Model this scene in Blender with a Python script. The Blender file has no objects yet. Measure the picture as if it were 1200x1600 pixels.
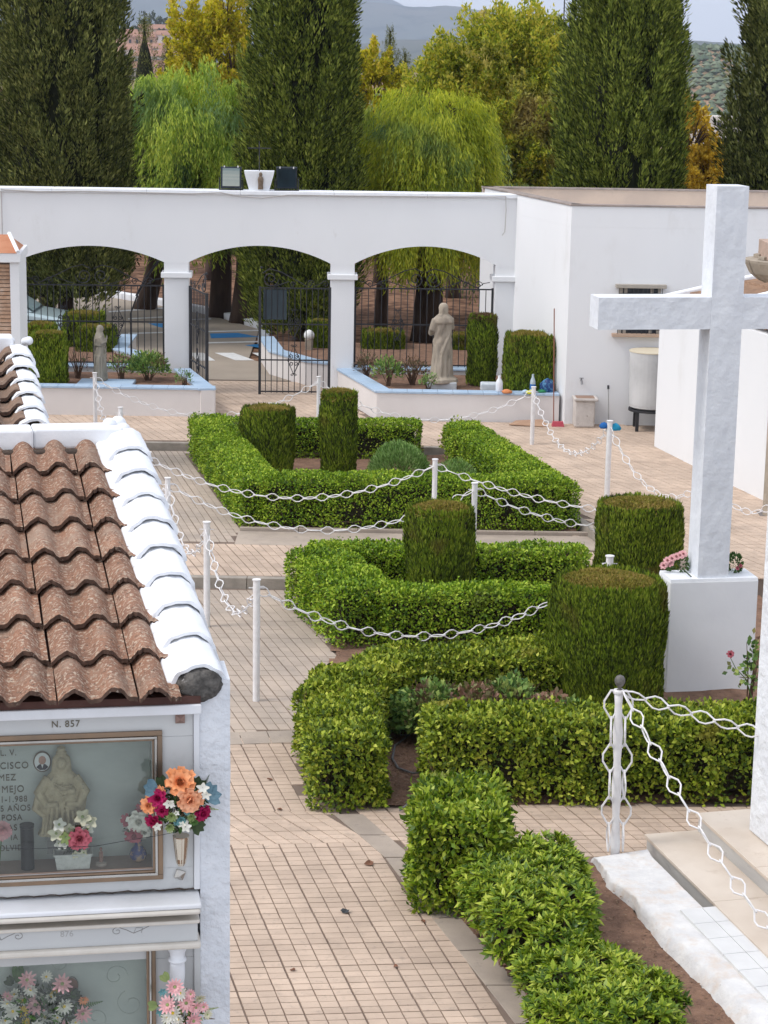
import bpy, math, random
import numpy as np
from mathutils import Vector, Matrix

sc = bpy.context.scene
COL = sc.collection
random.seed(11)
rng = np.random.default_rng(11)
PI = math.pi

# ------------------------------------------------------------------ camera
FPX, CAM_H, HORIZON, ROLL = 3200.0, 7.1, 100.0, 0.017
_th = math.atan((800 - HORIZON) / FPX)
FW = np.array([0, math.cos(_th), -math.sin(_th)])
_r0 = np.array([1., 0, 0]); _u0 = np.array([0, math.sin(_th), math.cos(_th)])
RT = math.cos(ROLL) * _r0 + math.sin(ROLL) * _u0
UP = -math.sin(ROLL) * _r0 + math.cos(ROLL) * _u0
CP = np.array([0, 0, CAM_H])
cd = bpy.data.cameras.new('camera'); cam = bpy.data.objects.new('camera', cd); COL.objects.link(cam)
cd.sensor_fit = 'VERTICAL'; cd.sensor_height = 36.0; cd.lens = 36.0 * FPX / 1600
cd.clip_start = 0.1; cd.clip_end = 30000
cam.matrix_world = Matrix(((RT[0], UP[0], -FW[0], 0), (RT[1], UP[1], -FW[1], 0), (RT[2], UP[2], -FW[2], CAM_H), (0, 0, 0, 1)))
sc.camera = cam
sc.render.resolution_x, sc.render.resolution_y = 768, 1024

# ------------------------------------------------------------------ light
SUN_EL, SUN_AZ = 52, -105          # azimuth from +Y (into the picture), negative = left
w = bpy.data.worlds.new('World'); sc.world = w; w.use_nodes = True
nt = w.node_tree; bg = nt.nodes['Background']
sky = nt.nodes.new('ShaderNodeTexSky'); sky.sky_type = 'NISHITA'; sky.sun_disc = False
sky.sun_elevation = math.radians(SUN_EL); sky.sun_rotation = math.radians(SUN_AZ)
sky.air_density = 1.0; sky.dust_density = 4.0; sky.ozone_density = 2.0; sky.altitude = 300
hs = nt.nodes.new('ShaderNodeHueSaturation'); hs.inputs['Saturation'].default_value = .42
nt.links.new(sky.outputs[0], hs.inputs['Color']); mxc = nt.nodes.new('ShaderNodeMix'); mxc.data_type = 'RGBA'; mxc.inputs[0].default_value = .78; mxc.inputs[7].default_value = (3.0, 3.12, 3.40, 1)   # high even cloud veil
nt.links.new(hs.outputs[0], mxc.inputs[6]); nt.links.new(mxc.outputs[2], bg.inputs[0])
bg.inputs[1].default_value = 0.15
sd = bpy.data.lights.new('sun', 'SUN'); sun = bpy.data.objects.new('sun', sd); COL.objects.link(sun)
sd.energy = 0.68; sd.angle = math.radians(14); sd.color = (1, .955, .89)
_el, _az = math.radians(SUN_EL), math.radians(SUN_AZ)
_d = Vector((math.sin(_az) * math.cos(_el), math.cos(_az) * math.cos(_el), math.sin(_el)))
sun.rotation_euler = _d.to_track_quat('Z', 'Y').to_euler()
sc.view_settings.view_transform = 'Standard'; sc.view_settings.look = 'None'
sc.view_settings.gamma = 1; sc.view_settings.exposure = 1.22; sc.view_settings.use_curve_mapping = False
sc.cycles.max_bounces = 5; sc.cycles.diffuse_bounces = 3; sc.cycles.volume_bounces = 0
sc.cycles.transparent_max_bounces = 8; sc.cycles.use_denoising = True

# ------------------------------------------------------------------ measuring helpers (surveyed points -> real positions)
def ray(x, y): return FW + RT * ((x - 600) / FPX) + UP * ((800 - y) / FPX)
def G(x, y, z=0.0):
    d = ray(x, y); return CP + d * ((z - CAM_H) / d[2])
def D(x, y, Y):
    d = ray(x, y); return CP + d * (Y / d[1])
def G2(x, y, z=0.0): return tuple(G(x, y, z)[:2])

class Fr:
    """upright frame: u runs to the right along a facade, w comes out of it, z is height"""
    def __init__(s, ox, oy, psi):
        s.o = np.array([ox, oy, 0.]); s.u = np.array([math.cos(psi), math.sin(psi), 0]); s.n = np.array([math.sin(psi), -math.cos(psi), 0]); s.psi = psi
    def p(s, u, w, z): return tuple(s.o + s.u * u + s.n * w + np.array([0, 0, z]))
    def px(s, x, y, w=0.):
        d = ray(x, y); o = s.o + s.n * w; t = ((o - CP) @ s.n) / (d @ s.n); q = CP + d * t
        return float((q - o) @ s.u), float(q[2])
    def M(s, u=0, w=0, z=0):
        o = s.p(u, w, z)
        return Matrix(((s.u[0], -s.n[0], 0, o[0]), (s.u[1], -s.n[1], 0, o[1]), (0, 0, 1, o[2]), (0, 0, 0, 1)))
WORLD = Fr(0, 0, 0)

# ------------------------------------------------------------------ mesh builder
class MB:
    def __init__(s): s.v = []; s.f = []
    def add(s, vs, fs):
        b = len(s.v); s.v += [tuple(float(c) for c in q) for q in vs]; s.f += [tuple(b + i for i in f) for f in fs]; return s
    def box(s, u0, u1, w0, w1, z0, z1, fr=None, taper=0):
        q = []
        for z, t in ((z0, 0), (z1, taper)):
            for a, b in ((u0 + t, w0 + t), (u1 - t, w0 + t), (u1 - t, w1 - t), (u0 + t, w1 - t)): q.append(fr.p(a, b, z) if fr else (a, b, z))
        return s.add(q, [(3, 2, 1, 0), (4, 5, 6, 7), (0, 1, 5, 4), (1, 2, 6, 5), (2, 3, 7, 6), (3, 0, 4, 7)])
    def prism(s, poly, z0, z1):
        n = len(poly); zt = z1 if hasattr(z1, '__len__') else [z1] * n; zb = z0 if hasattr(z0, '__len__') else [z0] * n
        q = [(a[0], a[1], zb[i]) for i, a in enumerate(poly)] + [(a[0], a[1], zt[i]) for i, a in enumerate(poly)]
        return s.add(q, [tuple(range(n))[::-1], tuple(range(n, 2 * n))] + [(i, (i + 1) % n, n + (i + 1) % n, n + i) for i in range(n)])
    def tube(s, pts, r, n=6, closed=False, fr=None):
        P = [Vector(fr.p(*q) if fr else q) for q in pts]; m = len(P); rr = r if hasattr(r, '__len__') else [r] * m
        ring = []; prev = None
        for i in range(m):
            a = P[(i - 1) % m] if (closed or i > 0) else P[0]; c = P[(i + 1) % m] if (closed or i < m - 1) else P[-1]
            t = (c - a).normalized() if (c - a).length > 1e-9 else Vector((0, 0, 1))
            if prev is None: x = t.orthogonal().normalized()
            else:
                x = prev - t * prev.dot(t); x = x.normalized() if x.length > 1e-6 else t.orthogonal().normalized()
            prev = x; y = t.cross(x)
            for k in range(n):
                an = 2 * PI * k / n; ring.append(P[i] + (x * math.cos(an) + y * math.sin(an)) * rr[i])
        fs = []
        for i in range(m if closed else m - 1):
            j = (i + 1) % m
            for k in range(n): fs.append((i * n + k, i * n + (k + 1) % n, j * n + (k + 1) % n, j * n + k))
        if not closed: fs += [tuple(range(n))[::-1], tuple(range((m - 1) * n, m * n))]
        return s.add([tuple(q) for q in ring], fs)
    def lathe(s, c, prof, n=16, sx=1, sy=1, rot=0, wob=None):
        q = []
        for j, (r, z) in enumerate(prof):
            for k in range(n):
                a = 2 * PI * k / n; rr = r * (wob(a, j) if wob else 1)
                x, y = rr * sx * math.cos(a), rr * sy * math.sin(a)
                q.append((c[0] + x * math.cos(rot) - y * math.sin(rot), c[1] + x * math.sin(rot) + y * math.cos(rot), c[2] + z))
        m = len(prof)
        fs = [(j * n + k, j * n + (k + 1) % n, (j + 1) * n + (k + 1) % n, (j + 1) * n + k) for j in range(m - 1) for k in range(n)]
        return s.add(q, fs + [tuple(range(n))[::-1], tuple(range((m - 1) * n, m * n))])
    def ball(s, c, r, n=10, m=7, sc3=(1, 1, 1)):
        pr = [(max(1e-4, math.sin(PI * j / m)) * r, -math.cos(PI * j / m) * r * sc3[2]) for j in range(m + 1)]
        return s.lathe(c, pr, n, sc3[0], sc3[1])
    def xf(s, M, start=0):
        for i in range(start, len(s.v)): s.v[i] = tuple(M @ Vector(s.v[i]))
        return s
    def build(s, name, mat, parent=None, smooth=False, bevel=0, **kw):
        me = bpy.data.meshes.new(name); me.from_pydata(s.v, [], s.f); me.update()
        return link(name, me, mat, parent, smooth, bevel, **kw)

def wpos(o):
    p = Vector((0, 0, 0))
    while o is not None: p += o.location; o = o.parent
    return p
def link(name, me, mat, parent=None, smooth=False, bevel=0, label=None, cat=None, group=None, kind=None, local=False):
    if mat is not None and not len(me.materials): me.materials.append(mat)
    if smooth:
        for p in me.polygons: p.use_smooth = True
    o = bpy.data.objects.new(name, me); COL.objects.link(o)
    if parent is not None:
        o.parent = parent
        if not local: o.location = -wpos(parent)
    if bevel:
        b = o.modifiers.new('bevel', 'BEVEL'); b.width = bevel; b.segments = 2; b.limit_method = 'ANGLE'; b.angle_limit = .6
    tag(o, label, cat, group, kind); return o
def tag(o, label=None, cat=None, group=None, kind=None):
    for k, v in (('label', label), ('category', cat), ('group', group), ('kind', kind)):
        if v: o[k] = v
    return o
def thing(name, label, cat, loc=(0, 0, 0), group=None):
    o = bpy.data.objects.new(name, None); COL.objects.link(o); o.location = [float(c) for c in loc]; o.empty_display_size = .2
    return tag(o, label, cat, group)
def inst(name, me, parent, M, mat=None):
    """a further object on shared mesh data, M is its world matrix (parents never rotate)"""
    o = bpy.data.objects.new(name, me); COL.objects.link(o); o.parent = parent
    o.matrix_basis = Matrix.Translation(-wpos(parent)) @ M if parent else M
    return o

# ------------------------------------------------------------------ materials
def _n(nt, t, **k):
    n = nt.nodes.new(t)
    for a, b in k.items(): setattr(n, a, b)
    return n
def mat(name, c1, c2=None, scale=4., lo=.35, hi=.65, rough=.85, bump=0., bscale=40., bdet=4, metal=0., spec=.25, orand=0., dirt=None, stretch=None, alpha=None, trans=0., coat=0):
    m = bpy.data.materials.new(name); m.use_nodes = True; nt = m.node_tree; L = nt.links
    b = nt.nodes['Principled BSDF']; b.inputs['Roughness'].default_value = rough; b.inputs['Metallic'].default_value = metal
    b.inputs['Specular IOR Level'].default_value = spec; b.inputs['Coat Weight'].default_value = coat
    geo = _n(nt, 'ShaderNodeNewGeometry'); pos = geo.outputs['Position']
    if stretch:
        mp = _n(nt, 'ShaderNodeMapping'); mp.inputs['Scale'].default_value = stretch; L.new(pos, mp.inputs[0]); pos = mp.outputs[0]
    col = None
    if c2 is not None:
        no = _n(nt, 'ShaderNodeTexNoise'); no.inputs['Scale'].default_value = scale; no.inputs['Detail'].default_value = 6; no.inputs['Roughness'].default_value = .6
        L.new(pos, no.inputs[0]); mr = _n(nt, 'ShaderNodeMapRange'); mr.inputs[1].default_value = lo; mr.inputs[2].default_value = hi; L.new(no.outputs[0], mr.inputs[0])
        mx = _n(nt, 'ShaderNodeMix', data_type='RGBA'); mx.inputs[6].default_value = (*c1, 1); mx.inputs[7].default_value = (*c2, 1); L.new(mr.outputs[0], mx.inputs[0]); col = mx.outputs[2]
    if dirt:
        for (dc, dsc, dlo, dhi) in dirt:
            no = _n(nt, 'ShaderNodeTexNoise'); no.inputs['Scale'].default_value = dsc; no.inputs['Detail'].default_value = 8; no.inputs['Roughness'].default_value = .7
            L.new(pos, no.inputs[0]); mr = _n(nt, 'ShaderNodeMapRange'); mr.inputs[1].default_value = dlo; mr.inputs[2].default_value = dhi; L.new(no.outputs[0], mr.inputs[0])
            mx = _n(nt, 'ShaderNodeMix', data_type='RGBA'); mx.inputs[7].default_value = (*dc, 1); L.new(mr.outputs[0], mx.inputs[0])
            if col is not None: L.new(col, mx.inputs[6])
            else: mx.inputs[6].default_value = (*c1, 1)
            col = mx.outputs[2]
    if orand:
        oi = _n(nt, 'ShaderNodeObjectInfo'); mr = _n(nt, 'ShaderNodeMapRange'); mr.inputs[3].default_value = 1 - orand; mr.inputs[4].default_value = 1 + orand; L.new(oi.outputs['Random'], mr.inputs[0])
        gi = mr.outputs[0]
        mi = _n(nt, 'ShaderNodeMapRange'); mi.inputs[3].default_value = 1 - orand; mi.inputs[4].default_value = 1 + orand; L.new(geo.outputs['Random Per Island'], mi.inputs[0])
        mm = _n(nt, 'ShaderNodeMath', operation='MULTIPLY'); L.new(gi, mm.inputs[0]); L.new(mi.outputs[0], mm.inputs[1])
        vm = _n(nt, 'ShaderNodeVectorMath', operation='SCALE')
        if col is not None: L.new(col, vm.inputs[0])
        else: vm.inputs[0].default_value = c1
        L.new(mm.outputs[0], vm.inputs['Scale']); col = vm.outputs[0]
    if col is not None: L.new(col, b.inputs['Base Color'])
    else: b.inputs['Base Color'].default_value = (*c1, 1)
    if bump:
        no = _n(nt, 'ShaderNodeTexNoise'); no.inputs['Scale'].default_value = bscale; no.inputs['Detail'].default_value = bdet; L.new(pos, no.inputs[0])
        bp = _n(nt, 'ShaderNodeBump'); bp.inputs['Strength'].default_value = 1; bp.inputs['Distance'].default_value = bump; L.new(no.outputs[0], bp.inputs['Height']); L.new(bp.outputs[0], b.inputs['Normal'])
    return m
def leafmat(name, cols, pscale=.8, pdark=.6, trans=.17, patch=None, rough=.55):
    """cols: leaf colours picked per leaf; patch: (colour, scale, lo, hi) colony of differently coloured leaves"""
    m = bpy.data.materials.new(name); m.use_nodes = True; nt = m.node_tree; L = nt.links
    b = nt.nodes['Principled BSDF']; out = nt.nodes['Material Output']; b.inputs['Roughness'].default_value = rough; b.inputs['Specular IOR Level'].default_value = .3
    geo = _n(nt, 'ShaderNodeNewGeometry'); cr = _n(nt, 'ShaderNodeValToRGB'); e = cr.color_ramp.elements
    for i, c in enumerate(cols):
        pz = i / max(1, len(cols) - 1)
        el = e[i] if i < 2 else e.new(pz)
        el.position = pz; el.color = (*c, 1)
    no = _n(nt, 'ShaderNodeTexNoise'); no.inputs['Scale'].default_value = pscale; no.inputs['Detail'].default_value = 3; L.new(geo.outputs['Position'], no.inputs[0])
    ad = _n(nt, 'ShaderNodeMath', operation='MULTIPLY_ADD'); L.new(no.outputs[0], ad.inputs[0]); ad.inputs[1].default_value = 1.1; ad.inputs[2].default_value = -.55
    a2 = _n(nt, 'ShaderNodeMath', operation='ADD', use_clamp=True); L.new(geo.outputs['Random Per Island'], a2.inputs[0]); L.new(ad.outputs[0], a2.inputs[1]); L.new(a2.outputs[0], cr.inputs[0])
    col = cr.outputs[0]
    if patch:
        pc, ps, plo, phi = patch
        n2 = _n(nt, 'ShaderNodeTexNoise'); n2.inputs['Scale'].default_value = ps; L.new(geo.outputs['Position'], n2.inputs[0])
        mr = _n(nt, 'ShaderNodeMapRange'); mr.inputs[1].default_value = plo; mr.inputs[2].default_value = phi; L.new(n2.outputs[0], mr.inputs[0])
        mx = _n(nt, 'ShaderNodeMix', data_type='RGBA'); L.new(mr.outputs[0], mx.inputs[0]); L.new(col, mx.inputs[6]); mx.inputs[7].default_value = (*pc, 1); col = mx.outputs[2]
    L.new(col, b.inputs['Base Color'])
    if trans:
        tr = _n(nt, 'ShaderNodeBsdfTranslucent'); L.new(col, tr.inputs[0]); ms = _n(nt, 'ShaderNodeMixShader'); ms.inputs[0].default_value = trans
        L.new(b.outputs[0], ms.inputs[1]); L.new(tr.outputs[0], ms.inputs[2]); L.new(ms.outputs[0], out.inputs[0])
    return m
def glassmat(name, tint=(1, 1, 1), refl=.5, rough=.02):
    m = bpy.data.materials.new(name); m.use_nodes = True; nt = m.node_tree; L = nt.links; out = nt.nodes['Material Output']
    nt.nodes.remove(nt.nodes['Principled BSDF'])
    t = _n(nt, 'ShaderNodeBsdfTransparent'); t.inputs[0].default_value = (*tint, 1); g = _n(nt, 'ShaderNodeBsdfGlossy'); g.inputs['Roughness'].default_value = rough
    f = _n(nt, 'ShaderNodeFresnel'); f.inputs[0].default_value = 1.5; a = _n(nt, 'ShaderNodeMath', operation='MULTIPLY_ADD'); L.new(f.outputs[0], a.inputs[0]); a.inputs[1].default_value = .8; a.inputs[2].default_value = refl
    ms = _n(nt, 'ShaderNodeMixShader'); L.new(a.outputs[0], ms.inputs[0]); L.new(t.outputs[0], ms.inputs[1]); L.new(g.outputs[0], ms.inputs[2]); L.new(ms.outputs[0], out.inputs[0])
    return m

WHITE = mat('whitewash', (.80, .81, .83), (.74, .75, .775), 1.2, bump=.004, bscale=6, rough=.9, dirt=[((.66, .65, .64), 2.2, .62, .8)])
WALLW = mat('wall_paint', (.79, .80, .82), (.755, .765, .785), .5, bump=.004, bscale=3.5, rough=.9, stretch=(1, 1, .45), dirt=[((.64, .635, .63), .9, .58, .85), ((.60, .59, .575), 5, .64, .82), ((.45, .43, .41), 16, .74, .80)])
WARMW = mat('warm_white_paint', (.74, .71, .70), (.68, .65, .64), .8, bump=.003, bscale=9, rough=.9)
STUCCO = mat('rough_stucco', (.76, .775, .80), (.70, .715, .745), 3, bump=.035, bscale=9, bdet=6, rough=.9)
STUCCO2 = mat('rough_stucco_pier', (.72, .74, .78), (.62, .645, .69), 9, bump=.014, bscale=34, bdet=5, rough=.9, dirt=[((.45, .46, .47), 25, .66, .74)])
LIME = mat('thick_whitewash', (.83, .85, .88), (.76, .78, .82), 6, bump=.006, bscale=14, bdet=5, rough=.8, dirt=[((.42, .41, .40), 14, .67, .74)])
BLUECAP = mat('pale_blue_tile', (.37, .50, .66), (.44, .56, .70), 3, rough=.5, spec=.4, orand=.04)
JOINT = mat('paving_joint', (.17, .125, .10), (.24, .185, .15), 3, rough=.95)
BRICK = mat('cream_paver', (.60, .465, .365), (.48, .37, .29), 1.3, rough=.85, bump=.002, bscale=60, orand=.075, dirt=[((.40, .31, .245), 2.2, .52, .80), ((.36, .29, .24), 11, .56, .74), ((.20, .16, .14), 27, .64, .72)])
BRICKG = mat('grey_beige_paver', (.47, .385, .315), (.37, .31, .26), 1.1, rough=.9, bump=.002, bscale=60, orand=.05, dirt=[((.28, .25, .23), 6, .58, .8)])
SLAB = mat('grey_border_slab', (.42, .35, .29), (.34, .285, .24), 3, rough=.85, bump=.002, bscale=50, orand=.05, dirt=[((.24, .21, .19), 8, .6, .75)])
RISER = mat('concrete_riser', (.38, .335, .29), (.28, .25, .215), 5, rough=.9, bump=.004, bscale=30)
SOIL = mat('brown_soil', (.26, .155, .105), (.17, .10, .07), 6, rough=1, bump=.02, bscale=35, dirt=[((.10, .065, .05), 18, .55, .7)])
LITTER = mat('leaf_litter', (.20, .095, .06), (.12, .055, .035), 1.5, rough=1, bump=.05, bscale=12, dirt=[((.30, .17, .10), 6, .52, .66), ((.06, .035, .025), 9, .6, .7)])
ASPH = mat('tan_asphalt', (.36, .305, .25), (.30, .255, .21), .6, rough=.95, bump=.002, bscale=60)
LINEW = mat('road_paint_white', (.72, .72, .72), (.6, .6, .6), 6, rough=.8)
LINEB = mat('road_paint_blue', (.02, .17, .42), (.03, .20, .45), 6, rough=.8)
IRON = mat('black_iron', (.018, .02, .025), (.03, .03, .035), 20, rough=.55, spec=.4)
STEELW = mat('white_painted_steel', (.78, .77, .78), (.70, .68, .68), 12, rough=.55, spec=.4)
BARK = mat('bark', (.09, .06, .045), (.045, .03, .025), 4, rough=1, bump=.04, bscale=10, stretch=(1, 1, .25))
TWIG = mat('twig', (.14, .09, .06), (.09, .055, .04), 6, rough=1)
# ------------------------------------------------------------------ foliage machinery
def leaves_mesh(name, P, T, N, L, W, mtl, parent=None, fold=.18, **kw):
    n = len(P); T = T / (np.linalg.norm(T, axis=1, keepdims=True) + 1e-9)
    S = np.cross(T, N); S /= (np.linalg.norm(S, axis=1, keepdims=True) + 1e-9); Nn = np.cross(S, T)
    L = np.broadcast_to(np.asarray(L, float), (n,))[:, None]; W = np.broadcast_to(np.asarray(W, float), (n,))[:, None]
    v = np.empty((n, 4, 3)); v[:, 0] = P; v[:, 1] = P + T * L * .5 + S * W * .5 + Nn * W * fold; v[:, 2] = P + T * L; v[:, 3] = P + T * L * .5 - S * W * .5 + Nn * W * fold
    if parent is not None: v -= np.array(wpos(parent))
    me = bpy.data.meshes.new(name); me.vertices.add(n * 4); me.vertices.foreach_set('co', v.astype(np.float32).ravel())
    me.loops.add(n * 4); me.loops.foreach_set('vertex_index', np.arange(n * 4, dtype=np.int32))
    me.polygons.add(n); me.polygons.foreach_set('loop_start', np.arange(0, n * 4, 4, dtype=np.int32)); me.polygons.foreach_set('loop_total', np.full(n, 4, np.int32))
    me.update(calc_edges=True)
    return link(name, me, mtl, parent, local=True, **kw)
def unit(n):
    v = rng.normal(size=(n, 3)); return v / np.linalg.norm(v, axis=1, keepdims=True)
def wav(P, s, seed=0):
    r = np.random.default_rng(seed); o = np.zeros(len(P))
    for k in range(6):
        d = r.normal(size=3); d /= np.linalg.norm(d); o += np.sin(P @ d * s * (1 + .35 * k) + r.uniform(0, 6.28)) / (1 + .3 * k)
    return o / 3

class Run:
    """one straight stretch of clipped hedge: centre line a-b, width, base, height"""
    def __init__(s, a, b, wd, z0, h):
        s.a = np.array(a, float); s.b = np.array(b, float); s.wd, s.z0, s.h = wd, z0, h
        d = s.b - s.a; s.L = np.linalg.norm(d); s.d = d / s.L; s.s = np.array([-s.d[1], s.d[0]])
    def inside(s, P, m=.05):
        q = P[:, :2] - s.a; t = q @ s.d; c = q @ s.s
        return (t > m) & (t < s.L - m) & (abs(c) < s.wd / 2 - m) & (P[:, 2] < s.z0 + s.h - m)
    def sample(s, dens):
        out = []
        for kind, A in (('l', s.L * s.h), ('r', s.L * s.h), ('t', s.L * s.wd * 1.25), ('e0', s.wd * s.h), ('e1', s.wd * s.h)):
            n = int(A * dens); x, y = rng.random(n), rng.random(n)
            if kind in 'lr':
                sg = 1 if kind == 'l' else -1
                xy = s.a + np.outer(x * s.L, s.d) + s.s * sg * s.wd / 2; z = s.z0 + y * s.h; N = np.tile([*(s.s * sg), 0], (n, 1))
            elif kind == 't':
                xy = s.a + np.outer(x * s.L, s.d) + np.outer((y - .5) * s.wd, s.s); z = np.full(n, s.z0 + s.h); N = np.tile([0, 0, 1.], (n, 1))
            else:
                sg = -1 if kind == 'e0' else 1
                xy = (s.a if sg < 0 else s.b) + np.outer((x - .5) * s.wd, s.s); z = s.z0 + y * s.h; N = np.tile([*(s.d * sg), 0], (n, 1))
            out.append((np.column_stack([xy, z]), N))
        return np.vstack([o[0] for o in out]), np.vstack([o[1] for o in out])
    def core(s, mb, inset=.1):
        a = s.a + s.d * inset; b = s.b - s.d * inset; h = s.wd / 2 - inset
        mb.prism([tuple(a + s.s * -h), tuple(b + s.s * -h), tuple(b + s.s * h), tuple(a + s.s * h)], s.z0 + .12, s.z0 + s.h - inset)
def hedge(label, runs, dens, L, W, mtl, amp=.035, name='hedge', wild=.25, group=None, up=.35, bot=0.5, cat='hedge'):
    c = runs[0].a
    root = thing(name, label, cat, (c[0], c[1], runs[0].z0), group)
    Ps, Ns = [], []
    for i, r in enumerate(runs):
        P, N = r.sample(dens); keep = np.ones(len(P), bool)
        for j, q in enumerate(runs):
            if j != i: keep &= ~q.inside(P)
        # thin towards the foot
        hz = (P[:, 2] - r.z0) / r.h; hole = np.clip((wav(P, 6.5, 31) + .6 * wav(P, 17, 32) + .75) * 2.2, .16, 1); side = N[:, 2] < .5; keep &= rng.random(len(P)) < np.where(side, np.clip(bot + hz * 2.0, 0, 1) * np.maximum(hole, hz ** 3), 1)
        Ps.append(P[keep]); Ns.append(N[keep])
    P = np.vstack(Ps); N = np.vstack(Ns); n = len(P)
    b = wav(P, 9, 3) * amp + wav(P, 26, 5) * amp * .55
    dep = -np.abs(rng.exponential(.048, n)) + .02
    # rounded shoulders
    for r in runs:
        q = P[:, :2] - r.a; cc = np.abs(q @ r.s) / (r.wd / 2); zz = (P[:, 2] - r.z0) / r.h
        e = np.clip(cc - .8, 0, .2) * np.clip(zz - .85, 0, .15) * 25 * .06; ins = (q @ r.d > -.1) & (q @ r.d < r.L + .1) & (cc < 1.05); P[:, 2] -= np.where(ins, e, 0)
    P = P + N * (b + dep)[:, None]
    T = N * .6 + unit(n) * .9 + np.array([0, 0, up]); Nn = N * .8 + unit(n) * .7 + np.array([0, 0, .5])
    sz = rng.uniform(.7, 1.25, n)
    k = rng.random(n) < .012 * wild * 4                         # stray shoots
    P[k] += N[k] * rng.uniform(.01, .07, k.sum())[:, None]
    leaves_mesh('foliage', P, T, Nn, L * sz, W * sz, mtl, root, kind='stuff')
    mb = MB(); [r.core(mb) for r in runs]; mb.build('branches', HCORE, root)  # solid core for the inner branches, coloured dark to shade the gaps
    mb = MB(); q = np.flatnonzero((N[:, 2] < .5)); q = rng.choice(q, min(len(q), int(sum(r.L for r in runs) * 26)), replace=False)
    for i in q:
        zb = P[i, 2]; o = P[i] - N[i] * .035; t_ = np.array([-N[i, 1], N[i, 0], 0]) * random.uniform(-.09, .09); l_ = random.uniform(.08, .24)
        mb.tube([tuple(o - [0, 0, l_ * .5] - t_ - N[i] * .05), tuple(o), tuple(o + [0, 0, l_ * .5] + t_ * .6 + N[i] * .012)], [.006, .005, .0025], 3)
    mb.build('twigs', TWIG, root, kind='stuff')
    return root
HCORE = mat('hedge_shade_core', (.018, .022, .010), (.04, .03, .018), 14, rough=1, bump=.03, bscale=40)  # near-black tone holds the shade seen between the leaves
HLEAF = leafmat('hedge_leaf', [(.05, .11, .006), (.14, .26, .010), (.27, .41, .018), (.46, .57, .06)], 1.5, patch=((.16, .21, .03), 1.1, .62, .75))
HLEAF2 = leafmat('hedge_leaf_olive', [(.045, .085, .006), (.14, .205, .012), (.28, .36, .022), (.50, .53, .07)], 2.2, patch=((.34, .33, .05), 2.3, .66, .76))
HLEAF3 = leafmat('pittosporum_leaf', [(.045, .10, .008), (.13, .22, .012), (.27, .37, .022), (.48, .55, .07)], 2.0, patch=((.33, .36, .07), 2.6, .66, .76), rough=.4)

TOPI = leafmat('clipped_conifer', [(.03, .045, .004), (.075, .12, .006), (.16, .24, .010), (.28, .34, .03)], 1.6, trans=.1, patch=((.15, .11, .025), 2.1, .60, .80), rough=.8)
TOPI2 = leafmat('clipped_conifer_top', [(.14, .14, .02), (.25, .22, .03), (.36, .25, .08)], 3, trans=.1, rough=.8)
def topiary(label, x, y, r, z0, h, n, group='clipped conifers', square=0, size=.055, brown=None, name='clipped_conifer', tap=.06, bul=.04):
    root = thing(name, label, 'topiary', (x, y, z0), group)
    a = rng.random(n) * 2 * PI; t = rng.random(n)
    def rad(a, t):
        if square: rr = r / np.maximum(np.abs(np.cos(a)), np.abs(np.sin(a)) * square) ; rr = np.minimum(rr, r * 1.25)
        else: rr = r * np.ones_like(a)
        return rr * (1 - tap * (1 - t) * 1.4 - bul * np.clip((t - .55) / .45, 0, 1) ** 2 - .07 * np.clip(t - .93, 0, .07) / .07)
    z = z0 + t * h; R0 = rad(a, t)
    P = np.column_stack([x + np.cos(a) * R0, y + np.sin(a) * R0, z]); N = np.column_stack([np.cos(a), np.sin(a), 0 * a])
    P += N * (wav(P, 7, 9) * .025 + wav(P * [1, 1, .3], 40, 4) * .018 - np.abs(rng.exponential(.02, n)))[:, None]
    T = N * .16 + unit(n) * .30 + np.array([0, 0, 1.0]); s = rng.uniform(.6, 1.4, n)
    leaves_mesh('foliage', P, T, N + unit(n) * .7, size * 1.35 * s, size * .36 * s, TOPI, root, fold=.1, kind='stuff')
    m = int(n * .35 * r / h + 2500); a = rng.random(m) * 2 * PI; q = np.sqrt(rng.random(m)); R1 = rad(a, np.ones(m)) * q
    P = np.column_stack([x + np.cos(a) * R1, y + np.sin(a) * R1, z0 + h + .035 - .085 * q ** 3 + wav(np.column_stack([np.cos(a) * R1 + x, np.sin(a) * R1 + y, 0 * a]), 9, 2) * .02])
    leaves_mesh('clipped_top', P, unit(m) + [0, 0, .6], unit(m) * .6 + [0, 0, 1], size * 1.2, size * .45, brown or TOPI2, root, kind='stuff')
    mb = MB(); mb.lathe((x, y, z0), [(r * (1 - tap) * .86, .04), (r * .9, h * .5), (r * .9, h - .08), (r * .8, h - .045)], 20, 1, 1 / square if square else 1); mb.build('branches', HCORE, root)  # solid dark core again, shade between the sprays put into its colour
    return root

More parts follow.
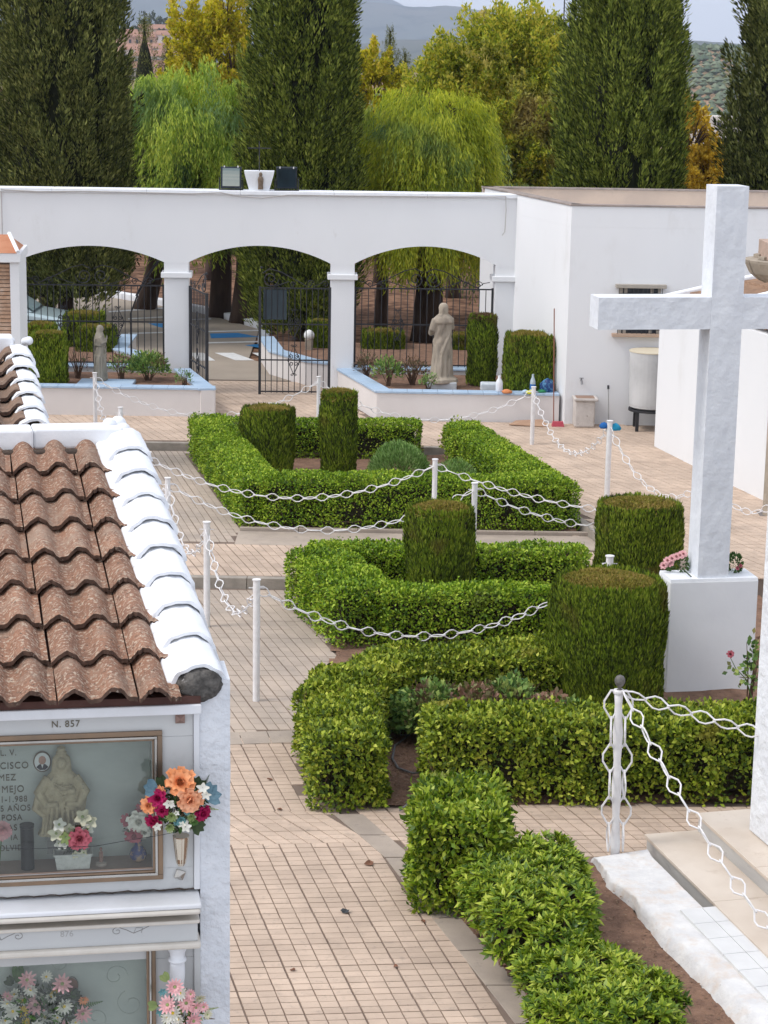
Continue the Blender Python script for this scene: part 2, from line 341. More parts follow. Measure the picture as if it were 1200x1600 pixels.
CYP = leafmat('cypress_spray', [(.026, .04, .006), (.085, .12, .014), (.19, .24, .03), (.36, .40, .07)], 2.4, trans=.1, rough=.8)  # colour noise sized to the clumps, standing in for shade between them
CYPB = leafmat('cypress_spray_olive', [(.026, .036, .008), (.08, .10, .02), (.17, .19, .045), (.33, .34, .10)], 2.4, trans=.1, rough=.8)  # same clump-sized noise, painted shade in the olive sprays
def cypress(label, x, y, z0, h, r, clumps, per, mtl, prof=None, name='cypress_tree', ground=.27, group='tall cypresses'):
    root = thing(name, label, 'tree', (x, y, ground), group)
    prof = prof or (lambda t: np.interp(t, [0, .06, .2, .5, .75, .92, 1], [.72, .93, 1, .96, .84, .55, .12]))
    a = rng.random(clumps) * 2 * PI; t = np.sqrt(rng.random(clumps)) * .0 + rng.random(clumps); lump = 1 + .12 * np.sin(3 * a + x) + .08 * np.sin(5 * a + t * 9)
    R0 = r * prof(t) * lump * rng.uniform(.70, 1.05, clumps)
    C = np.column_stack([x + np.cos(a) * R0, y + np.sin(a) * R0, z0 + t * h]); O = np.column_stack([np.cos(a), np.sin(a), 0 * a])
    ax = O * rng.uniform(.1, .5, clumps)[:, None] + [0, 0, 1.] + unit(clumps) * .15; ax /= np.linalg.norm(ax, axis=1, keepdims=True)
    hl = rng.uniform(.6, 1.35, clumps) * (h / 10) ** .5; rl = hl * rng.uniform(.17, .27, clumps)
    idx = np.repeat(np.arange(clumps), per); n = len(idx); u = rng.random(n)
    side = unit(n); side -= (side * ax[idx]).sum(1, keepdims=True) * ax[idx]; side /= np.linalg.norm(side, axis=1, keepdims=True) + 1e-9
    pr = np.sin(np.clip(u * 1.05 + .08, 0, 1) * PI) ** .7
    P = C[idx] + ax[idx] * ((u - .35) * hl[idx])[:, None] + side * (rl[idx] * pr * rng.uniform(.6, 1.05, n))[:, None]
    T = ax[idx] * 1.0 + side * .45 + O[idx] * .2 + unit(n) * .25; s = rng.uniform(.7, 1.3, n) * min(1.3, (h / 10) ** .5)
    leaves_mesh('crown', P, T, side + unit(n) * .4, .135 * s, .040 * s, mtl, root, kind='stuff')
    mb = MB(); pts = [(max(.05, float(prof(q)) * r - .5 * min(1, h / 8)), q * h) for q in np.linspace(0, 1, 9)]
    mb.lathe((x, y, z0), pts, 18); mb.build('crown_shade_core', HCORE2, root)  # solid dark core, painted shade for the gaps between clumps
    mb = MB(); mb.tube([(x + .05, y, ground - .1), (x, y, ground + .5), (x - .03, y, z0 + .8)], [.24 * r / 1.7 + .05, .17 * r / 1.7 + .04, .14], 8); mb.build('trunk', BARK, root, smooth=True)
    return root
HCORE2 = mat('cypress_shade_core', (.010, .013, .006), (.02, .022, .011), 5, rough=1)

def tree(label, x, y, ground, blobs, n, L, W, mtl, mode='droop', limbs=5, name='tree', trunk_r=.2, group=None, gap=-.2, trunk_h=2.2, twigs=30, strand=(.5, 1.4), lean=(0, 0)):
    """blobs: (dx, dy, z, rx, ry, rz) masses of the crown"""
    root = thing(name, label, 'tree', (x, y, ground), group)
    B = np.array(blobs, float); vol = (B[:, 3] * B[:, 4] + B[:, 4] * B[:, 5] + B[:, 3] * B[:, 5]); pb = vol / vol.sum()
    if mode == 'droop':
        per = 13; m = n // per; nt_ = max(30, m // 34); bi = rng.choice(len(B), nt_, p=pb); d0 = unit(nt_); d0[:, 2] = d0[:, 2] * .8 + .25
        C0 = B[bi, :3] + d0 * B[bi, 3:6] * rng.uniform(.62, 1.12, nt_)[:, None] + np.array([x, y, 0]); ti = rng.integers(0, nt_, m); d = d0[ti] + unit(m) * .3
        S = C0[ti] + rng.normal(size=(m, 3)) * [.16, .16, .11]
        ok = wav(S, 2.2, 21) > gap; S = S[ok]; d = d[ok]; m = len(S); ln = rng.uniform(*strand, m); O = d * [1, 1, 0]; O /= np.linalg.norm(O, axis=1, keepdims=True) + 1e-6
        idx = np.repeat(np.arange(m), per); u = np.tile((np.arange(per) + .5) / per, m); nn = len(idx)
        P = S[idx] + O[idx] * (np.sqrt(u) * .35)[:, None] * ln[idx][:, None] + np.array([0, 0, -1.]) * ((u ** 1.3) * ln[idx] - .12 * u * (1 - u) * 4)[:, None]
        P += unit(nn) * .03; T = np.array([0, 0, -1.]) * .9 + O[idx] * .35 + unit(nn) * .45; N = O[idx] + unit(nn) * .5
    else:
        nt_ = max(30, n // 110); bi = rng.choice(len(B), nt_, p=pb); d0 = unit(nt_); d0[:, 2] += .15; rr = (rng.random(nt_) ** .45)[:, None] * rng.uniform(.9, 1.15, (nt_, 1))
        C0 = B[bi, :3] + d0 * B[bi, 3:6] * rr + np.array([x, y, 0]); cl = wav(C0, 3.0, 5); ok = cl > gap; C0 = C0[ok]; d0 = d0[ok]; nt_ = len(C0)
        ax = d0 * .7 + [0, 0, (.7 if mode == 'up' else -.05)] + unit(nt_) * .35; ax /= np.linalg.norm(ax, axis=1, keepdims=True); scl = (B[:, 3].mean() / 1.2)
        ti = rng.integers(0, nt_, n); u = rng.random(n); P = C0[ti] + ax[ti] * (u * .62 * scl)[:, None] + rng.normal(size=(n, 3)) * (.13 * scl * (1.15 - u * .8))[:, None]; d = ax[ti]; nn = n
        T = d * .4 + unit(nn) * .8 + [0, 0, (.5 if mode == 'up' else -.1)]; N = unit(nn) + [0, 0, .5]
    s = rng.uniform(.6, 1.3, len(P))
    leaves_mesh('crown', P, T, N, L * s, W * s, mtl, root, kind='stuff')
    mb = MB(); tx, ty = x + lean[0], y + lean[1]
    mb.tube([(x, y, ground - .2), (x + lean[0] * .3, y, ground + .35), (x + lean[0] * .7 + .04, y + lean[1] * .5, ground + trunk_h * .6), (tx, ty, ground + trunk_h)], [trunk_r * 1.25, trunk_r * 1.02, trunk_r * .92, trunk_r * .85], 10)
    mb.build('trunk', BARK, root, smooth=True)
    mb = MB()
    for i in range(min(limbs, len(B))):
        b = B[i]; e = (x + b[0], y + b[1], b[2] + b[5] * .3); m1 = ((tx * .6 + e[0] * .4) + random.uniform(-.2, .2), ty * .6 + e[1] * .4, ground + trunk_h + (e[2] - ground - trunk_h) * .45)
        mb.tube([(tx, ty, ground + trunk_h - .2), m1, e], [trunk_r * .6, trunk_r * .4, trunk_r * .12], 6)
    for i in range(twigs):
        b = B[random.randrange(len(B))]; dd = unit(1)[0]; dd[2] = abs(dd[2]); c = np.array([x, y, 0]) + b[:3]
        e = c + dd * b[3:6] * random.uniform(.85, 1.12); mb.tube([tuple(c * .6 + e * .4), tuple(c * .25 + e * .75 + [0, 0, .1]), tuple(e)], [.035, .018, .005], 4)
    mb.build('branches', BARK, root)
    return root

def bush(label, x, y, z0, r, h, n, L, W, mtl, twigs=14, name='bush', cat='shrub', group=None, up=.5, shell=.4, twmat=None, sx=1):
    root = thing(name, label, cat, (x, y, z0), group); mb = MB()
    for i in range(twigs):
        a = random.uniform(0, 2 * PI); q = random.uniform(.3, .95) * r; hh = h * random.uniform(.6, 1.0)
        mb.tube([(x + random.uniform(-.05, .05), y, z0 - .02), (x + math.cos(a) * q * .45 * sx, y + math.sin(a) * q * .45, z0 + hh * .5), (x + math.cos(a) * q * sx, y + math.sin(a) * q, z0 + hh)], [.012, .009, .004], 4)
    mb.build('stems', twmat or TWIG, root)
    if n:
        d = unit(n); d[:, 2] = np.abs(d[:, 2]) * 1.3 - .25; rr = rng.uniform(shell, 1, n)[:, None]; P = d * [r * sx, r, h * .55] * rr + [x, y, z0 + h * .42]
        P[:, 2] = np.maximum(P[:, 2], z0 + .02); P += (wav(P, 12, 8) * .05)[:, None] * d
        T = d * .7 + unit(n) * .6 + [0, 0, up]; s = rng.uniform(.6, 1.3, n)
        leaves_mesh('foliage', P, T, unit(n) + [0, 0, .4], L * s, W * s, mtl, root, kind='stuff')
    return root
# ------------------------------------------------------------------ terrain, hills
def S01(x): x = np.clip(x, 0, 1); return x * x * (3 - 2 * x)
def terrain_z(X, Y):
    r = np.hypot(X, Y); az = X / np.maximum(Y, 1)
    z = np.where(Y < 41, -.08, -.08 + .30 * S01((Y - 41) / 3))
    z = z + (-13.3) * S01((r - 85) / 260)
    right = S01((az - .11) / .03); z = z + right * 32 * S01((r - 880) / 420) * (1 - .8 * S01((r - 1350) / 900))
    mid = np.exp(-((az - .03) / .06) ** 2); z = z + mid * 17 * S01((r - 700) / 500)
    town = np.exp(-((az + .125) / .055) ** 2); z = z + town * (33 * S01((r - 820) / 380)) * (1 - .5 * S01((r - 1300) / 900))
    z = z + np.where(r > 200, 1.0 * np.sin(X / 61.) * np.sin(Y / 83.), 0)
    return z
def sheet(name, rs, azs, zf, mtl, **kw):
    R_, A_ = np.meshgrid(rs, azs, indexing='ij'); X = R_ * np.sin(A_); Y = R_ * np.cos(A_); Z = zf(X, Y, R_, A_)
    n, m = R_.shape; v = np.column_stack([X.ravel(), Y.ravel(), Z.ravel()]); i = np.arange(n - 1)[:, None] * m + np.arange(m - 1)[None, :]
    f = np.stack([i, i + 1, i + m + 1, i + m], -1).reshape(-1, 4)[:, ::-1]
    me = bpy.data.meshes.new(name); me.from_pydata(v.tolist(), [], f.tolist()); me.update()
    return link(name, me, mtl, smooth=True, kind='structure', **kw)
GROUND = bpy.data.materials.new('countryside'); GROUND.use_nodes = True
def _ground():
    nt = GROUND.node_tree; L = nt.links; b = nt.nodes['Principled BSDF']; b.inputs['Roughness'].default_value = 1; b.inputs['Specular IOR Level'].default_value = .1
    geo = _n(nt, 'ShaderNodeNewGeometry'); sx = _n(nt, 'ShaderNodeSeparateXYZ'); L.new(geo.outputs['Position'], sx.inputs[0])
    no = _n(nt, 'ShaderNodeTexNoise'); no.inputs['Scale'].default_value = .006; no.inputs['Detail'].default_value = 5; L.new(geo.outputs['Position'], no.inputs[0])
    cr = _n(nt, 'ShaderNodeValToRGB'); e = cr.color_ramp.elements; e[0].position = .38; e[0].color = (.09, .11, .04, 1); e[1].position = .56; e[1].color = (.36, .22, .14, 1)
    x = e.new(.47); x.color = (.25, .19, .10, 1); L.new(no.outputs[0], cr.inputs[0])
    n2 = _n(nt, 'ShaderNodeTexNoise'); n2.inputs['Scale'].default_value = 3; n2.inputs['Detail'].default_value = 7; L.new(geo.outputs['Position'], n2.inputs[0])
    c2 = _n(nt, 'ShaderNodeValToRGB'); e = c2.color_ramp.elements; e[0].position = .35; e[0].color = (.085, .045, .03, 1); e[1].position = .62; e[1].color = (.27, .155, .10, 1); L.new(n2.outputs[0], c2.inputs[0])
    mr = _n(nt, 'ShaderNodeMapRange'); mr.inputs[1].default_value = 85; mr.inputs[2].default_value = 140; L.new(sx.outputs[1], mr.inputs[0])
    mx = _n(nt, 'ShaderNodeMix', data_type='RGBA'); L.new(mr.outputs[0], mx.inputs[0]); L.new(c2.outputs[0], mx.inputs[6]); L.new(cr.outputs[0], mx.inputs[7]); L.new(mx.outputs[2], b.inputs['Base Color'])
    bp = _n(nt, 'ShaderNodeBump'); bp.inputs['Distance'].default_value = .05; L.new(n2.outputs[0], bp.inputs['Height']); L.new(bp.outputs[0], b.inputs['Normal'])
_ground()
HILL = mat('far_hillside', (.07, .09, .075), (.11, .11, .09), .0022, rough=1, dirt=[((.035, .05, .045), .008, .5, .6)])
sheet('ground', np.concatenate([np.linspace(4, 90, 60), np.geomspace(92, 3400, 70)]), np.radians(np.linspace(-55, 55, 150)), lambda X, Y, r, a: terrain_z(X, Y), GROUND)
def ridge_profile(a_tan, pts):
    xs = [(p[0] - 600) / FPX for p in pts]; return np.interp(a_tan, xs, [p[1] for p in pts])
def hills(name, r0, r1, pts, rough, seed, mtl=HILL):
    """pts: (bearing column, crest height in metres)"""
    def zf(X, Y, r, a):
        t = (r - r0) / (r1 - r0); crest = ridge_profile(np.tan(a), pts)
        bump = rough * (np.sin(a * 90 + seed) + .6 * np.sin(a * 233 + 2 * seed) + .35 * np.sin(a * 610)) + rough * .8 * np.sin(t * 9 + a * 40)
        return -25 + (crest + 25 + bump) * S01(t * 1.15) * (1 - .0 * t)
    return sheet(name, np.linspace(r0, r1, 24), np.arctan(np.linspace(-1.0, 1.0, 520)), zf, mtl)
_e = lambda y, x, R0: CAM_H + (HORIZON + (x - 600) * ROLL - y) * R0 / FPX
hills('far_ridge', 3300, 4600, [(x, _e(y, x, 4600)) for x, y in ((-3000, 60), (-600, 70), (300, 78), (560, 70), (620, 66), (700, 66), (900, 74), (1060, 68), (1110, 72), (1200, 76), (1700, 70), (4000, 75))], 1.2, 1)
hills('mountain_range', 6000, 7600, [(x, _e(y, x, 7600)) for x, y in ((-3000, 20), (-500, -10), (0, -25), (200, -45), (330, -20), (450, -5), (540, 8), (610, 16), (690, 18), (722, 22), (760, 27), (800, 28), (850, 36), (905, 46), (960, 62), (1040, 76), (1200, 84), (2000, 70), (4000, 60))], 3.5, 4)
hills('high_peak', 8200, 9500, [(x, _e(y, x, 9500)) for x, y in ((-3000, 60), (300, 30), (420, -30), (520, -28), (575, -4), (600, 9), (630, 22), (700, 40), (900, 80), (4000, 90))], 5, 2)
hz = MB().box(-9800, 9800, -60, 10400, -40, 520); HZ = bpy.data.materials.new('haze'); HZ.use_nodes = True
nt = HZ.node_tree; nt.nodes.remove(nt.nodes['Principled BSDF']); pv = _n(nt, 'ShaderNodeVolumePrincipled'); pv.inputs['Color'].default_value = (.70, .80, 1.0, 1); pv.inputs['Density'].default_value = .00011
nt.links.new(pv.outputs[0], nt.nodes['Material Output'].inputs['Volume']); hz.build('haze', HZ, kind='stuff')

# olive grove on the right hand hill: one mass of small round crowns
OLIVE = leafmat('olive_grove', [(.07, .10, .06), (.12, .15, .09), (.17, .20, .13)], .02, trans=0, rough=1)
def grove():
    mb = MB(); row = 0
    for r in np.arange(870, 1420, 8.5):
        row += 1
        for az in np.arange(.10, .215, 8.5 / r):
            a = az + random.uniform(-.0012, .0012) + (row % 2) * 4 / r; x, y = r * math.sin(a), r * math.cos(a) + random.uniform(-1.5, 1.5)
            if random.random() < .07: continue
            z = float(terrain_z(np.array([x]), np.array([y]))[0]); s = random.uniform(2.2, 3.6)
            b = len(mb.v); mb.v += [(x + s * random.uniform(.75, 1.1), y, z + s * .5), (x, y + s, z + s * .5), (x - s * random.uniform(.75, 1.1), y, z + s * .5), (x, y - s, z + s * .5), (x + random.uniform(-.5, .5), y, z + s * random.uniform(.95, 1.3)), (x, y, z)]
            mb.f += [(b, b + 1, b + 4), (b + 1, b + 2, b + 4), (b + 2, b + 3, b + 4), (b + 3, b, b + 4), (b, b + 5, b + 1), (b + 1, b + 5, b + 2), (b + 2, b + 5, b + 3), (b + 3, b + 5, b)]
    mb.build('olive_grove', OLIVE, kind='stuff', label='rows of small grey green olive trees covering the hillside')
grove()

# town on its hill, far left
HW = [mat('house_white', (.66, .60, .56)), mat('house_cream', (.62, .50, .38)), mat('house_terracotta', (.50, .33, .26)), mat('house_grey', (.48, .44, .42))]
ROOFR = mat('far_roof', (.38, .20, .14), (.30, .17, .12), .3); WDARK = mat('far_window', (.05, .05, .06))
def far_house(px, py, Y, wd, h, k, label, roof=True, rows=2, cols=4):
    c = D(px, py, Y); x, z = c[0], c[2]; d = wd * .8
    t = thing('village_house', label, 'house', (x, Y, z - h), 'houses of the town on the hill')
    MB().box(x - wd / 2, x + wd / 2, Y - d / 2, Y + d / 2, z - h - 8, z).build('wall', HW[k], t)
    if roof: MB().add([(x - wd / 2 - .6, Y - d / 2 - .6, z + .05), (x + wd / 2 + .6, Y - d / 2 - .6, z + .05), (x + wd / 2 + .6, Y + d / 2 + .6, z + .05), (x - wd / 2 - .6, Y + d / 2 + .6, z + .05), (x - wd / 2 + 1, Y, z + h * .32), (x + wd / 2 - 1, Y, z + h * .32)], [(0, 1, 5, 4), (1, 2, 5), (2, 3, 4, 5), (3, 0, 4), (3, 2, 1, 0)]).build('roof', ROOFR, t)
    wm = None
    for i in range(rows):
        for j in range(cols):
            u = x - wd / 2 + wd * (j + .5) / cols; zz = z - h * (i + .55) / rows * .9
            o = MB().box(u - wd / cols * .17, u + wd / cols * .17, Y - d / 2 - .12, Y - d / 2 + .3, zz - h / rows * .22, zz + h / rows * .2).build('window', WDARK, t)
_hs = [(203, 53, 1150, 10, 8, 2, 'flat white topped house at the left edge of the hill town'), (222, 58, 1120, 15, 9, 2, 'pinkish town house with a row of dark windows'), (243, 46, 1200, 21, 9, 1, 'orange tinted large house on the crest of the town'),
       (262, 55, 1150, 14, 8, 0, 'small white house right of the orange crest house'), (278, 60, 1160, 12, 8, 0, 'white house under the last crest tree'), (214, 78, 1050, 15, 9, 0, 'pale house low on the slope behind the cypress'),
       (232, 88, 1010, 14, 9, 3, 'grey house half way down the town slope'), (252, 76, 1060, 16, 9, 0, 'white house in the middle of the town slope'), (270, 84, 1030, 14, 9, 1, 'cream house low at the right of the town'),
       (215, 106, 960, 14, 9, 3, 'grey fronted house above the green trees'), (246, 104, 960, 15, 9, 0, 'white house lowest on the town slope'), (268, 112, 930, 15, 9, 2, 'terracotta house lowest at the right of town'), (240, 128, 900, 14, 8, 2, 'pink walled house just above the green crowns')]
for h in _hs: far_house(*h)
far_house(1118, 181, 560, 17, 4, 0, 'long low white farm building in the plain', roof=False, rows=1, cols=5)
# crest pines of the town
DARKL = leafmat('dark_far_leaf', [(.02, .035, .015), (.05, .07, .025), (.09, .11, .04)], .1, trans=0)
for (px, py, Y, r, lb) in ((243, 36, 1230, 7.5, 'broad dark pine above the orange house on the crest'), (201, 47, 1180, 4, 'small round tree at the left of the crest'), (265, 52, 1190, 4.5, 'small dark tree right of the broad crest pine')):
    c = D(px, py, Y); tree(lb, c[0], Y, c[2] - r * 1.4, [(0, 0, c[2] - r * .1, r, r * .8, r * .6), (r * .4, 0, c[2] - r * .4, r * .7, r * .6, r * .5)], 900, 1.6, 1.0, DARKL, mode='ball', limbs=1, name='pine_tree', trunk_r=.5, trunk_h=r, twigs=0, gap=-9)

# ------------------------------------------------------------------ terraces and paving
ZA, ZB, ZC = 0.0, .14, .27
lower = MB().box(-9, 9, 6, 27.42, -.6, ZA - .012).build('lower_pavement', JOINT, kind='structure')
_cl = [(1.62, 36.83), (3.15, 30.2), (3.8, 27.44)]
midt = MB().prism([(-9, 27.44), (3.78, 27.44), (3.13, 30.2), (1.60, 36.83), (-9, 36.83)], -.6, ZB - .012).build('middle_pavement', JOINT, kind='structure')
upt = MB().prism([(-12, 36.85), (1.61, 36.85), (3.16, 30.2), (3.83, 27.42), (13, 27.42), (13, 44.5), (-12, 44.5)], -.6, ZC - .012).build('upper_pavement', JOINT, kind='structure')
# risers (kerb stones) of the two steps
def kerb(name, pts, z0, z1, wd, mtl, parent=None, n=1, **kw):
    k = thing(name, None, None) if False else None
    for (a, b) in zip(pts[:-1], pts[1:]):
        a, b = np.array(a), np.array(b); Ld = np.linalg.norm(b - a); d = (b - a) / Ld; s = np.array([-d[1], d[0]]); m = max(1, round(Ld / n))
        for i in range(m):
            p, q = a + d * (Ld * i / m + .004), a + d * (Ld * (i + 1) / m - .004)
            MB().prism([tuple(p), tuple(q), tuple(q + s * wd), tuple(p + s * wd)], z0, z1).build(name, mtl, parent, bevel=.006, **kw)
kerb('kerb_stone', [(-4.5, 27.40), (-1.0, 27.37)], -.2, ZB + .003, .14, RISER, midt, .8)
kerb('kerb_stone', [(-5.5, 36.80), (-3.5, 36.80)], -.2, ZC + .003, .13, RISER, upt, .8)
kerb('kerb_stone', [(.7, 36.80), (1.62, 36.80), (3.14, 30.2), (3.80, 27.42)], -.2, ZC + .003, -.13 if False else .13, RISER, upt, .8)
kerb('kerb_stone', [(-2.19, 30.30), (3.2, 30.36)], ZB - .1, ZB + .05, .09, SLAB, midt, .9)

def inpoly(x, y, poly):
    c = False; n = len(poly)
    for i in range(n):
        x1, y1 = poly[i]; x2, y2 = poly[i - 1]
        if (y1 > y) != (y2 > y) and x < (x2 - x1) * (y - y1) / (y2 - y1) + x1: c = not c
    return c
def lay(parent, polys, z, bw, bh, mtl, yu=.12, slope=lambda y: -.24, holes=(), nobj=0, gap=.010, ox=0., shape=(3, 4)):
    """rows of pavers over polygons; the nobj nearest are objects of their own, the rest one joined part"""
    xs = [p[0] for q in polys for p in q]; ys = [p[1] for q in polys for p in q]; out = []
    y = min(ys) - .6; off = 0.; row = 0
    while y < max(ys) + .6:
        s = slope(y); off += s * bh; row += 1
        if row % shape[1] == 0: y += .007
        u = min(xs) - 1.2 - off % (bw * shape[0]); col = 0
        x0 = math.floor((min(xs) - 1.5 - off) / (bw * shape[0] + .007)) * (bw * shape[0] + .007) + off; col = 0
        x = x0
        while x < max(xs) + .6:
            col += 1
            if col % shape[0] == 0: x += .007
            yy = y + (x - xs[0]) * math.tan(yu)
            cx, cy = x + bw / 2, yy + bh / 2
            if any(inpoly(cx, cy, p) for p in polys) and not any(inpoly(cx, cy, h) for h in holes): out.append((cx, cy, s))
            x += bw
        y += bh
    out.sort(key=lambda q: q[1]); meshes = {}
    def pav(s, cx=0., cy=0., zz=0., jit=0.):
        mb = MB(); a, b = bw / 2 - gap / 2, bh / 2 - gap / 2; t = math.tan(yu); q = []
        for zt, ins in ((-.02, 0), (-.0015, 0), (0, .0025)):
            for (i, j) in ((-1, -1), (1, -1), (1, 1), (-1, 1)):
                u, v = i * (a - ins), j * (b - ins); q.append((cx + u + v * s, cy + v + u * t, zz + zt + jit * (i + j)))
        return q, [(8, 9, 10, 11)] + [(k, (k + 1) % 4, 4 + (k + 1) % 4, 4 + k) for k in range(4)] + [(4 + k, 4 + (k + 1) % 4, 8 + (k + 1) % 4, 8 + k) for k in range(4)]
    for (cx, cy, s) in out[:nobj]:
        if s not in meshes:
            me = bpy.data.meshes.new('brick'); q, f = pav(s); me.from_pydata(q, [], f); me.materials.append(mtl); meshes[s] = me
        o = inst('brick', meshes[s], parent, Matrix.Translation((cx + random.uniform(-.0015, .0015), cy, z + random.uniform(-.0015, .001))) @ Matrix.Rotation(random.gauss(0, .006), 4, 'Z'))
    if len(out) > nobj:
        mb = MB()
        for (cx, cy, s) in out[nobj:]:
            q, f = pav(s, cx + random.uniform(-.0015, .0015), cy, z + random.uniform(-.0015, .001)); mb.add(q, f)
        mb.build('paver_field', mtl, parent, kind='stuff')
    return len(out)
_left = [G2(522, 1272), G2(602, 1340), G2(676, 1436), G2(760, 1540), G2(806, 1600), G2(850, 1680)]
_right = [G2(566, 1272), G2(645, 1340), G2(720, 1432), G2(812, 1540), G2(862, 1600), G2(910, 1680)]
near_poly = [(-3.2, 13.2)] + _left[::-1] + [(-.50, 18.95), (-.80, 19.35), (-.82, 21.1), (-3.2, 20.7)]
cross_poly = [G2(566, 1274), G2(645, 1340), (.45, 17.75), (1.98, 17.72), (5, 17.6), (5, 19.25), (.9, 19.05), (-.2, 18.9)]
_slope = lambda y: -.62 if 17.62 < y < 18.5 else -.24
lay(lower, [near_poly], ZA, .146, .105, BRICK, .10, _slope, nobj=290)
lay(lower, [cross_poly], ZA, .146, .105, BRICK, .06, lambda y: -.35, ox=.05)
lay(lower, [[(-4.2, 20.75), (-.82, 21.25), (-.75, 22.5), (-.45, 24.0), (-.62, 24.6), (-1.10, 27.3), (-4.2, 27.3)]], ZA, .125, .20, BRICKG, .04, lambda y: -.30)
lay(midt, [[(-5, 27.62), (3.6, 27.62), (3.2, 29.35), (-5, 29.35)]], ZB, .120, .235, BRICK, .02, lambda y: -.30)
lay(midt, [[(-6, 29.45), (-2.25, 29.45), (-2.2, 30.3), (-3.62, 36.7), (-6, 36.7)]], ZB, .110, .21, BRICKG, .02, lambda y: -.24)
lay(midt, [[(3.05, 29.4), (3.2, 29.4), (1.7, 36.7), (1.55, 36.7)]], ZB, .11, .21, BRICKG, .02, lambda y: -.24)
lay(upt, [[(-12, 37.0), (12, 37.0), (12, 39.5), (3.5, 39.6), (-.3, 39.65), (-1.2, 43), (-1.0, 44.4), (-4.3, 44.4), (-4.1, 42.9), (-3.3, 39.75), (-12, 39.6)], [(3.35, 30.2), (3.98, 27.45), (12, 27.45), (12, 37.1), (1.75, 37.1)]], ZC, .15, .20, BRICK, .02, lambda y: -.42)
MB().prism([(-1.02, 29.38), (-2.2, 29.42), (-2.2, 30.28), (3.1, 30.32), (3.3, 29.40)], ZB - .008, ZB + .002).build('plain_strip', SLAB, midt)
# grey border slabs
for (l0, l1, r0, r1) in zip(_left[:-1], _left[1:], _right[:-1], _right[1:]):
    l0, l1, r0, r1 = map(np.array, (l0, l1, r0, r1)); m = max(1, round(float(np.linalg.norm(l1 - l0)) / .55))
    for i in range(m):
        a, b = i / m + .008, (i + 1) / m - .008; q = [l0 + (l1 - l0) * a, r0 + (r1 - r0) * a, r0 + (r1 - r0) * b, l0 + (l1 - l0) * b]
        MB().prism([tuple(k) for k in q][::-1], -.01, .004).build('border_slab', SLAB, lower, bevel=.002)
for k in range(4): MB().prism([(-1.75 + k * .3, 20.72 + k * .05), (-1.46 + k * .3, 20.77 + k * .05), (-1.54 + k * .3, 21.16 + k * .05), (-1.83 + k * .3, 21.11 + k * .05)], -.01, .004).build('border_slab', SLAB, lower, bevel=.002)
# soil beds
def soil(name, poly, z, seed=0, amp=.03, cell=.12):
    xs = [p[0] for p in poly]; ys = [p[1] for p in poly]; P = [Vector((p[0], p[1], 0)) for p in poly]
    nx, ny = int((max(xs) - min(xs)) / cell) + 1, int((max(ys) - min(ys)) / cell) + 1; mb = MB(); idx = {}
    X = np.linspace(min(xs), max(xs), nx); Y = np.linspace(min(ys), max(ys), ny); gx, gy = np.meshgrid(X, Y, indexing='ij'); Q = np.column_stack([gx.ravel(), gy.ravel(), 0 * gx.ravel()])
    H = (wav(Q, 5, seed) * amp + wav(Q, 17, seed + 1) * amp * .5).reshape(nx, ny)
    for i in range(nx):
        for j in range(ny): idx[i, j] = len(mb.v); mb.v.append((X[i], Y[j], z + max(0, H[i, j])))
    for i in range(nx - 1):
        for j in range(ny - 1):
            if inpoly((X[i] + X[i + 1]) / 2, (Y[j] + Y[j + 1]) / 2, poly): mb.f.append((idx[i, j], idx[i + 1, j], idx[i + 1, j + 1], idx[i, j + 1]))
    mb.f.append(tuple(range(len(mb.v), len(mb.v) + len(poly)))); mb.v += [(p[0], p[1], z - .006) for p in poly]
    return mb.build(name, SOIL, kind='structure', smooth=True)
soil('garden_soil', [(-.62, 19.08), (.2, 18.98), (4.3, 19.3), (5.2, 27.3), (-1.0, 27.35), (-.55, 24.2), (-.8, 22), (-.72, 20)], .012, 1)
soil('garden_soil', [(-2.1, 30.42), (2.95, 30.5), (1.45, 36.7), (-3.45, 36.7)], ZB + .01, 2)
soil('garden_soil', [G2(645, 1350), G2(720, 1436), G2(812, 1542), G2(862, 1602), G2(905, 1690), (3.3, 13.3), G2(1150, 1600), G2(1075, 1520), G2(1000, 1440), G2(940, 1350)], .012, 3, cell=.06)

# ------------------------------------------------------------------ whitewashed kerb, marble slabs and steps bottom right
MARB = mat('cream_marble', (.66, .575, .49), (.56, .47, .385), 1.5, rough=.35, spec=.4, dirt=[((.42, .32, .24), 4, .60, .78)])
MARBG = mat('grey_marble', (.56, .55, .53), (.42, .41, .40), 2, rough=.4, stretch=(1, .4, 2), dirt=[((.33, .32, .31), 7, .6, .7)])
MARBW = mat('white_marble', (.70, .70, .70), (.62, .62, .62), 3, rough=.35, dirt=[((.45, .38, .3), 5, .66, .8)])
c0 = G(1010, 1303, .17); SF = Fr(c0[0], c0[1], .25)
st = thing('marble_steps', 'cream marble steps with grey sides beside the white pillar', 'steps', (c0[0], c0[1], 0))
MB().box(0, 3.2, .02, 6, 0, .135, SF).build('riser', MARBG, st)
for k in range(4): MB().box(-.02, 3.2, 0 + k * 1.6, 1.595 + k * 1.6, .137, .17, SF).build('tread', MARB, st, bevel=.004)
MB().box(.50, 3.2, .03, 6, .171, .305, SF).build('riser', MARBG, st)
for k in range(4): MB().box(.48, 3.2, .0 + k * 1.35, 1.345 + k * 1.35, .307, .34, SF).build('tread', MARB, st, bevel=.004)
cp = G(1170, 1297, .34); pv_ = cp - SF.o; pu, pw = float(pv_ @ SF.u), float(pv_ @ SF.n)
MB().box(pu, pu + .7, pw, pw + 1.4, .345, 7.5, SF).build('white_pillar', STUCCO, bevel=.01, label='tall white plastered pillar rising from the marble steps', cat='pillar')
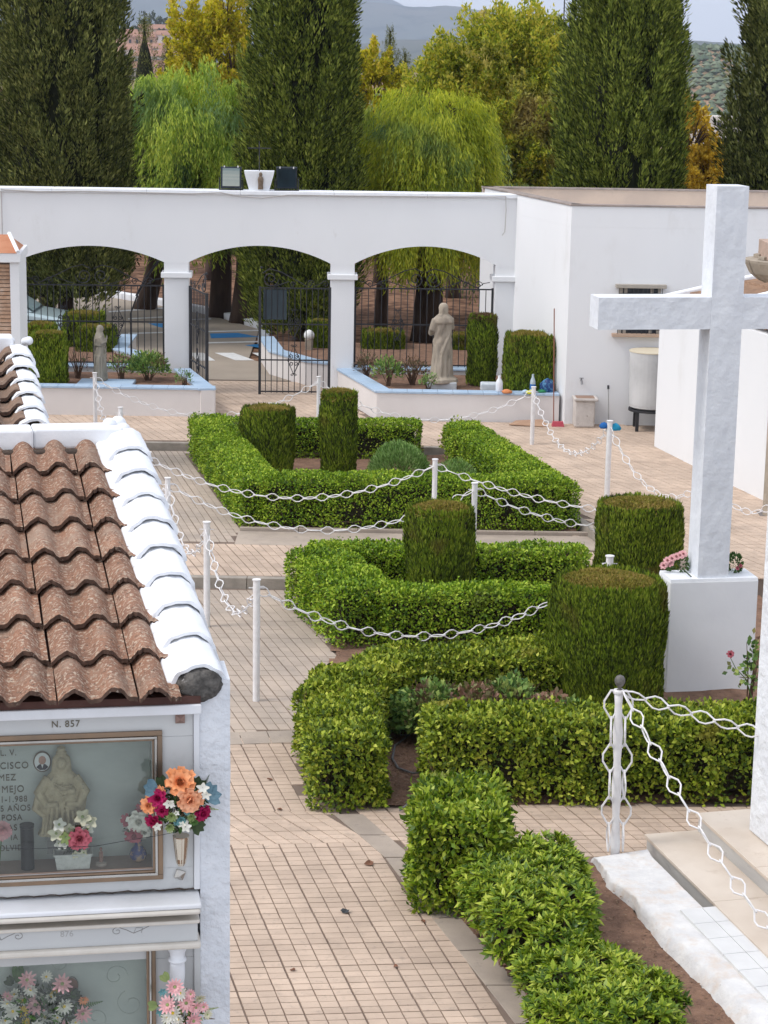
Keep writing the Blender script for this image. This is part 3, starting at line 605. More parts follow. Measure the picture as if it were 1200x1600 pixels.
def limekerb():
    top = [G(930, 1340, .10), G(950, 1365, .10), G(985, 1395, .12), G(1035, 1440, .13), G(1085, 1490, .13), G(1150, 1550, .13), G(1210, 1610, .13)]
    toe = [G(925, 1345, .0), G(948, 1388, .0), G(990, 1425, .0), G(1030, 1480, 0), G(1080, 1530, 0), G(1125, 1575, 0), G(1165, 1625, 0)]
    inn = [G(1012, 1327, .10), G(1018, 1338, .10), G(1058, 1378, .12), G(1098, 1418, .13), G(1120, 1465, .13), G(1180, 1525, .13), G(1250, 1590, .13)]
    mb = MB(); nseg, nc = 60, 14; row = []
    for i in range(nseg + 1):
        t = i / nseg * 6; k = min(5, int(t)); f = t - k; L3 = lambda a: np.array(a[k]) * (1 - f) + np.array(a[k + 1]) * f
        A, B_, C_ = L3(toe), L3(top), L3(inn)
        for j in range(nc + 1):
            s = j / nc; p = A * (1 - s / .4) + B_ * (s / .4) if s < .4 else B_ * (1 - (s - .4) / .6) + C_ * ((s - .4) / .6)
            nz = float(wav(np.array([[p[0], p[1], 0]]), 11, 3)[0]) * .018 + float(wav(np.array([[p[0], p[1], 0]]), 37, 5)[0]) * .009
            amp = 1.1 if s < .42 else .08
            mb.v.append((p[0] + nz * amp, p[1], max(-.02, p[2] + nz * amp + (.02 * math.sin(s / .4 * PI) if s < .4 else 0))))
    W_ = nc + 1
    for i in range(nseg):
        for j in range(nc): mb.f.append((i * W_ + j, (i + 1) * W_ + j, (i + 1) * W_ + j + 1, i * W_ + j + 1))
    mb.f.append(tuple(range(W_)))
    return mb
LIMEK = mat('lumpy_limewash', (.72, .71, .70), (.60, .595, .60), 6, bump=.009, bscale=26, bdet=6, rough=.9, dirt=[((.60, .49, .40), 3.2, .50, .74), ((.25, .21, .18), 26, .66, .72)])
limekerb().build('whitewashed_kerb', LIMEK, smooth=True, label='thick lumpy whitewashed kerb between brown soil and marble steps', cat='kerb')
a0 = G(1062, 1421, .15); MF = Fr(a0[0], a0[1], .25)
ms = thing('marble_slab_edging', 'two rows of small pale marble slabs set on the whitewashed kerb', 'edging', tuple(a0))
for i in range(9):
    for j in range(2):
        MB().box(j * .20 + .003, j * .20 + .197, i * .305 + .003, i * .305 + .302, .05, .152, MF).build('slab', MARBW, ms, bevel=.003)

# ------------------------------------------------------------------ cross on its pedestal
CF = Fr(3.31, 22.85, .17)
ped = thing('cross_pedestal', 'square white plastered pedestal carrying the big white cross', 'pedestal', (3.8, 23, 0))
uR = CF.px(1180, 1000)[0]
MB().box(0, uR, -.46, 0, -.05, 1.33, CF).build('plinth', WHITE, ped, bevel=.012)
MB().box(.004, uR - .004, -.456, -.004, 1.328, 1.36, CF, taper=.006).build('top', LIME, ped)
ul, ur_ = CF.px(1090, 900, -.04)[0], CF.px(1138, 900, -.04)[0]
X0 = CF.px(935, 490, -.04)[0]; zb_, zt_ = CF.px(1000, 515, -.04)[1], CF.px(1000, 465, -.04)[1]; ztop = CF.px(1135, 291, -.04)[1]; uc = (ul + ur_) / 2
def gridbox(mb, u0, u1, w0, w1, z0, z1, fr, st_=.05, amp=.006, seed=0):
    """box with finely divided, slightly uneven plaster faces"""
    def face(o, a, b, na, nb, nn):
        base = len(mb.v)
        for i in range(na + 1):
            for j in range(nb + 1):
                p = np.array(o) + np.array(a) * i / na + np.array(b) * j / nb
                edge = i in (0, na) or j in (0, nb)
                k = 0 if edge else float(wav(np.array([p * [1, 1, .6]]), 13, seed)[0] + .6 * wav(np.array([p]), 31, seed + 3)[0]) * amp
                mb.v.append(fr.p(*(p + np.array(nn) * k)))
        for i in range(na):
            for j in range(nb): q = base + i * (nb + 1) + j; mb.f.append((q, q + nb + 1, q + nb + 2, q + 1))
    nu, nw, nz = [max(1, int(round(x / st_))) for x in (u1 - u0, w1 - w0, z1 - z0)]
    U, W_, Z = (u1 - u0, 0, 0), (0, w1 - w0, 0), (0, 0, z1 - z0)
    face((u0, w1, z0), U, Z, nu, nz, (0, 1, 0)); face((u1, w0, z0), (-(u1 - u0), 0, 0), Z, nu, nz, (0, -1, 0))
    face((u0, w0, z0), W_, Z, nw, nz, (-1, 0, 0)); face((u1, w1, z0), (0, -(w1 - w0), 0), Z, nw, nz, (1, 0, 0))
    face((u0, w1, z1), U, (0, -(w1 - w0), 0), nu, nw, (0, 0, 1)); face((u0, w0, z0), U, W_, nu, nw, (0, 0, -1))
    return mb
cr = thing('stone_cross', 'big white roughly plastered cross standing on the white pedestal', 'cross', CF.p(uc, -.2, 1.36))
CRW = mat('cross_plaster', (.72, .745, .785), (.66, .685, .73), 5, bump=.010, bscale=13, bdet=5, rough=.9, dirt=[((.50, .51, .53), 30, .70, .76)])
gridbox(MB(), ul, ur_, -.42, -.04, 1.361, ztop, CF, seed=2).build('shaft', CRW, cr)
gridbox(MB(), X0, ul - .001, -.40, -.042, zb_, zt_, CF, seed=5).build('arm', CRW, cr)
gridbox(MB(), ur_ + .001, 2 * uc - X0, -.40, -.042, zb_, zt_, CF, seed=8).build('arm', CRW, cr)

# ------------------------------------------------------------------ entrance arcade
AF = Fr(-8, 42.32, .05)
def apx(x, y, w=0): return AF.px(x, y, w)
z_top = 4.42; uend = apx(796, 400)[0] + .14; u0 = apx(-60, 400)[0]
arch = [(30, 257), (295, 516), (553, 772)]; spr = [apx(30, 407)[1], apx(400, 411)[1], apx(650, 413)[1]]; apex = [apx(143, 384)[1], apx(405, 384)[1], apx(655, 385)[1]]
arcade = thing('entrance_arcade', 'long white wall with three wide arches at the cemetery entrance', 'arcade', AF.p(6, -.2, ZC))
U = [(apx(a, 500)[0], apx(b, 500)[0]) for a, b in arch]
def archz(u):
    for (a, b), s, t in zip(U, spr, apex):
        if a < u < b:
            c = (a + b) / 2; hw = (b - a) / 2; r = t - s; R_ = (hw * hw + r * r) / (2 * r); return t - R_ + math.sqrt(R_ * R_ - (u - c) ** 2)
    return None
def arcade_wall():
    us = {u0, uend}
    for a, b in U:
        for i in range(33): us.add(a + (b - a) * i / 32)
    us = sorted(us); mb = MB(); T = .45
    for a, b in zip(us[:-1], us[1:]):
        m = (a + b) / 2; za, zb = (archz(a + 1e-6), archz(b - 1e-6)) if archz(m) is not None else (None, None)
        if archz(m) is None: za = zb = 3.0   # solid above the pillars
        if za is None: za = spr[0]
        if zb is None: zb = spr[0]
        q = [AF.p(a, 0, za), AF.p(b, 0, zb), AF.p(b, 0, z_top), AF.p(a, 0, z_top), AF.p(a, -T, za), AF.p(b, -T, zb), AF.p(b, -T, z_top), AF.p(a, -T, z_top)]
        mb.add(q, [(0, 1, 2, 3), (5, 4, 7, 6), (4, 5, 1, 0), (3, 2, 6, 7)])
    mb.box(u0, u0 + .01, -T, 0, 3, z_top, AF); mb.box(uend - .01, uend, -T, 0, 3, z_top, AF)
    return mb
arcade_wall().build('wall', WALLW, arcade)
for k in range(6):
    a = u0 - .05 + (uend - u0 + .1) * k / 6; b = u0 - .05 + (uend - u0 + .1) * (k + 1) / 6 - .004
    MB().box(a, b, -.5, .05, z_top + .001, z_top + .085, AF).build('coping', LIME, arcade, bevel=.012)
pill = [(apx(16, 500)[0], U[0][0]), (U[0][1], U[1][0]), (U[1][1], U[2][0]), (U[2][1], uend)]
for i, (a, b) in enumerate(pill):
    MB().box(a - .002, b + .002, -.448, -.003, ZC - .02, 3.02 if i not in () else 3, AF).build('pillar', WALLW, arcade, bevel=.008)
    if i: MB().box(a - .065, b + (.065 if i < 3 else 0), -.5, .06, apx(275, 434)[1], apx(275, 426.5)[1] + .01, AF).build('capital', WALLW, arcade, bevel=.01)
# low walls with blue caps between the outer pillars
for i in (0, 2):
    a, b = U[i]; t = thing('low_wall', ('low white wall with pale blue cap under the left arch' if i == 0 else 'low white wall with pale blue cap under the right arch'), 'wall', AF.p((a + b) / 2, -.2, ZC))
    MB().box(a + .003, b - .003, -.40, -.05, ZC - .02, .80, AF).build('wall', WARMW, t)
    n = 12
    for k in range(n): MB().box(a + .003 + (b - a - .006) * k / n, a + (b - a) * (k + 1) / n - .004, -.43, -.02, .802, .84, AF).build('cap_tile', BLUECAP, t, bevel=.004)
# gates and grilles
def spiral(c, r, turns=1.6, n=26, sgn=1, a0=0, z=1):
    return [(c[0] + sgn * r * (1 - i / n * .85) * math.cos(a0 + i / n * turns * 2 * PI), c[1], c[2] + z * r * (1 - i / n * .85) * math.sin(a0 + i / n * turns * 2 * PI)) for i in range(n + 1)]
def diamond(mb, fr, u, w, z, s=.13, h=.3):
    mb.tube([(u, w, z - h), (u - s, w, z), (u, w, z + h), (u + s, w, z), (u, w, z - h)], .011, 4, fr=fr)
    for sg in (-1, 1):
        for zz in (-1, 1):
            mb.tube(spiral((u + sg * s * .45, w, z + zz * s * .55), s * .42, 1.4, 14, sg, 0, zz), .009, 4, fr=fr); mb.tube(spiral((u + sg * s * .25, w, z + zz * h), s * .25, 1.2, 10, sg, 0, zz), .008, 4, fr=fr)
def grille(name, label, fr, a, b, z0, z1, zmid, w, step, deco, crest='full', cat='grille', post=.02, lowbar=None, plate=False):
    t = thing(name, label, cat, fr.p((a + b) / 2, w, z0)); mb = MB()
    for z in (z1, zmid) + ((lowbar,) if lowbar else ()) + ((z0 + .03,)): mb.box(a, b, w - .012, w + .012, z - .014, z + .014, fr)
    mb.build('rails', IRON, t)
    for u in (a, b): MB().box(u - post, u + post, w - post, w + post, z0 - .03, z1 + .03, fr).build('post', IRON, t)
    n = max(3, round((b - a) / step)); me = None
    for i in range(1, n):
        u = a + (b - a) * i / n
        if me is None:
            me = bpy.data.meshes.new('bar'); m_ = MB(); m_.lathe((0, 0, 0), [(.0095, 0), (.0095, z1 - z0)], 5); me.from_pydata(m_.v, [], m_.f); me.materials.append(IRON)
        inst('bar', me, t, Matrix.Translation(fr.p(u, w, z0)))
    for (u, z) in deco:
        m_ = MB(); diamond(m_, fr, u, w + .02, z); m_.build('scroll_diamond', IRON, t)
    m_ = MB(); W_ = b - a; c = (a + b) / 2
    if crest == 'full':
        for sg in (-1, 1):
            R_ = .17; m_.tube(spiral((c + sg * (R_ + .01), w, z1 + R_ + .02), R_, 1.7, 30, -sg, PI, 1), .011, 5, fr=fr)
            m_.tube([(c + sg * .03, w, z1 + .34), (c + sg * .2, w, z1 + .42), (c + sg * .42, w, z1 + .37), (c + sg * .75, w, z1 + .2), (c + sg * 1.1, w, z1 + .04)], .011, 5, fr=fr)
            m_.tube([(c + sg * .35, w, z1 + .02), (c + sg * .7, w, z1 + .13), (c + sg * .78, w, z1 + .17)], .009, 5, fr=fr)
            m_.tube(spiral((c + sg * .88, w, z1 + .09), .08, 1.4, 16, sg, 0, 1), .009, 5, fr=fr); m_.tube(spiral((c + sg * (W_ / 2 - .3), w, z1 + .09), .09, 1.4, 16, sg, 0, 1), .009, 5, fr=fr)
            m_.tube([(c + sg * 1.12, w, z1 + .02), (c + sg * 1.25, w, z1 + .13), (c + sg * (W_ / 2 - .06), w, z1 + .15)], .009, 5, fr=fr)
    else:
        s = 1 if crest == 'l' else -1; e = a if s > 0 else b
        m_.tube(spiral((e + s * .22, w, z1 + .19), .17, 1.7, 30, -s, PI, 1), .012, 5, fr=fr)
        m_.tube([(e + s * .04, w, z1 + .3), (e + s * .2, w, z1 + .40), (e + s * .45, w, z1 + .33), (e + s * .75, w, z1 + .17), (e + s * 1.0, w, z1 + .03)], .011, 5, fr=fr)
        m_.tube([(e + s * .3, w, z1 + .03), (e + s * .6, w, z1 + .14)], .009, 5, fr=fr); m_.tube(spiral((e + s * .68, w, z1 + .07), .07, 1.3, 14, s, 0, 1), .009, 5, fr=fr)
        m_.tube(spiral((e + s * 1.05, w, z1 + .1), .08, 1.4, 14, s, 0, 1), .009, 5, fr=fr); m_.tube([(e + s * 1.1, w, z1 + .03), (e + s * 1.3, w, z1 + .12)], .009, 5, fr=fr); m_.tube(spiral((e + s * 1.36, w, z1 + .09), .08, 1.4, 14, -s, 0, 1), .009, 5, fr=fr)
        m_.ball(fr.p(e + s * .03, w, z1 + .42), .03)
    m_.build('scroll_crest', IRON, t)
    if plate: MB().box(a + .07, a + .56, w - .03, w - .015, z1 - .66, z1 - .03, fr).build('sheet_panel', mat('dark_sheet', (.035, .05, .06), (.05, .07, .085), 2, rough=.6), t)
    return t
zg = apx(150, 447)[1]; zm = apx(150, 504)[1]
grille('iron_grille', 'black wrought iron grille filling the left arch behind the praying statue', AF, U[0][0] + .03, U[0][1] - .03, .86, zg, zm, -.2, .135, [(apx(183, 505)[0], zm), (apx(98, 505)[0] , zm)])
grille('iron_grille', 'black wrought iron grille filling the right arch behind the robed statue', AF, U[2][0] + .03, U[2][1] - .03, .86, zg, zm, -.2, .135, [(apx(622, 505)[0], zm)])
a, b = apx(406, 500)[0], apx(515, 500)[0]
grille('iron_gate', 'closed black wrought iron gate leaf with a dark sheet panel', AF, a, b, .30, zg, apx(460, 507)[1], -.03, .125, [(apx(459, 507)[0], apx(460, 507)[1]), (apx(459, 563)[0], apx(460, 563)[1])], 'l', 'gate', .028, apx(460, 563)[1], plate=True)
h0 = AF.p(U[1][0] + .03, .0, 0); dx, dy = .47, -1.38; LF = Fr(h0[0], h0[1], math.atan2(dy, dx))
grille('iron_gate', 'open black wrought iron gate leaf seen nearly edge on', LF, .02, 1.45, .30, zg, apx(460, 507)[1], 0, .125, [(.72, apx(460, 507)[1]), (.72, apx(460, 563)[1])], 'r', 'gate', .028, apx(460, 563)[1])

# planters in front of the arcade
def planter(label, poly_outer, cap_w, z1, mtl=WARMW, front_n=12, inner_side=None, bed=None):
    t = thing('planter', label, 'planter', (*poly_outer[0], ZC)); m = len(poly_outer)
    for i in range(m - 1):
        a, b = np.array(poly_outer[i]), np.array(poly_outer[i + 1]); d = b - a; Ld = np.linalg.norm(d); d /= Ld; s = np.array([-d[1], d[0]]) * (1 if inner_side is None else inner_side)
        e = .0 if i else 0
        MB().prism([tuple(a), tuple(b), tuple(b + s * (cap_w - .06)), tuple(a + s * (cap_w - .06))], ZC - .05, z1 - .04).build('wall', mtl, t)
        n = max(2, round(Ld / .3))
        sh = s * (-.03)
        for k in range(n):
            p, q = a + d * Ld * (k + .01) / n + sh, a + d * Ld * (k + .99) / n + sh
            off = .0003 * (i + 1)
            MB().prism([tuple(p), tuple(q), tuple(q + s * (cap_w + .02)), tuple(p + s * (cap_w + .02))], z1 - .039, z1 + off).build('cap_tile', BLUECAP, t, bevel=.003)
    if bed: MB().prism(bed, z1 - .3, z1 - .1).build('soil', SOIL, t)
    return t
zp = .84
planter('white planter with pale blue cap in front of the left arch', [(-9.5, 39.62), (-3.36, 39.70), (-4.12, 42.32)], .33, zp, bed=[(-9.4, 39.8), (-3.6, 39.9), (-4.3, 42.3), (-9.4, 42.1)], inner_side=1)
planter('white planter with slanting pale blue cap in front of the right arch', [(-1.02, 42.65), (-.18, 39.70), (3.40, 39.72)], .33, zp, bed=[(-.7, 42.6), (.05, 39.9), (3.3, 39.9), (2.9, 41.3), (2.5, 42.7)], inner_side=1)
# outside, beyond the gate
pr = [tuple(G(413, 540, .8)[:2]), tuple(G(484, 558, .8)[:2]), (-.9, 43.5)]
planter('outer white planter with blue cap beyond the closed gate leaf', [(-3.0, 47.9), (-2.62, 45.5), (-1.75, 44.0), (-1.0, 43.55)], .35, .8, bed=[(-2.7, 47.8), (-2.3, 45.6), (-1.5, 44.3), (2.3, 43.6), (2.2, 47.8)], inner_side=1)
planter('outer white planter with blue cap beyond the left grille', [(-4.35, 43.4), (-5.0, 44.3), (-5.85, 45.6), (-5.9, 47.9)], .35, .8, bed=[(-9, 43.3), (-4.7, 43.4), (-6.0, 45.6), (-6.2, 47.8), (-9, 47.8)], inner_side=1)
planter('blue capped kerb wall behind the outer clipped hedges', [(-.7, 46.1), (2.6, 46.2)], .3, .62, inner_side=1)
planter('blue capped kerb wall beyond the left grille hedges', [(-8.4, 45.3), (-6.1, 45.4)], .3, .62, inner_side=1)

# car park
_c = [(-9.5, 44.6), (-1.2, 44.6), (-3.25, 47.9), G2(405, 514, ZC), G2(328, 492, ZC), G2(255, 478, ZC), G2(160, 462, ZC), G2(60, 450, ZC), (-14, 60)]
MB().prism(_c, .0, ZC - .008).build('car_park', ASPH, kind='structure')
kp = [G2(60, 449, ZC), G2(160, 460, ZC), G2(255, 476, ZC), G2(328, 490, ZC), G2(405, 512, ZC), (-3.2, 50.5)]
for (p, q) in zip(kp[:-1], kp[1:]):
    p, q = np.array(p), np.array(q); Ld = np.linalg.norm(q - p); d = (q - p) / Ld; s = np.array([-d[1], d[0]]); n = max(1, round(Ld / 1.0))
    for k in range(n):
        x, y = p + d * Ld * (k + .01) / n, p + d * Ld * (k + .99) / n
        MB().prism([tuple(x), tuple(y), tuple(y + s * .28), tuple(x + s * .28)], .1, ZC + .13).build('white_kerb_stone', LINEW if False else LIME, bpy.data.objects['car_park'], bevel=.02)
def paint(pts, m, name): MB().prism([tuple(G(x, y, ZC)[:2]) for x, y in pts][::-1], ZC - .007, ZC - .002).build(name, m, bpy.data.objects['car_park'])
paint([(328, 521), (372, 520), (404, 526), (330, 528)], LINEB, 'blue_marking'); paint([(383, 539), (408, 537), (412, 542), (405, 543)], LINEB, 'blue_marking'); paint([(232, 505), (262, 505), (262, 512), (250, 511)], LINEB, 'blue_marking')
paint([(336, 551), (365, 551), (397, 562.5), (368, 562.5)], LINEW, 'crossing_stripe'); paint([(394, 551), (420, 551), (440, 560), (412, 560)], LINEW, 'crossing_stripe'); paint([(296, 551), (318, 551), (336, 563), (308, 563)], LINEW, 'crossing_stripe')
for (x0, y0, x1, y1) in ((325, 517, 405, 515), (325, 534.5, 412, 532.5), (170, 486, 262, 480), (200, 497, 262, 494), (200, 520, 262, 518), (260, 500, 330, 497)):
    paint([(x0, y0), (x1, y1), (x1, y1 + 1.6), (x0, y0 + 1.6)], LINEW, 'bay_line')
# ------------------------------------------------------------------ white building on the right
HA, HB = np.array([3.50, 39.60]), np.array([2.02, 45.2]); HCn, HD = np.array([14.5, 39.85]), np.array([14.0, 45.5])
house = thing('white_building', 'tall plain white building with a parapet round its flat roof', 'building', (7, 42, ZC))
MB().prism([tuple(HA), tuple(HCn), tuple(HD), tuple(HB)], ZC - .1, 4.1).build('wall', WALLW, house)
PEACH = mat('peach_plaster', (.58, .46, .37), (.50, .40, .33), 1.2, bump=.004, bscale=8, rough=.95, dirt=[((.38, .31, .27), 2.5, .58, .8)])
COPE = mat('weathered_coping', (.36, .30, .27), (.25, .215, .2), 4, rough=.95)
def parapet(a, b, inward, nm):
    a, b = np.array(a), np.array(b); d = (b - a) / np.linalg.norm(b - a); s = np.array([-d[1], d[0]]) * inward
    MB().prism([tuple(a), tuple(b), tuple(b + s * .12), tuple(a + s * .12)][::(1 if inward > 0 else -1)], 4.101, 4.50).build('parapet', WALLW, house)
    MB().prism([tuple(a + s * .121), tuple(b + s * .121), tuple(b + s * .2), tuple(a + s * .2)][::(1 if inward > 0 else -1)], 4.101, 4.50).build('parapet_lining', PEACH, house)
    MB().prism([tuple(a - s * .02), tuple(b - s * .02), tuple(b + s * .23), tuple(a + s * .23)][::(1 if inward > 0 else -1)], 4.501, 4.535).build('coping', COPE, house, bevel=.006)
parapet(HA, HCn, 1, 'f'); parapet(HB + [0, 0], HA + [0, .0], 1, 'l'); parapet(HD, HB, 1, 'b')
HF = Fr(HA[0], HA[1], math.atan2(HCn[1] - HA[1], HCn[0] - HA[0]))
wl, wt = HF.px(968, 449); wr, wb = HF.px(1029, 521)
win = MB().box(wl, wr, -.01, .012, wb, wt, HF).build('window', mat('window_recess', (.03, .035, .045), rough=.15, spec=.6), house)
FRB = mat('beige_window_frame', (.42, .38, .33), (.36, .33, .29), 8, rough=.7)
for u in (wl, wl + .09, wr - .20, wr - .06): MB().box(u, u + .06, .013, .05, wb, wt, HF).build('frame', FRB, win)
MB().box(wl - .08, wr + .10, .0, .14, wt, wt + .07, HF).build('lintel', FRB, win, bevel=.005)
MB().box(wl - .12, wr + .02, .0, .16, wb - .06, wb, HF).build('sill', mat('tan_sill', (.50, .36, .27), (.42, .31, .24), 6), win, bevel=.005)
mb = MB(); nb = 9
for i in range(nb + 1): u = wl - .02 + (wr - wl + .04) * i / nb; mb.tube([(u, .12, wb + .0), (u, .12, wt)], .008, 4, fr=HF)
for z in (wb + .08, (wb + wt) / 2, wt - .1): mb.tube([(wl - .02, .12, z), (wr + .02, .12, z)], .008, 4, fr=HF)
mb.build('bars', IRON, win)

# ------------------------------------------------------------------ columbarium blocks on the right
TILE2 = mat('far_roof_tile', (.32, .20, .13), (.22, .14, .095), 5, rough=.95, dirt=[((.12, .09, .06), 14, .6, .75)])
def niche_block(label, corner_back, corner_front, length, z1, rise, psi_side):
    a, b = np.array(corner_back), np.array(corner_front); d = b - a; u = np.array([math.cos(.22), math.sin(.22)])
    t = thing('niche_block', label, 'niche block', (*a, ZC)); c, e = b + u * length, a + u * length
    z2 = z1 + rise
    MB().prism([tuple(a), tuple(b), tuple(c), tuple(e)], ZC - .05, [z1, z1, z2, z2]).build('wall', WALLW, t, bevel=.006)
    L_ = np.linalg.norm(d); dn = d / L_
    # corrugated tiles, rising to the right
    mb = MB(); nu, nw = 5, int(L_ / .045)
    for i in range(nu + 1):
        for j in range(nw + 1):
            for q in (0, 1):
                f = (i + q * .98) / (nu + 1); p = a + u * length * f + dn * (L_ * j / nw)
                mb.v.append((p[0], p[1], z1 + .03 + rise * f + .035 * abs(math.sin(j * .045 / .2 * PI)) + (.03 if q == 0 else 0.0)))
    W_ = nw + 1
    def vid(i, q, j): return (i * W_ + j) * 2 + q
    for i in range(nu + 1):
        for j in range(nw):
            mb.f.append((vid(i, 0, j), vid(i, 0, j + 1), vid(i, 1, j + 1), vid(i, 1, j)))
            if i < nu: mb.f.append((vid(i, 1, j), vid(i, 1, j + 1), vid(i + 1, 0, j + 1), vid(i + 1, 0, j)))
    mb.build('roof_tiles', TILE2, t)
    for (p, nm) in ((a, 0), (b, 1)):
        o = 0 if nm == 0 else -.16
        q0, q1 = p + dn * o, p + dn * (o + .16)
        MB().add([(*q0, z1 + .02), (*q1, z1 + .02), (*(q1 + u * length), z2 + .02), (*(q0 + u * length), z2 + .02), (*q0, z1 + .13), (*q1, z1 + .13), (*(q1 + u * length), z2 + .14), (*(q0 + u * length), z2 + .14)], [(3, 2, 1, 0), (4, 5, 6, 7), (0, 1, 5, 4), (1, 2, 6, 5), (2, 3, 7, 6), (3, 0, 4, 7)]).build('verge', LIME, t, bevel=.03)
    return t
niche_block('white niche block end wall left of the cross shaft', (4.98, 37.33), (5.46, 35.35), 3.0, 2.95, .62, 0)
niche_block('white niche block end wall right of the cross shaft', (5.72, 34.25), (6.19, 32.50), 3.0, 2.95, .62, 0)
STONE = mat('beige_stone', (.42, .36, .29), (.30, .26, .21), 5, rough=.9, bump=.004, bscale=30, dirt=[((.14, .12, .10), 11, .6, .75)])
cx, cy = float(D(1232, 450, 31.5)[0]), 31.5
fin = thing('stone_monument', 'beige stone bowl shaped capital on a column at the picture edge', 'monument', (cx, cy, ZC)); zc = float(D(1200, 440, 31.5)[2])
mb = MB(); mb.lathe((cx, cy, ZC), [(.20, 0), (.20, zc - ZC - .1), (.34, zc - ZC)], 24); mb.build('column', STONE, fin)
mb = MB(); mb.lathe((cx, cy, zc), [(.38, 0), (.50, .05), (.61, .14), (.69, .30), (.70, .34), (.6, .35)], 28, wob=lambda a, j: 1 + .012 * abs(math.cos(a * 4))); mb.build('bowl', STONE, fin)
for k in range(8):
    a = k * PI / 4 + .3; m_ = MB(); m_.tube([(cx + r * math.cos(a), cy + r * math.sin(a), zc + z) for r, z in ((.39, 0), (.512, .05), (.622, .14), (.70, .30), (.71, .34))], .014, 5); m_.build('rib', STONE, fin)
for k in range(6): MB().box(-.075, .075, -.05, .05, 0, .05).xf(Matrix.Translation((cx + .52 * math.cos(k * PI / 3 + .5), cy + .52 * math.sin(k * PI / 3 + .5), zc + .352)) @ Matrix.Rotation(k * PI / 3 + .5 + PI / 2, 4, 'Z')).build('crest_block', STONE, fin, bevel=.004)
MB().box(cx - .42, cx + .42, cy - .42, cy + .42, zc + .352, zc + .62).build('plinth', mat('pinkish_stone', (.48, .35, .28), (.36, .27, .22), 6), fin, bevel=.01)

# brick niche pier far left, with tiled top
BP = Fr(-9, 34.2, .10)
def bp(x, y): return BP.px(x, y)
pu0, _ = bp(16, 450); pu1, _ = bp(30.5, 450); zt = bp(25, 401)[1]
bk = thing('brick_niche_end', 'white framed wall with bare brick infill at the far left', 'wall', BP.p(pu1, 0, ZC))
MB().box(pu0, pu1, -1.6, 0, ZC - .3, zt - .10, BP).build('frame', WALLW, bk, bevel=.008)
MB().box(pu0 - 2.5, pu1 + .03, -1.6, .05, zt - .098, zt + .06, BP).build('band', WALLW, bk, bevel=.01)
MB().box(pu0 - 2.5, pu0 - .001, -1.6, -.1, ZC - .3, zt - .1, BP).build('backing', JOINT, bk)
BRK = mat('pink_brick', (.42, .26, .17), (.55, .40, .30), 5, rough=.95, bump=.006, bscale=30, orand=.12, dirt=[((.60, .55, .5), 9, .6, .75)])
me = bpy.data.meshes.new('brick'); m_ = MB().box(-.118, .118, 0, .06, 0, .052); me.from_pydata(m_.v, [], m_.f); me.materials.append(BRK)
z = 1.6; k = 0
while z < zt - .16:
    for j in range(3):
        u = pu0 - .125 - j * .25 - (k % 2) * .12 + (.0 if k % 2 == 0 else .12); Mx = BP.M(u, -.07 + random.uniform(-.006, .006), z)
        inst('brick', me, bk, Mx)
    z += .066; k += 1
TERR = mat('terracotta_tile', (.42, .17, .09), (.50, .24, .14), 4, rough=.8)
mb = MB(); zt2 = zt + .06
q = [BP.p(pu0 - 2.5, .06, zt2 + .001), BP.p(pu1 - .03, .06, zt2 + .001), BP.p(pu1 - .22, -.6, zt2 + .26), BP.p(pu0 - 2.5, -.6, zt2 + .26), BP.p(pu1 - .03, -1.5, zt2), BP.p(pu0 - 2.5, -1.5, zt2)]
mb.add(q, [(0, 1, 2, 3), (1, 4, 2), (3, 2, 4, 5), (0, 5, 4, 1), (0, 3, 5)]); mb.build('roof', TERR, bk)
mb = MB(); mb.tube([BP.p(pu1 - .01, .05, zt2 + .02), BP.p(pu1 - .2, -.58, zt2 + .28)], .035, 6); mb.build('hip', LIME, bk)

# ------------------------------------------------------------------ roof ornaments on the arcade
zc = z_top + .085
u1, u2 = apx(382, 290, -.1)[0], apx(428, 290, -.1)[0]; hb = .40
pot = thing('belfry_block', 'small white flared block with a dark figure on the arcade coping', 'ornament', AF.p((u1 + u2) / 2, -.2, zc))
mb = MB(); c = (u1 + u2) / 2; q = []
for z, h in ((zc - .02, .20), (zc + hb - .06, .30), (zc + hb, .31), (zc + hb, .27)):
    q += [AF.p(c - h, -.2 - h * .6, z), AF.p(c + h, -.2 - h * .6, z), AF.p(c + h, -.2 + h * .6, z), AF.p(c - h, -.2 + h * .6, z)]
mb.add(q, [(3, 2, 1, 0), (12, 13, 14, 15)] + [(l * 4 + k, l * 4 + (k + 1) % 4, l * 4 + 4 + (k + 1) % 4, l * 4 + 4 + k) for l in range(3) for k in range(4)]); mb.build('block', LIME, pot)
BRONZE = mat('dark_bronze', (.12, .085, .06), (.20, .15, .11), 20, rough=.6)
mb = MB(); p0 = AF.p(c + .03, .01, zc + .03); mb.lathe(p0, [(.055, 0), (.05, .1), (.06, .2), (.05, .24), (.028, .27), (.036, .3), (.03, .335), (.005, .35)], 8, 1, .7); mb.build('small_figure', BRONZE, pot)
mb = MB(); mb.tube([AF.p(c, -.2, zc + hb), AF.p(c, -.2, zc + 1.0)], .012, 5); mb.tube([AF.p(c - .24, -.2, zc + .86), AF.p(c + .24, -.2, zc + .86)], .011, 5); mb.build('iron_cross', IRON, pot)
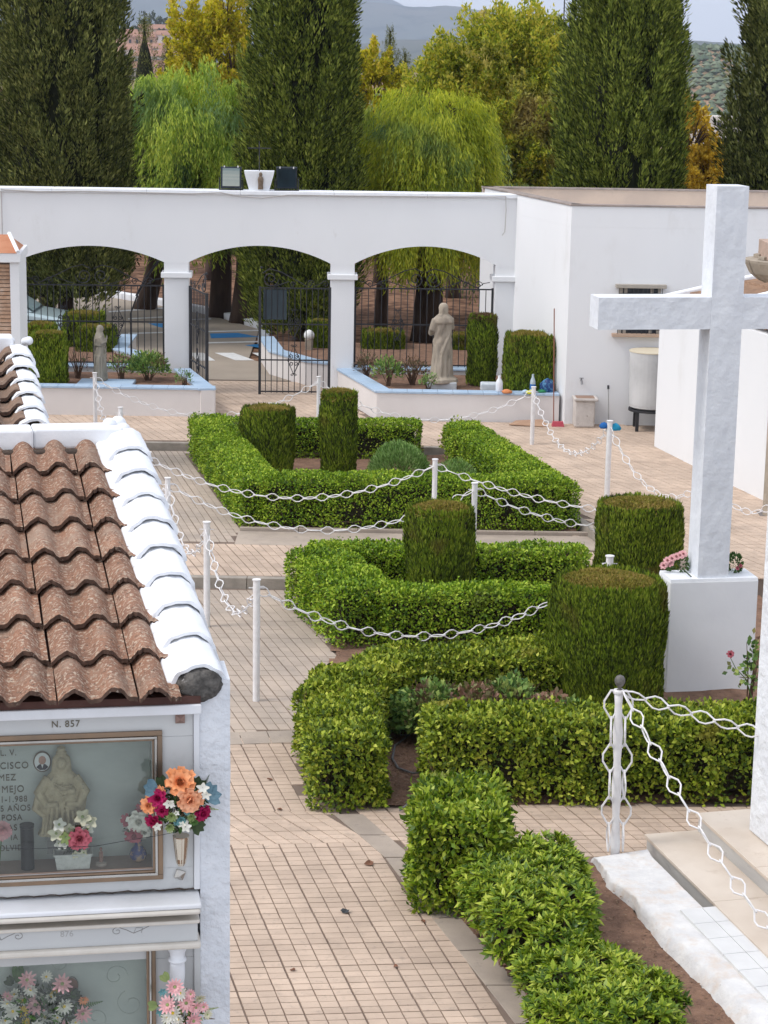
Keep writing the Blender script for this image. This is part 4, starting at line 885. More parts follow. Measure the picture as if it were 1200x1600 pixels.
def flood(label, px, tilt, glass):
    u = apx(px, 280, -.1)[0]; t = thing('floodlight', label, 'floodlight', AF.p(u, -.15, zc), 'floodlights on the arcade')
    Mx = AF.M(u, -.15, zc + .26) @ Matrix.Rotation(tilt, 4, 'X')
    mb = MB().box(-.215, .215, -.02, .10, -.22, .22).box(-.19, .19, .1, .16, -.17, .17, taper=0); mb.xf(Mx); mb.build('housing', mat('floodlight_housing', (.015, .02, .03), (.03, .04, .05), 10, rough=.4), t, bevel=.01)
    MB().box(-.175, .175, -.028, -.021, -.185, .185).xf(Mx).build('glass', glass, t)
    mb = MB(); mb.tube([AF.p(u - .24, -.15, zc), AF.p(u - .24, -.15, zc + .26)], .014, 5); mb.tube([AF.p(u + .24, -.15, zc), AF.p(u + .24, -.15, zc + .26)], .014, 5); mb.tube([AF.p(u - .24, -.15, zc + .01), AF.p(u + .24, -.15, zc + .01)], .014, 5); mb.build('bracket', IRON, t)
    for s in (-1, 1): MB().box(-.012, .012, -.03, 0, .2, .235).xf(Mx @ Matrix.Translation((s * .14, 0, 0))).build('clip', LINEW, t)
flood('floodlight with pale reflecting glass left of the small white block', 361, -.2, mat('reflecting_glass', (.42, .42, .36), (.12, .18, .19), .9, rough=.25, metal=.6, stretch=(.1, .1, 5)))
flood('dark floodlight right of the small white block', 448, .15, mat('dark_glass', (.03, .05, .07), (.02, .03, .04), 3, rough=.15, metal=.3))
CABLE = mat('grey_cable', (.45, .43, .42), rough=.7)
mb = MB(); mb.tube([AF.p(apx(x, 300)[0], .062, zc - .02 - dz) for x, dz in ((2, .02), (60, .05), (130, .03), (220, .04), (300, .05), (345, .02), (375, .09), (410, .12), (450, .05), (560, .05), (700, .04), (770, .03), (790, .02), (791, .3), (790, .75), (786, .82))], .011, 5); tag(mb.build('cable', CABLE), 'thin pale cable drooping along the top of the white arcade', 'cable')
mb = MB(); mb.tube([AF.p(apx(3, 330)[0], .03, z) for z in (4.45, 4.2, 3.7, 3.35)], .01, 5); tag(mb.build('cable', CABLE), 'thin cable hanging down the far left of the arcade wall', 'cable')
mb = MB(); mb.tube([tuple(D(248, 408, 43.2)), tuple(D(232, 430, 43.4)), tuple(D(215, 460, 43.5)), tuple(D(204, 490, 43.6)), tuple(D(205, 560, 43.6))], .018, 5); mb.tube([tuple(D(246, 407, 43.2)), tuple(D(226, 436, 43.4)), tuple(D(212, 462, 43.5))], .012, 5); tag(mb.build('hose', IRON), 'dark bent hose hanging behind the left grille', 'hose')

# ------------------------------------------------------------------ statues
STAT = mat('weathered_stone_statue', (.42, .36, .29), (.30, .255, .205), 3.5, rough=.95, bump=.012, bscale=22, bdet=5, stretch=(1, 1, .35), dirt=[((.16, .14, .115), 7, .56, .72)])
STATG = mat('grey_stone_statue', (.33, .30, .25), (.23, .21, .17), 3.5, rough=.95, bump=.010, bscale=22, stretch=(1, 1, .35), dirt=[((.12, .11, .09), 7, .56, .72)])
def statue(label, x, y, z, H, face, kind, mtl):
    t = thing('statue', label, 'statue', (x, y, z)); mb = MB(); s = H
    def wb(a, j): return 1 + .07 * math.sin(a * 9 + j * .5) + .05 * math.sin(a * 5 - j * .8)
    # robe, hips, chest, shoulders, neck
    pr = [(.165, 0), (.17, .02), (.145, .1), (.135, .25), (.128, .4), (.125, .5), (.115, .56), (.118, .62), (.125, .70), (.132, .76), (.122, .80), (.085, .825), (.045, .845), (.038, .87)]
    if kind == 'praying': pr = [(.15, 0), (.15, .02), (.13, .1), (.12, .25), (.115, .4), (.108, .5), (.098, .6), (.10, .68), (.105, .75), (.10, .80), (.08, .84), (.055, .86)]
    pr = [(a, b) for a, b in pr]; fine = []
    for (a, b), (c_, d_) in zip(pr[:-1], pr[1:]):
        for i in range(3): f = i / 3; fine.append((a + (c_ - a) * f, b + (d_ - b) * f))
    fine.append(pr[-1]); mb.lathe((0, 0, 0), fine, 40, 1, .78, wob=lambda a, j: wb(a, j) if j < len(fine) - 9 else 1)
    hz_ = .925
    if kind == 'praying':
        # veil falling over head and shoulders
        mb.lathe((0, -.005, 0), [(.115, .62), (.118, .72), (.098, .80), (.07, .86), (.064, .92), (.05, .965), (.02, .985), (.001, .99)], 22, 1, .85, wob=lambda a, j: 1 + .04 * math.sin(a * 7))
        mb.ball((0, .018, hz_ - .01), .05, 12, 9, (1, 1.05, 1.3)); mb.ball((0, .07, hz_ - .015), .012, 6, 5)
        for sg in (-1, 1): mb.tube([(sg * .095, 0, .78), (sg * .115, .04, .68), (sg * .055, .10, .69), (0, .115, .755)], [.036, .038, .026, .016], 8)
        mb.tube([(0, .115, .74), (0, .125, .80)], [.02, .01], 6)
    else:
        mb.ball((0, .012, hz_), .052, 14, 10, (1, 1.08, 1.32))
        mb.lathe((0, -.012, .86), [(.05, -.04), (.058, 0), (.06, .05), (.056, .09), (.04, .122), (.01, .135)], 18, 1, 1.0, wob=lambda a, j: 1 + .03 * math.sin(a * 11))
        mb.ball((0, .075, hz_ - .005), .013, 6, 5); mb.lathe((0, .045, hz_ - .075), [(.012, -.03), (.03, 0), (.036, .03)], 8)
        mb.lathe((0, -.01, .74), [(.135, 0), (.137, .03), (.12, .07), (.085, .10), (.06, .115)], 20, 1, .85, wob=lambda a, j: 1 + .05 * math.sin(a * 4 + j))
        mb.tube([(-.115, 0, .79), (-.145, .02, .66), (-.12, .09, .60), (-.03, .135, .63)], [.045, .046, .036, .02], 9)
        mb.tube([(.115, 0, .79), (.15, .03, .67), (.10, .11, .655), (.02, .14, .70)], [.045, .046, .034, .02], 9)
        mb.lathe((0, 0, 0), [(.22, -.02), (.21, .03), (.17, .05), (.13, .055)], 18, 1, .9, wob=lambda a, j: 1 + .06 * math.sin(a * 5))
    # deep drapery folds
    for k in range(13):
        a = 2 * PI * k / 13 + .2; r0, r1 = .135, .12
        mb.tube([(r0 * 1.07 * math.cos(a), r0 * .84 * math.sin(a), .01), (r0 * .96 * math.cos(a + .08), r0 * .76 * math.sin(a + .08), .2), (r1 * .98 * math.cos(a + .16), r1 * .76 * math.sin(a + .16), .45)], [.024, .021, .010], 6)
    for k in range(5):
        mb.tube([(-.12 + .03 * k, .075 - .01 * k * k * .3, .72 - .05 * k), (-.02 + .02 * k, .105, .58 - .05 * k), (.09, .085, .50 - .055 * k)], [.011, .013, .007], 5)
        mb.tube([(.11 - .03 * k, -.075 + .004 * k * k, .76 - .02 * k), (.02 - .02 * k, -.105, .55 - .04 * k), (-.08, -.085, .36 - .055 * k)], [.010, .013, .006], 5)
    Mx = Matrix.Translation((x, y, z)) @ Matrix.Rotation(face, 4, 'Z') @ Matrix.Scale(s, 4)
    mb.xf(Mx); o = mb.build('figure', mtl, t, smooth=True)
    rm = o.modifiers.new('remesh', 'REMESH'); rm.mode = 'VOXEL'; rm.voxel_size = .0085 * s; rm.use_smooth_shade = True
    sm = o.modifiers.new('smooth', 'SMOOTH'); sm.factor = .5; sm.iterations = 1
    return t
g = D(157, 592, 40.75); statue('slim grey stone statue of a veiled praying woman on the left planter', g[0], 40.75, .80, 1.13, -1.45, 'praying', STATG)
g = D(690, 598, 40.95); statue('beige stone statue of a robed bearded figure seen from behind', g[0], 40.95, .88, 1.58, .55, 'robed', STAT)
MB().box(g[0] - .32, g[0] + .3, 40.7, 41.2, .72, .875).build('statue_plinth', mat('pale_concrete_plinth', (.5, .53, .56), (.42, .45, .48), 5), bevel=.02, label='low pale blue block under the robed statue', cat='plinth')
MB().box(-6.15, -5.05, 40.15, 40.95, .55, .80).build('tiled_plinth', BLUECAP, bevel=.01, label='pale blue tiled slab in the left planter below the praying statue', cat='plinth')
g2 = D(765, 600, 40.35); mb = MB().box(2.0 - .12, 2.0 + .26, 40.3, 40.6, .76, .93); mb.build('planter_vase_block', mat('white_flower_block', (.62, .66, .70), (.5, .55, .6), 8), bevel=.03, label='small pale block beside the robed statue', cat='ornament')

# ------------------------------------------------------------------ yard things by the house wall
def onwall(px, py): return HF.px(px, py)
SINKM = mat('stained_sink', (.62, .58, .55), (.50, .46, .43), 4, rough=.9, bump=.008, bscale=15, dirt=[((.25, .2, .17), 9, .62, .7)])
u0_, u1_ = HF.px(896, 660, .25)[0], HF.px(930, 660, .25)[0]
sk = thing('laundry_sink', 'stained stone laundry sink standing against the white wall', 'sink', HF.p((u0_ + u1_) / 2, .25, ZC))
m_ = MB(); zs = HF.px(910, 622, .25)[1]; m_.box(u0_, u1_ - .03, .02, .42, ZC, zs - .03, HF, taper=0); m_.build('pedestal', SINKM, sk, bevel=.03)
MB().box(u0_ - .02, u1_ + .02, .01, .47, zs - .03, zs + .02, HF).build('rim', SINKM, sk, bevel=.012)
MB().box(u0_ + .03, u1_ - .04, .06, .42, zs + .0205, zs + .024, HF).build('basin', mat('brown_basin', (.30, .2, .15)), sk)
mb = MB(); u, z = HF.px(908, 594); mb.tube([HF.p(u, 0, z), HF.p(u, .10, z), HF.p(u, .13, z - .06)], .02, 6); mb.tube([HF.p(u, .06, z), HF.p(u, .06, z + .05)], .012, 5); mb.tube([HF.p(u - .04, .06, z + .05), HF.p(u + .04, .06, z + .05)], .008, 5); tag(mb.build('tap', mat('grey_metal', (.2, .2, .21), metal=.8, rough=.4)), 'small metal tap on the white wall above the sink', 'tap')
TANK = mat('fibre_cement', (.55, .555, .56), (.45, .455, .46), 1.6, rough=.9, bump=.002, bscale=12, dirt=[((.36, .36, .36), 3, .58, .8)])
tx = HF.px(1019, 600, .5)[0]; zb2, zt2 = HF.px(1000, 637, .5)[1], HF.px(1000, 549, .5)[1]; pc = HF.p(tx, .5, 0)
tk = thing('water_tank', 'grey fibre cement water tank on a black stand by the wall', 'water tank', (pc[0], pc[1], ZC))
MB().lathe((pc[0], pc[1], 0), [(.36, zb2), (.42, zb2 + .03), (.43, zb2 + .1), (.455, zt2), (.43, zt2)], 36).build('drum', TANK, tk, smooth=False)
MB().lathe((pc[0], pc[1], 0), [(.42, zt2 + .001), (.465, zt2 + .001), (.465, zt2 + .02), (.42, zt2 + .02)], 36).build('rim', mat('cream_rim', (.62, .55, .42)), tk)
MB().lathe((pc[0], pc[1], 0), [(.415, zt2 + .002), (.41, zt2 + .012), (.01, zt2 + .012)], 30).build('lid', mat('ochre_lid', (.20, .16, .08), (.14, .115, .06), 3), tk)
mb = MB(); mb.lathe((pc[0], pc[1], 0), [(.44, zb2 - .05), (.44, zb2 - .005), (.38, zb2 - .005), (.38, zb2 - .05)], 30); mb.build('ring', IRON, tk)
for k in range(4):
    a = k * PI / 2 + .75 + PI / 2 * 0; MB().box(pc[0] + .4 * math.cos(a) - .03, pc[0] + .4 * math.cos(a) + .03, pc[1] + .4 * math.sin(a) - .03, pc[1] + .4 * math.sin(a) + .03, ZC, zb2 - .05).build('leg', IRON, tk)
mb = MB(); p = D(951, 664, 39.3); q = D(950.5, 602, 39.52); mb.tube([tuple(p), tuple(q)], .012, 5); o = mb.build('pole', mat('grey_stick', (.35, .35, .35))); tag(o, 'thin grey stick with dark grip leaning on the white wall', 'stick')
mb = MB(); mb.tube([tuple(q), tuple(D(950.5, 608, 39.5))], .022, 6); mb.build('grip', IRON, o)
br = thing('broom', 'brown handled broom with pink head leaning at the house corner', 'broom', tuple(G(866, 664, ZC)))
mb = MB(); mb.tube([tuple(G(865, 661, ZC + .05)), tuple(D(866, 482, 39.45))], .011, 6); mb.build('handle', mat('broom_handle', (.26, .11, .08)), br)
e = G(870, 666, ZC); MB().box(e[0] - .10, e[0] + .14, e[1] - .06, e[1] + .1, ZC, ZC + .09, taper=.02).build('head', mat('pink_plastic', (.45, .07, .10), rough=.5), br)
CARD = mat('cardboard', (.42, .27, .18), (.35, .22, .15), 4)
e0, e1 = G(795, 664, ZC), G(856, 666, ZC); MB().add([(e0[0], 39.25, ZC + .03), (e1[0], 39.15, ZC + .02), (e1[0] - .1, 39.50, ZC + .1), (e0[0] + .15, 39.55, ZC + .06), (e0[0], 39.25, ZC + .015), (e1[0], 39.15, ZC + .005), (e1[0] - .1, 39.50, ZC + .085), (e0[0] + .15, 39.55, ZC + .045)], [(0, 1, 2, 3), (7, 6, 5, 4), (0, 4, 5, 1), (1, 5, 6, 2), (2, 6, 7, 3), (3, 7, 4, 0)]).build('cardboard_sheet', CARD, label='flattened brown cardboard lying at the foot of the white planter', cat='cardboard')
MB().lathe((float(G(725, 671, ZC)[0]), float(G(725, 671, ZC)[1]), ZC), [(.33, -.01), (.33, .006), (.30, .008), (.01, .008)], 28).build('manhole_cover', mat('dark_cover', (.20, .165, .14), (.13, .11, .1), 20, bump=.004, bscale=60), label='round dark drain cover in the paving before the right planter', cat='drain cover')
MB().box(5.9, 6.5, 31.4, 31.75, ZC - .001, ZC + .004).build('drain_cover', mat('grey_cover', (.2, .18, .17)), label='grey cover plate in the paving at the right edge', cat='drain cover')
# things on the cap of the right planter
def onc(px, Y=39.85): return float(D(px, 604, Y)[0])
zq = zp + .006
def bottle(label, x, y, r, h, m_, name='bottle', cap=None):
    t = thing(name, label, 'bottle', (x, y, zq)); MB().lathe((x, y, zq), [(r * .9, 0), (r, .02), (r, h * .55), (r * .85, h * .68), (r * .4, h * .86), (r * .38, h * .94)], 14).build('body', m_, t, smooth=True)
    MB().lathe((x, y, zq), [(r * .44, h * .94), (r * .44, h), (r * .3, h + .004)], 10).build('cap', cap or m_, t); return t
bottle('white plastic bottle on the right planter cap', onc(780), 39.85, .07, .31, mat('white_plastic', (.72, .74, .78), rough=.4))
b2 = bottle('clear water bottle with blue label on the planter cap', onc(832), 39.8, .055, .36, mat('clear_plastic', (.42, .50, .55), (.34, .42, .48), 8, rough=.15, spec=.6))
MB().lathe((onc(832), 39.8, zq), [(.0565, .08), (.0565, .17)], 14).build('label_band', mat('blue_label', (.03, .14, .42)), b2)
def cloth(label, x, y, z, r, h, m_, name, cat, seed=0):
    mb = MB(); rr = random.Random(seed); ph = [rr.uniform(0, 6) for _ in range(4)]
    mb.lathe((x, y, z), [(r * .9, 0), (r, h * .25), (r * .9, h * .55), (r * .55, h * .85), (.005, h)], 18, 1, .7, wob=lambda a, j: 1 + .18 * math.sin(3 * a + ph[0] + j) + .12 * math.sin(7 * a + ph[1] - j * 2)); return mb.build(name, m_, smooth=True, label=label, cat=cat)
cloth('orange sponge on the right planter cap', onc(791), 39.68, zq, .10, .08, mat('orange_sponge', (.62, .24, .10)), 'sponge', 'sponge', 1)
cloth('pale blue cloth left of the yellow one on the planter cap', onc(820), 39.72, zq, .07, .07, mat('pale_cloth', (.45, .58, .72)), 'cleaning_cloth', 'cloth', 2)
cloth('bright yellow cloth on the planter cap by the chain post', onc(828), 39.66, zq, .085, .07, mat('yellow_cloth', (.62, .62, .03)), 'cleaning_cloth', 'cloth', 3)
cloth('green cloth behind the chain post on the planter cap', onc(846), 39.85, zq, .08, .06, mat('green_cloth', (.05, .28, .12)), 'cleaning_cloth', 'cloth', 4)
cloth('dark blue patterned bag on the planter cap at the wall', onc(856), 39.95, zq, .14, .27, mat('blue_bag', (.02, .05, .16), (.08, .22, .38), 14, lo=.5, hi=.55, rough=.4), 'bag', 'bag', 5)

# parked car beyond the left grille
CARP = mat('pale_blue_car_paint', (.45, .56, .60), (.43, .54, .58), 1, rough=.25, spec=.5, coat=.5); CGL = mat('car_glass', (.30, .42, .46), (.42, .52, .55), 1.2, rough=.08, spec=.6); RUB = mat('tyre_rubber', (.015, .015, .016), rough=.9); RIM = mat('alloy', (.4, .4, .42), metal=.8, rough=.35)
def car():
    Yc = 48.3; xf = float(D(112, 520, Yc)[0]); L_, Wd = 4.0, 1.7; x0 = xf - L_
    t = thing('parked_car', 'pale blue car parked beyond the left grille with its bonnet to the right', 'car', (xf - 2, Yc + .8, ZC))
    prof = [(0, .35), (.02, .75), (.1, .92), (.5, 1.0), (1.0, 1.0), (3.0, .93), (3.7, .82), (3.95, .68), (4.0, .45), (3.97, .28), (3.4, .22), (.5, .22), (.1, .25)]
    mb = MB(); n = len(prof)
    for (yy, ins, zz) in ((Yc, .06, 0), (Yc + .08, 0, 0), (Yc + Wd - .08, 0, 0), (Yc + Wd, .06, 0)):
        for (a, b) in prof: mb.v.append((x0 + a + (ins if a < 2 else -ins), yy, ZC + b - (.04 if ins and b > .6 else 0)))
    for k in range(3):
        for i in range(n): mb.f.append((k * n + i, k * n + (i + 1) % n, (k + 1) * n + (i + 1) % n, (k + 1) * n + i))
    mb.f += [tuple(range(n))[::-1], tuple(range(3 * n, 4 * n))]; mb.build('body', CARP, t, bevel=.02)
    cab = [(.55, .98), (.85, 1.40), (1.1, 1.45), (2.1, 1.44), (2.35, 1.40), (3.05, .94)]; mb = MB(); n = len(cab)
    for (yy, s) in ((Yc + .1, 0), (Yc + .25, 1), (Yc + Wd - .25, 1), (Yc + Wd - .1, 0)):
        for (a, b) in cab: mb.v.append((x0 + a, yy, ZC + (b if s else (b if b < 1 else b - .05))))
    for k in range(3):
        for i in range(n - 1): mb.f.append((k * n + i, k * n + i + 1, (k + 1) * n + i + 1, (k + 1) * n + i))
    mb.f += [tuple(range(n))[::-1], tuple(range(3 * n, 4 * n))]; mb.build('roof', CARP, t, bevel=.02)
    MB().add([(x0 + 2.38, Yc + .3, ZC + 1.41), (x0 + 3.06, Yc + .2, ZC + .97), (x0 + 3.06, Yc + Wd - .2, ZC + .97), (x0 + 2.38, Yc + Wd - .3, ZC + 1.41)], [(0, 1, 2, 3)]).build('windscreen', CGL, t)
    for k, pts in enumerate([[(.85, 1.02), (1.0, 1.34), (1.5, 1.37), (1.5, 1.02)], [(1.58, 1.02), (1.58, 1.37), (2.2, 1.35), (2.75, 1.0)]]):
        MB().add([(x0 + a, Yc + .095 + (b - 1) * .05, ZC + b) for a, b in pts], [(3, 2, 1, 0)]).build('side_window', CGL, t)
    for a in (.75, 3.2):
        for yy in (Yc + .02, Yc + Wd - .2):
            w_ = MB(); w_.lathe((0, 0, 0), [(.2, 0), (.3, 0), (.32, .03), (.32, .17), (.3, .2), (.2, .2)], 24); w_.xf(Matrix.Translation((x0 + a, yy, ZC + .32)) @ Matrix.Rotation(-PI / 2, 4, 'X')); wo = w_.build('wheel', RUB, t)
            r_ = MB(); r_.lathe((0, 0, -.005), [(.01, 0), (.2, 0), (.2, .19), (.01, .19)], 16); r_.xf(Matrix.Translation((x0 + a, yy, ZC + .32)) @ Matrix.Rotation(-PI / 2, 4, 'X')); r_.build('rim', RIM, wo)
    for yy in (Yc + .12, Yc + Wd - .45): MB().box(x0 + 3.80, x0 + 3.93, yy, yy + .33, ZC + .58, ZC + .73).build('headlight', mat('headlight', (.55, .6, .62), rough=.1), t, bevel=.03)
    MB().box(x0 + 3.93, x0 + 3.985, Yc + .3, Yc + Wd - .3, ZC + .34, ZC + .55).build('radiator_grille', IRON, t)
    MB().box(x0 + 2.5, x0 + 2.62, Yc - .12, Yc + .05, ZC + .98, ZC + 1.1).build('mirror', CARP, t, bevel=.02)
car()
# bollard lamp beyond the gate
e = G(483, 546, .5); lp = thing('bollard_lamp', 'small white globe lamp on a short stone bollard beyond the gate', 'lamp', (e[0], 46.5, .5)); ex = float(D(483, 530, 46.5)[0]); ez = float(D(483, 530, 46.5)[2])
MB().box(ex - .09, ex + .09, 46.4, 46.6, .5, ez).build('bollard', STONE, lp, bevel=.01); MB().lathe((ex, 46.5, ez), [(.09, 0), (.12, .06), (.12, .12), (.08, .19), (.01, .22)], 14).build('globe', mat('white_globe', (.75, .75, .75), rough=.3), lp, smooth=True)

# radio mast far behind the trees
e = D(880, 60, 130); ms_ = thing('radio_mast', 'thin lattice radio mast rising behind the autumn trees', 'mast', (e[0], 130, -3)); mb = MB()
ztop_, zpl = float(D(880, -15, 130)[2]), float(D(880, 33, 130)[2])
for dx_, dy_ in ((-.4, -.4), (.4, -.4), (.4, .4), (-.4, .4)): mb.tube([(e[0] + dx_, 130 + dy_, -4), (e[0] + dx_, 130 + dy_, zpl)], .035, 4)
zz = 0
while zz < zpl - .9: mb.tube([(e[0] - .4, 129.6, zz), (e[0] + .4, 129.6, zz + .8)], .022, 4); mb.tube([(e[0] + .4, 129.6, zz), (e[0] - .4, 129.6, zz + .8)], .022, 4); zz += .8
mb.build('lattice', IRON, ms_); MB().box(e[0] - .75, e[0] + .75, 129.3, 130.7, zpl, zpl + .06).build('platform', IRON, ms_)
mb = MB(); mb.tube([(e[0], 130, zpl), (e[0], 130, ztop_ + 2)], .04, 5); mb.build('antenna', IRON, ms_)
mb = MB()
for a in range(8): mb.tube([(e[0] + .7 * math.cos(a), 130 + .7 * math.sin(a), zpl), (e[0] + .7 * math.cos(a), 130 + .7 * math.sin(a), zpl + .45)], .02, 4)
mb.build('railing', IRON, ms_)
# ------------------------------------------------------------------ near niche block with tiled roof
FF = Fr(-.693, 7.5, .17)
DV = np.array([-math.sin(.252), math.cos(.252), 0.]); RO = FF.o + np.array([.01, 0, 0])
def RP(u, d, z): return RO + FF.u * u + DV * d + np.array([0, 0, z])
block = thing('niche_building', 'white burial niche block with brown double roll tiled roof, front left', 'niche block', FF.p(-1, -.5, 0))
MB().box(-3.4, -.001, -2.3, -.16, 0, 4.66, FF).build('body', WALLW, block)
q = [FF.p(.0, 0, 0), FF.p(.116, 0, 0)]; b0, b1 = RP(.116, 2.45, 0), RP(.0, 2.45, 0)
gp = MB(); ztp = 4.80
gridbox(gp, .0, .116, -.25, .004, 2.2, 4.79, FF, .02, .0035, 4); gp.box(0, .116, -.25, .0, 0, 2.198, FF)
gp.build('pier', STUCCO2, block)
MB().prism([FF.p(.0, -.252, 0)[:2], FF.p(.116, -.252, 0)[:2], tuple(b0[:2]), tuple(b1[:2])], 0, [4.74, 4.74, 5.25, 5.25]).build('gable_wall', WALLW, block)
TILE = mat('roof_tile', (.30, .165, .11), (.215, .12, .085), 7, rough=1, bump=.010, bscale=85, bdet=7, orand=.10, spec=.1, dirt=[((.46, .37, .29), 60, .52, .60), ((.11, .075, .06), 55, .56, .63), ((.30, .22, .17), 4, .5, .7)])
TILED = mat('old_roof_tile', (.24, .155, .11), (.17, .115, .085), 7, rough=1, bump=.006, bscale=60, bdet=6, orand=.08, dirt=[((.36, .31, .25), 40, .57, .66), ((.07, .06, .05), 30, .58, .66)])
TEDGE = mat('dark_shaded_tile_edge', (.13, .08, .06), (.07, .045, .035), 30, rough=1, dirt=[((.36, .31, .26), 40, .60, .68)])  # weathered lip, its dark colour also carrying shade beneath the overlapping tile
def tile_mesh(name, m_, wd=.3, ln=.37, cut=1.):
    mb = MB(); nx, ny = 24, 4; th = .019
    def pz(x):
        x = (x / wd * 2) % 1; c = .42; a = abs(x - c) / .36
        return .046 * math.cos(min(1, a) * PI / 2) ** .85 if a < 1 else 0.
    for lay_ in (0, 1):
        for j in range(ny + 1):
            y = ln * j / ny
            for i in range(nx + 1):
                x = .003 + (wd * cut - .006) * i / nx; jag = (.004 * math.sin(i * 1.7) + .003 * math.sin(i * 4.1)) if j == 0 else 0
                mb.v.append((x, y + jag, pz(x if i < nx else x - .001) - th * lay_ + .036 * (1 - j / ny)))
    W_ = nx + 1; o = (ny + 1) * W_
    for j in range(ny):
        for i in range(nx):
            a = j * W_ + i; mb.f.append((a, a + 1, a + W_ + 1, a + W_)); mb.f.append((o + a + W_, o + a + W_ + 1, o + a + 1, o + a))
    for i in range(nx): mb.f.append((i + 1, i, o + i, o + i + 1))
    for j in range(ny): mb.f.append((j * W_, (j + 1) * W_, o + (j + 1) * W_, o + j * W_)); e = j * W_ + nx; mb.f.append((e + W_, e, o + e, o + e + W_))
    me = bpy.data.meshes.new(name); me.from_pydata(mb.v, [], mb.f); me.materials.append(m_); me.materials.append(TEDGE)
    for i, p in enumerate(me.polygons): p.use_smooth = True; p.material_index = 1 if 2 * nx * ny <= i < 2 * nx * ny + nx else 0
    me.set_sharp_from_angle(angle=.7)
    return me
SL = math.atan2(.50, 2.38)
def lay_tiles(par, me, uoff, d0, z0, rows, cols, gauge, wd, slope, RPf, cut=None):
    for r in range(rows):
        for c in range(cols):
            d = d0 + r * gauge; z = z0 + r * gauge * math.tan(slope); p = RPf(uoff - c * wd, d, z)
            ax = FF.u; ay = DV * math.cos(slope) + np.array([0, 0, math.sin(slope)]); az = np.cross(ax, ay); az /= np.linalg.norm(az)
            M_ = Matrix(((ax[0], ay[0], az[0], p[0]), (ax[1], ay[1], az[1], p[1]), (ax[2], ay[2], az[2], p[2]), (0, 0, 0, 1)))
            inst('roof_tile', me, par, M_ @ Matrix.Translation((random.uniform(-.002, .002), random.uniform(-.006, .006), random.uniform(-.002, .003))) @ Matrix.Rotation(random.gauss(0, .006), 4, 'Z'))
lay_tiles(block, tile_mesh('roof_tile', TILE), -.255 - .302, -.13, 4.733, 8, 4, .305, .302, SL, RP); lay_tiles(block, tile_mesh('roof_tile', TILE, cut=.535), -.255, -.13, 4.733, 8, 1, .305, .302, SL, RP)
UND = mat('dark_maroon_timber', (.11, .055, .045), (.07, .035, .03), 6, rough=.9)
mb = MB(); a, b = RP(-3.3, -.02, 4.73), RP(.0, -.02, 4.73); c, d = RP(.0, 2.4, 5.23), RP(-3.3, 2.4, 5.23); dn = np.array([0, 0, -.02])
mb.add([a, b, c, d, a + dn, b + dn, c + dn, d + dn], [(0, 1, 2, 3), (7, 6, 5, 4), (0, 4, 5, 1), (1, 5, 6, 2), (2, 6, 7, 3), (3, 7, 4, 0)]).build('roof_deck', UND, block)
# whitewashed half-barrel tiles along the verge
def verge(par, P0, P1, n, r, sw=1., ln=None):
    P0, P1 = np.array(P0), np.array(P1); D_ = P1 - P0; Ln = np.linalg.norm(D_); ay = D_ / Ln; ax = np.cross(ay, [0, 0, 1]); ax /= np.linalg.norm(ax); az = np.cross(ax, ay); st_ = Ln / n
    for k in range(n):
        mb = MB(); nn = 18; m_ = 6; rr = random.uniform(.96, 1.05) * r
        for lay_, rd in ((0, 1.0), (1, .84)):
            for j in range(m_ + 1):
                f = j / m_; y = -.03 + (st_ * 1.16) * f + random.uniform(-.0, .0); R_ = rr * rd * (1.04 - .10 * f); zo = .022 * (1 - f)
                for i in range(nn + 1):
                    a = PI * (i / nn); wob = 1 + .02 * math.sin(i * 1.9 + k) + .015 * math.sin(j * 2.3 + i + k * 2)
                    mb.v.append(tuple(P0 + ay * (k * st_ + y + (.006 * math.sin(i * .9 + k) if j == 0 else 0)) + ax * (math.cos(a) * R_ * wob * sw) + az * (math.sin(a) * R_ * wob * .82 + zo - .02)))
        W_ = nn + 1; o = (m_ + 1) * W_
        for j in range(m_):
            for i in range(nn): a = j * W_ + i; mb.f += [(a, a + 1, a + W_ + 1, a + W_), (o + a + W_, o + a + W_ + 1, o + a + 1, o + a)]
        for i in range(nn): mb.f.append((i + 1, i, o + i, o + i + 1))
        ob = mb.build('verge_tile', LIME, par, smooth=True); ob.data.set_sharp_from_angle(angle=.8)
verge(block, RP(-.012, .03, 4.775), RP(.008, 2.42, 5.29), 9, .105)
for k in range(12):
    q0, q1 = RP(-.135, .0 + k * .2, 0), RP(-.135, .2 + k * .2, 0); za, zb_ = 4.735 + (.13 + k * .2) * math.tan(SL), 4.735 + (.33 + k * .2) * math.tan(SL); s_ = FF.u[:2] * random.uniform(.085, .1)
    MB().prism([tuple(q0[:2]), tuple(q0[:2] + s_), tuple(q1[:2] + s_), tuple(q1[:2])], [za - .02] * 2 + [zb_ - .02] * 2, [za + .026, za + .045, zb_ + .048, zb_ + .026]).build('mortar_fillet', LIME, block, bevel=.012)
gm = MB(); e = RP(-.012, .0, 4.745); CEM = mat('dark_cement', (.05, .048, .045), (.15, .14, .13), 30, rough=1, bump=.012, bscale=50, dirt=[((.42, .41, .40), 25, .62, .68)])
n0 = len(gm.v); gm.ball((0, 0, 0), 1, 26, 18); gm.v = [tuple(np.array(v_) * (1 + .13 * float(wav(np.array([v_]) * 1.0, 5, 2)[0]) + .07 * float(wav(np.array([v_]) * 1.0, 14, 4)[0]))) for v_ in gm.v]; M_ = Matrix(((FF.u[0] * .090, DV[0] * .05, 0, e[0]), (FF.u[1] * .090, DV[1] * .05, 0, e[1]), (0, 0, .066, e[2] + .028), (0, 0, 0, 1))); gm.xf(M_, n0); gm.build('mortar_end', CEM, block, smooth=True)
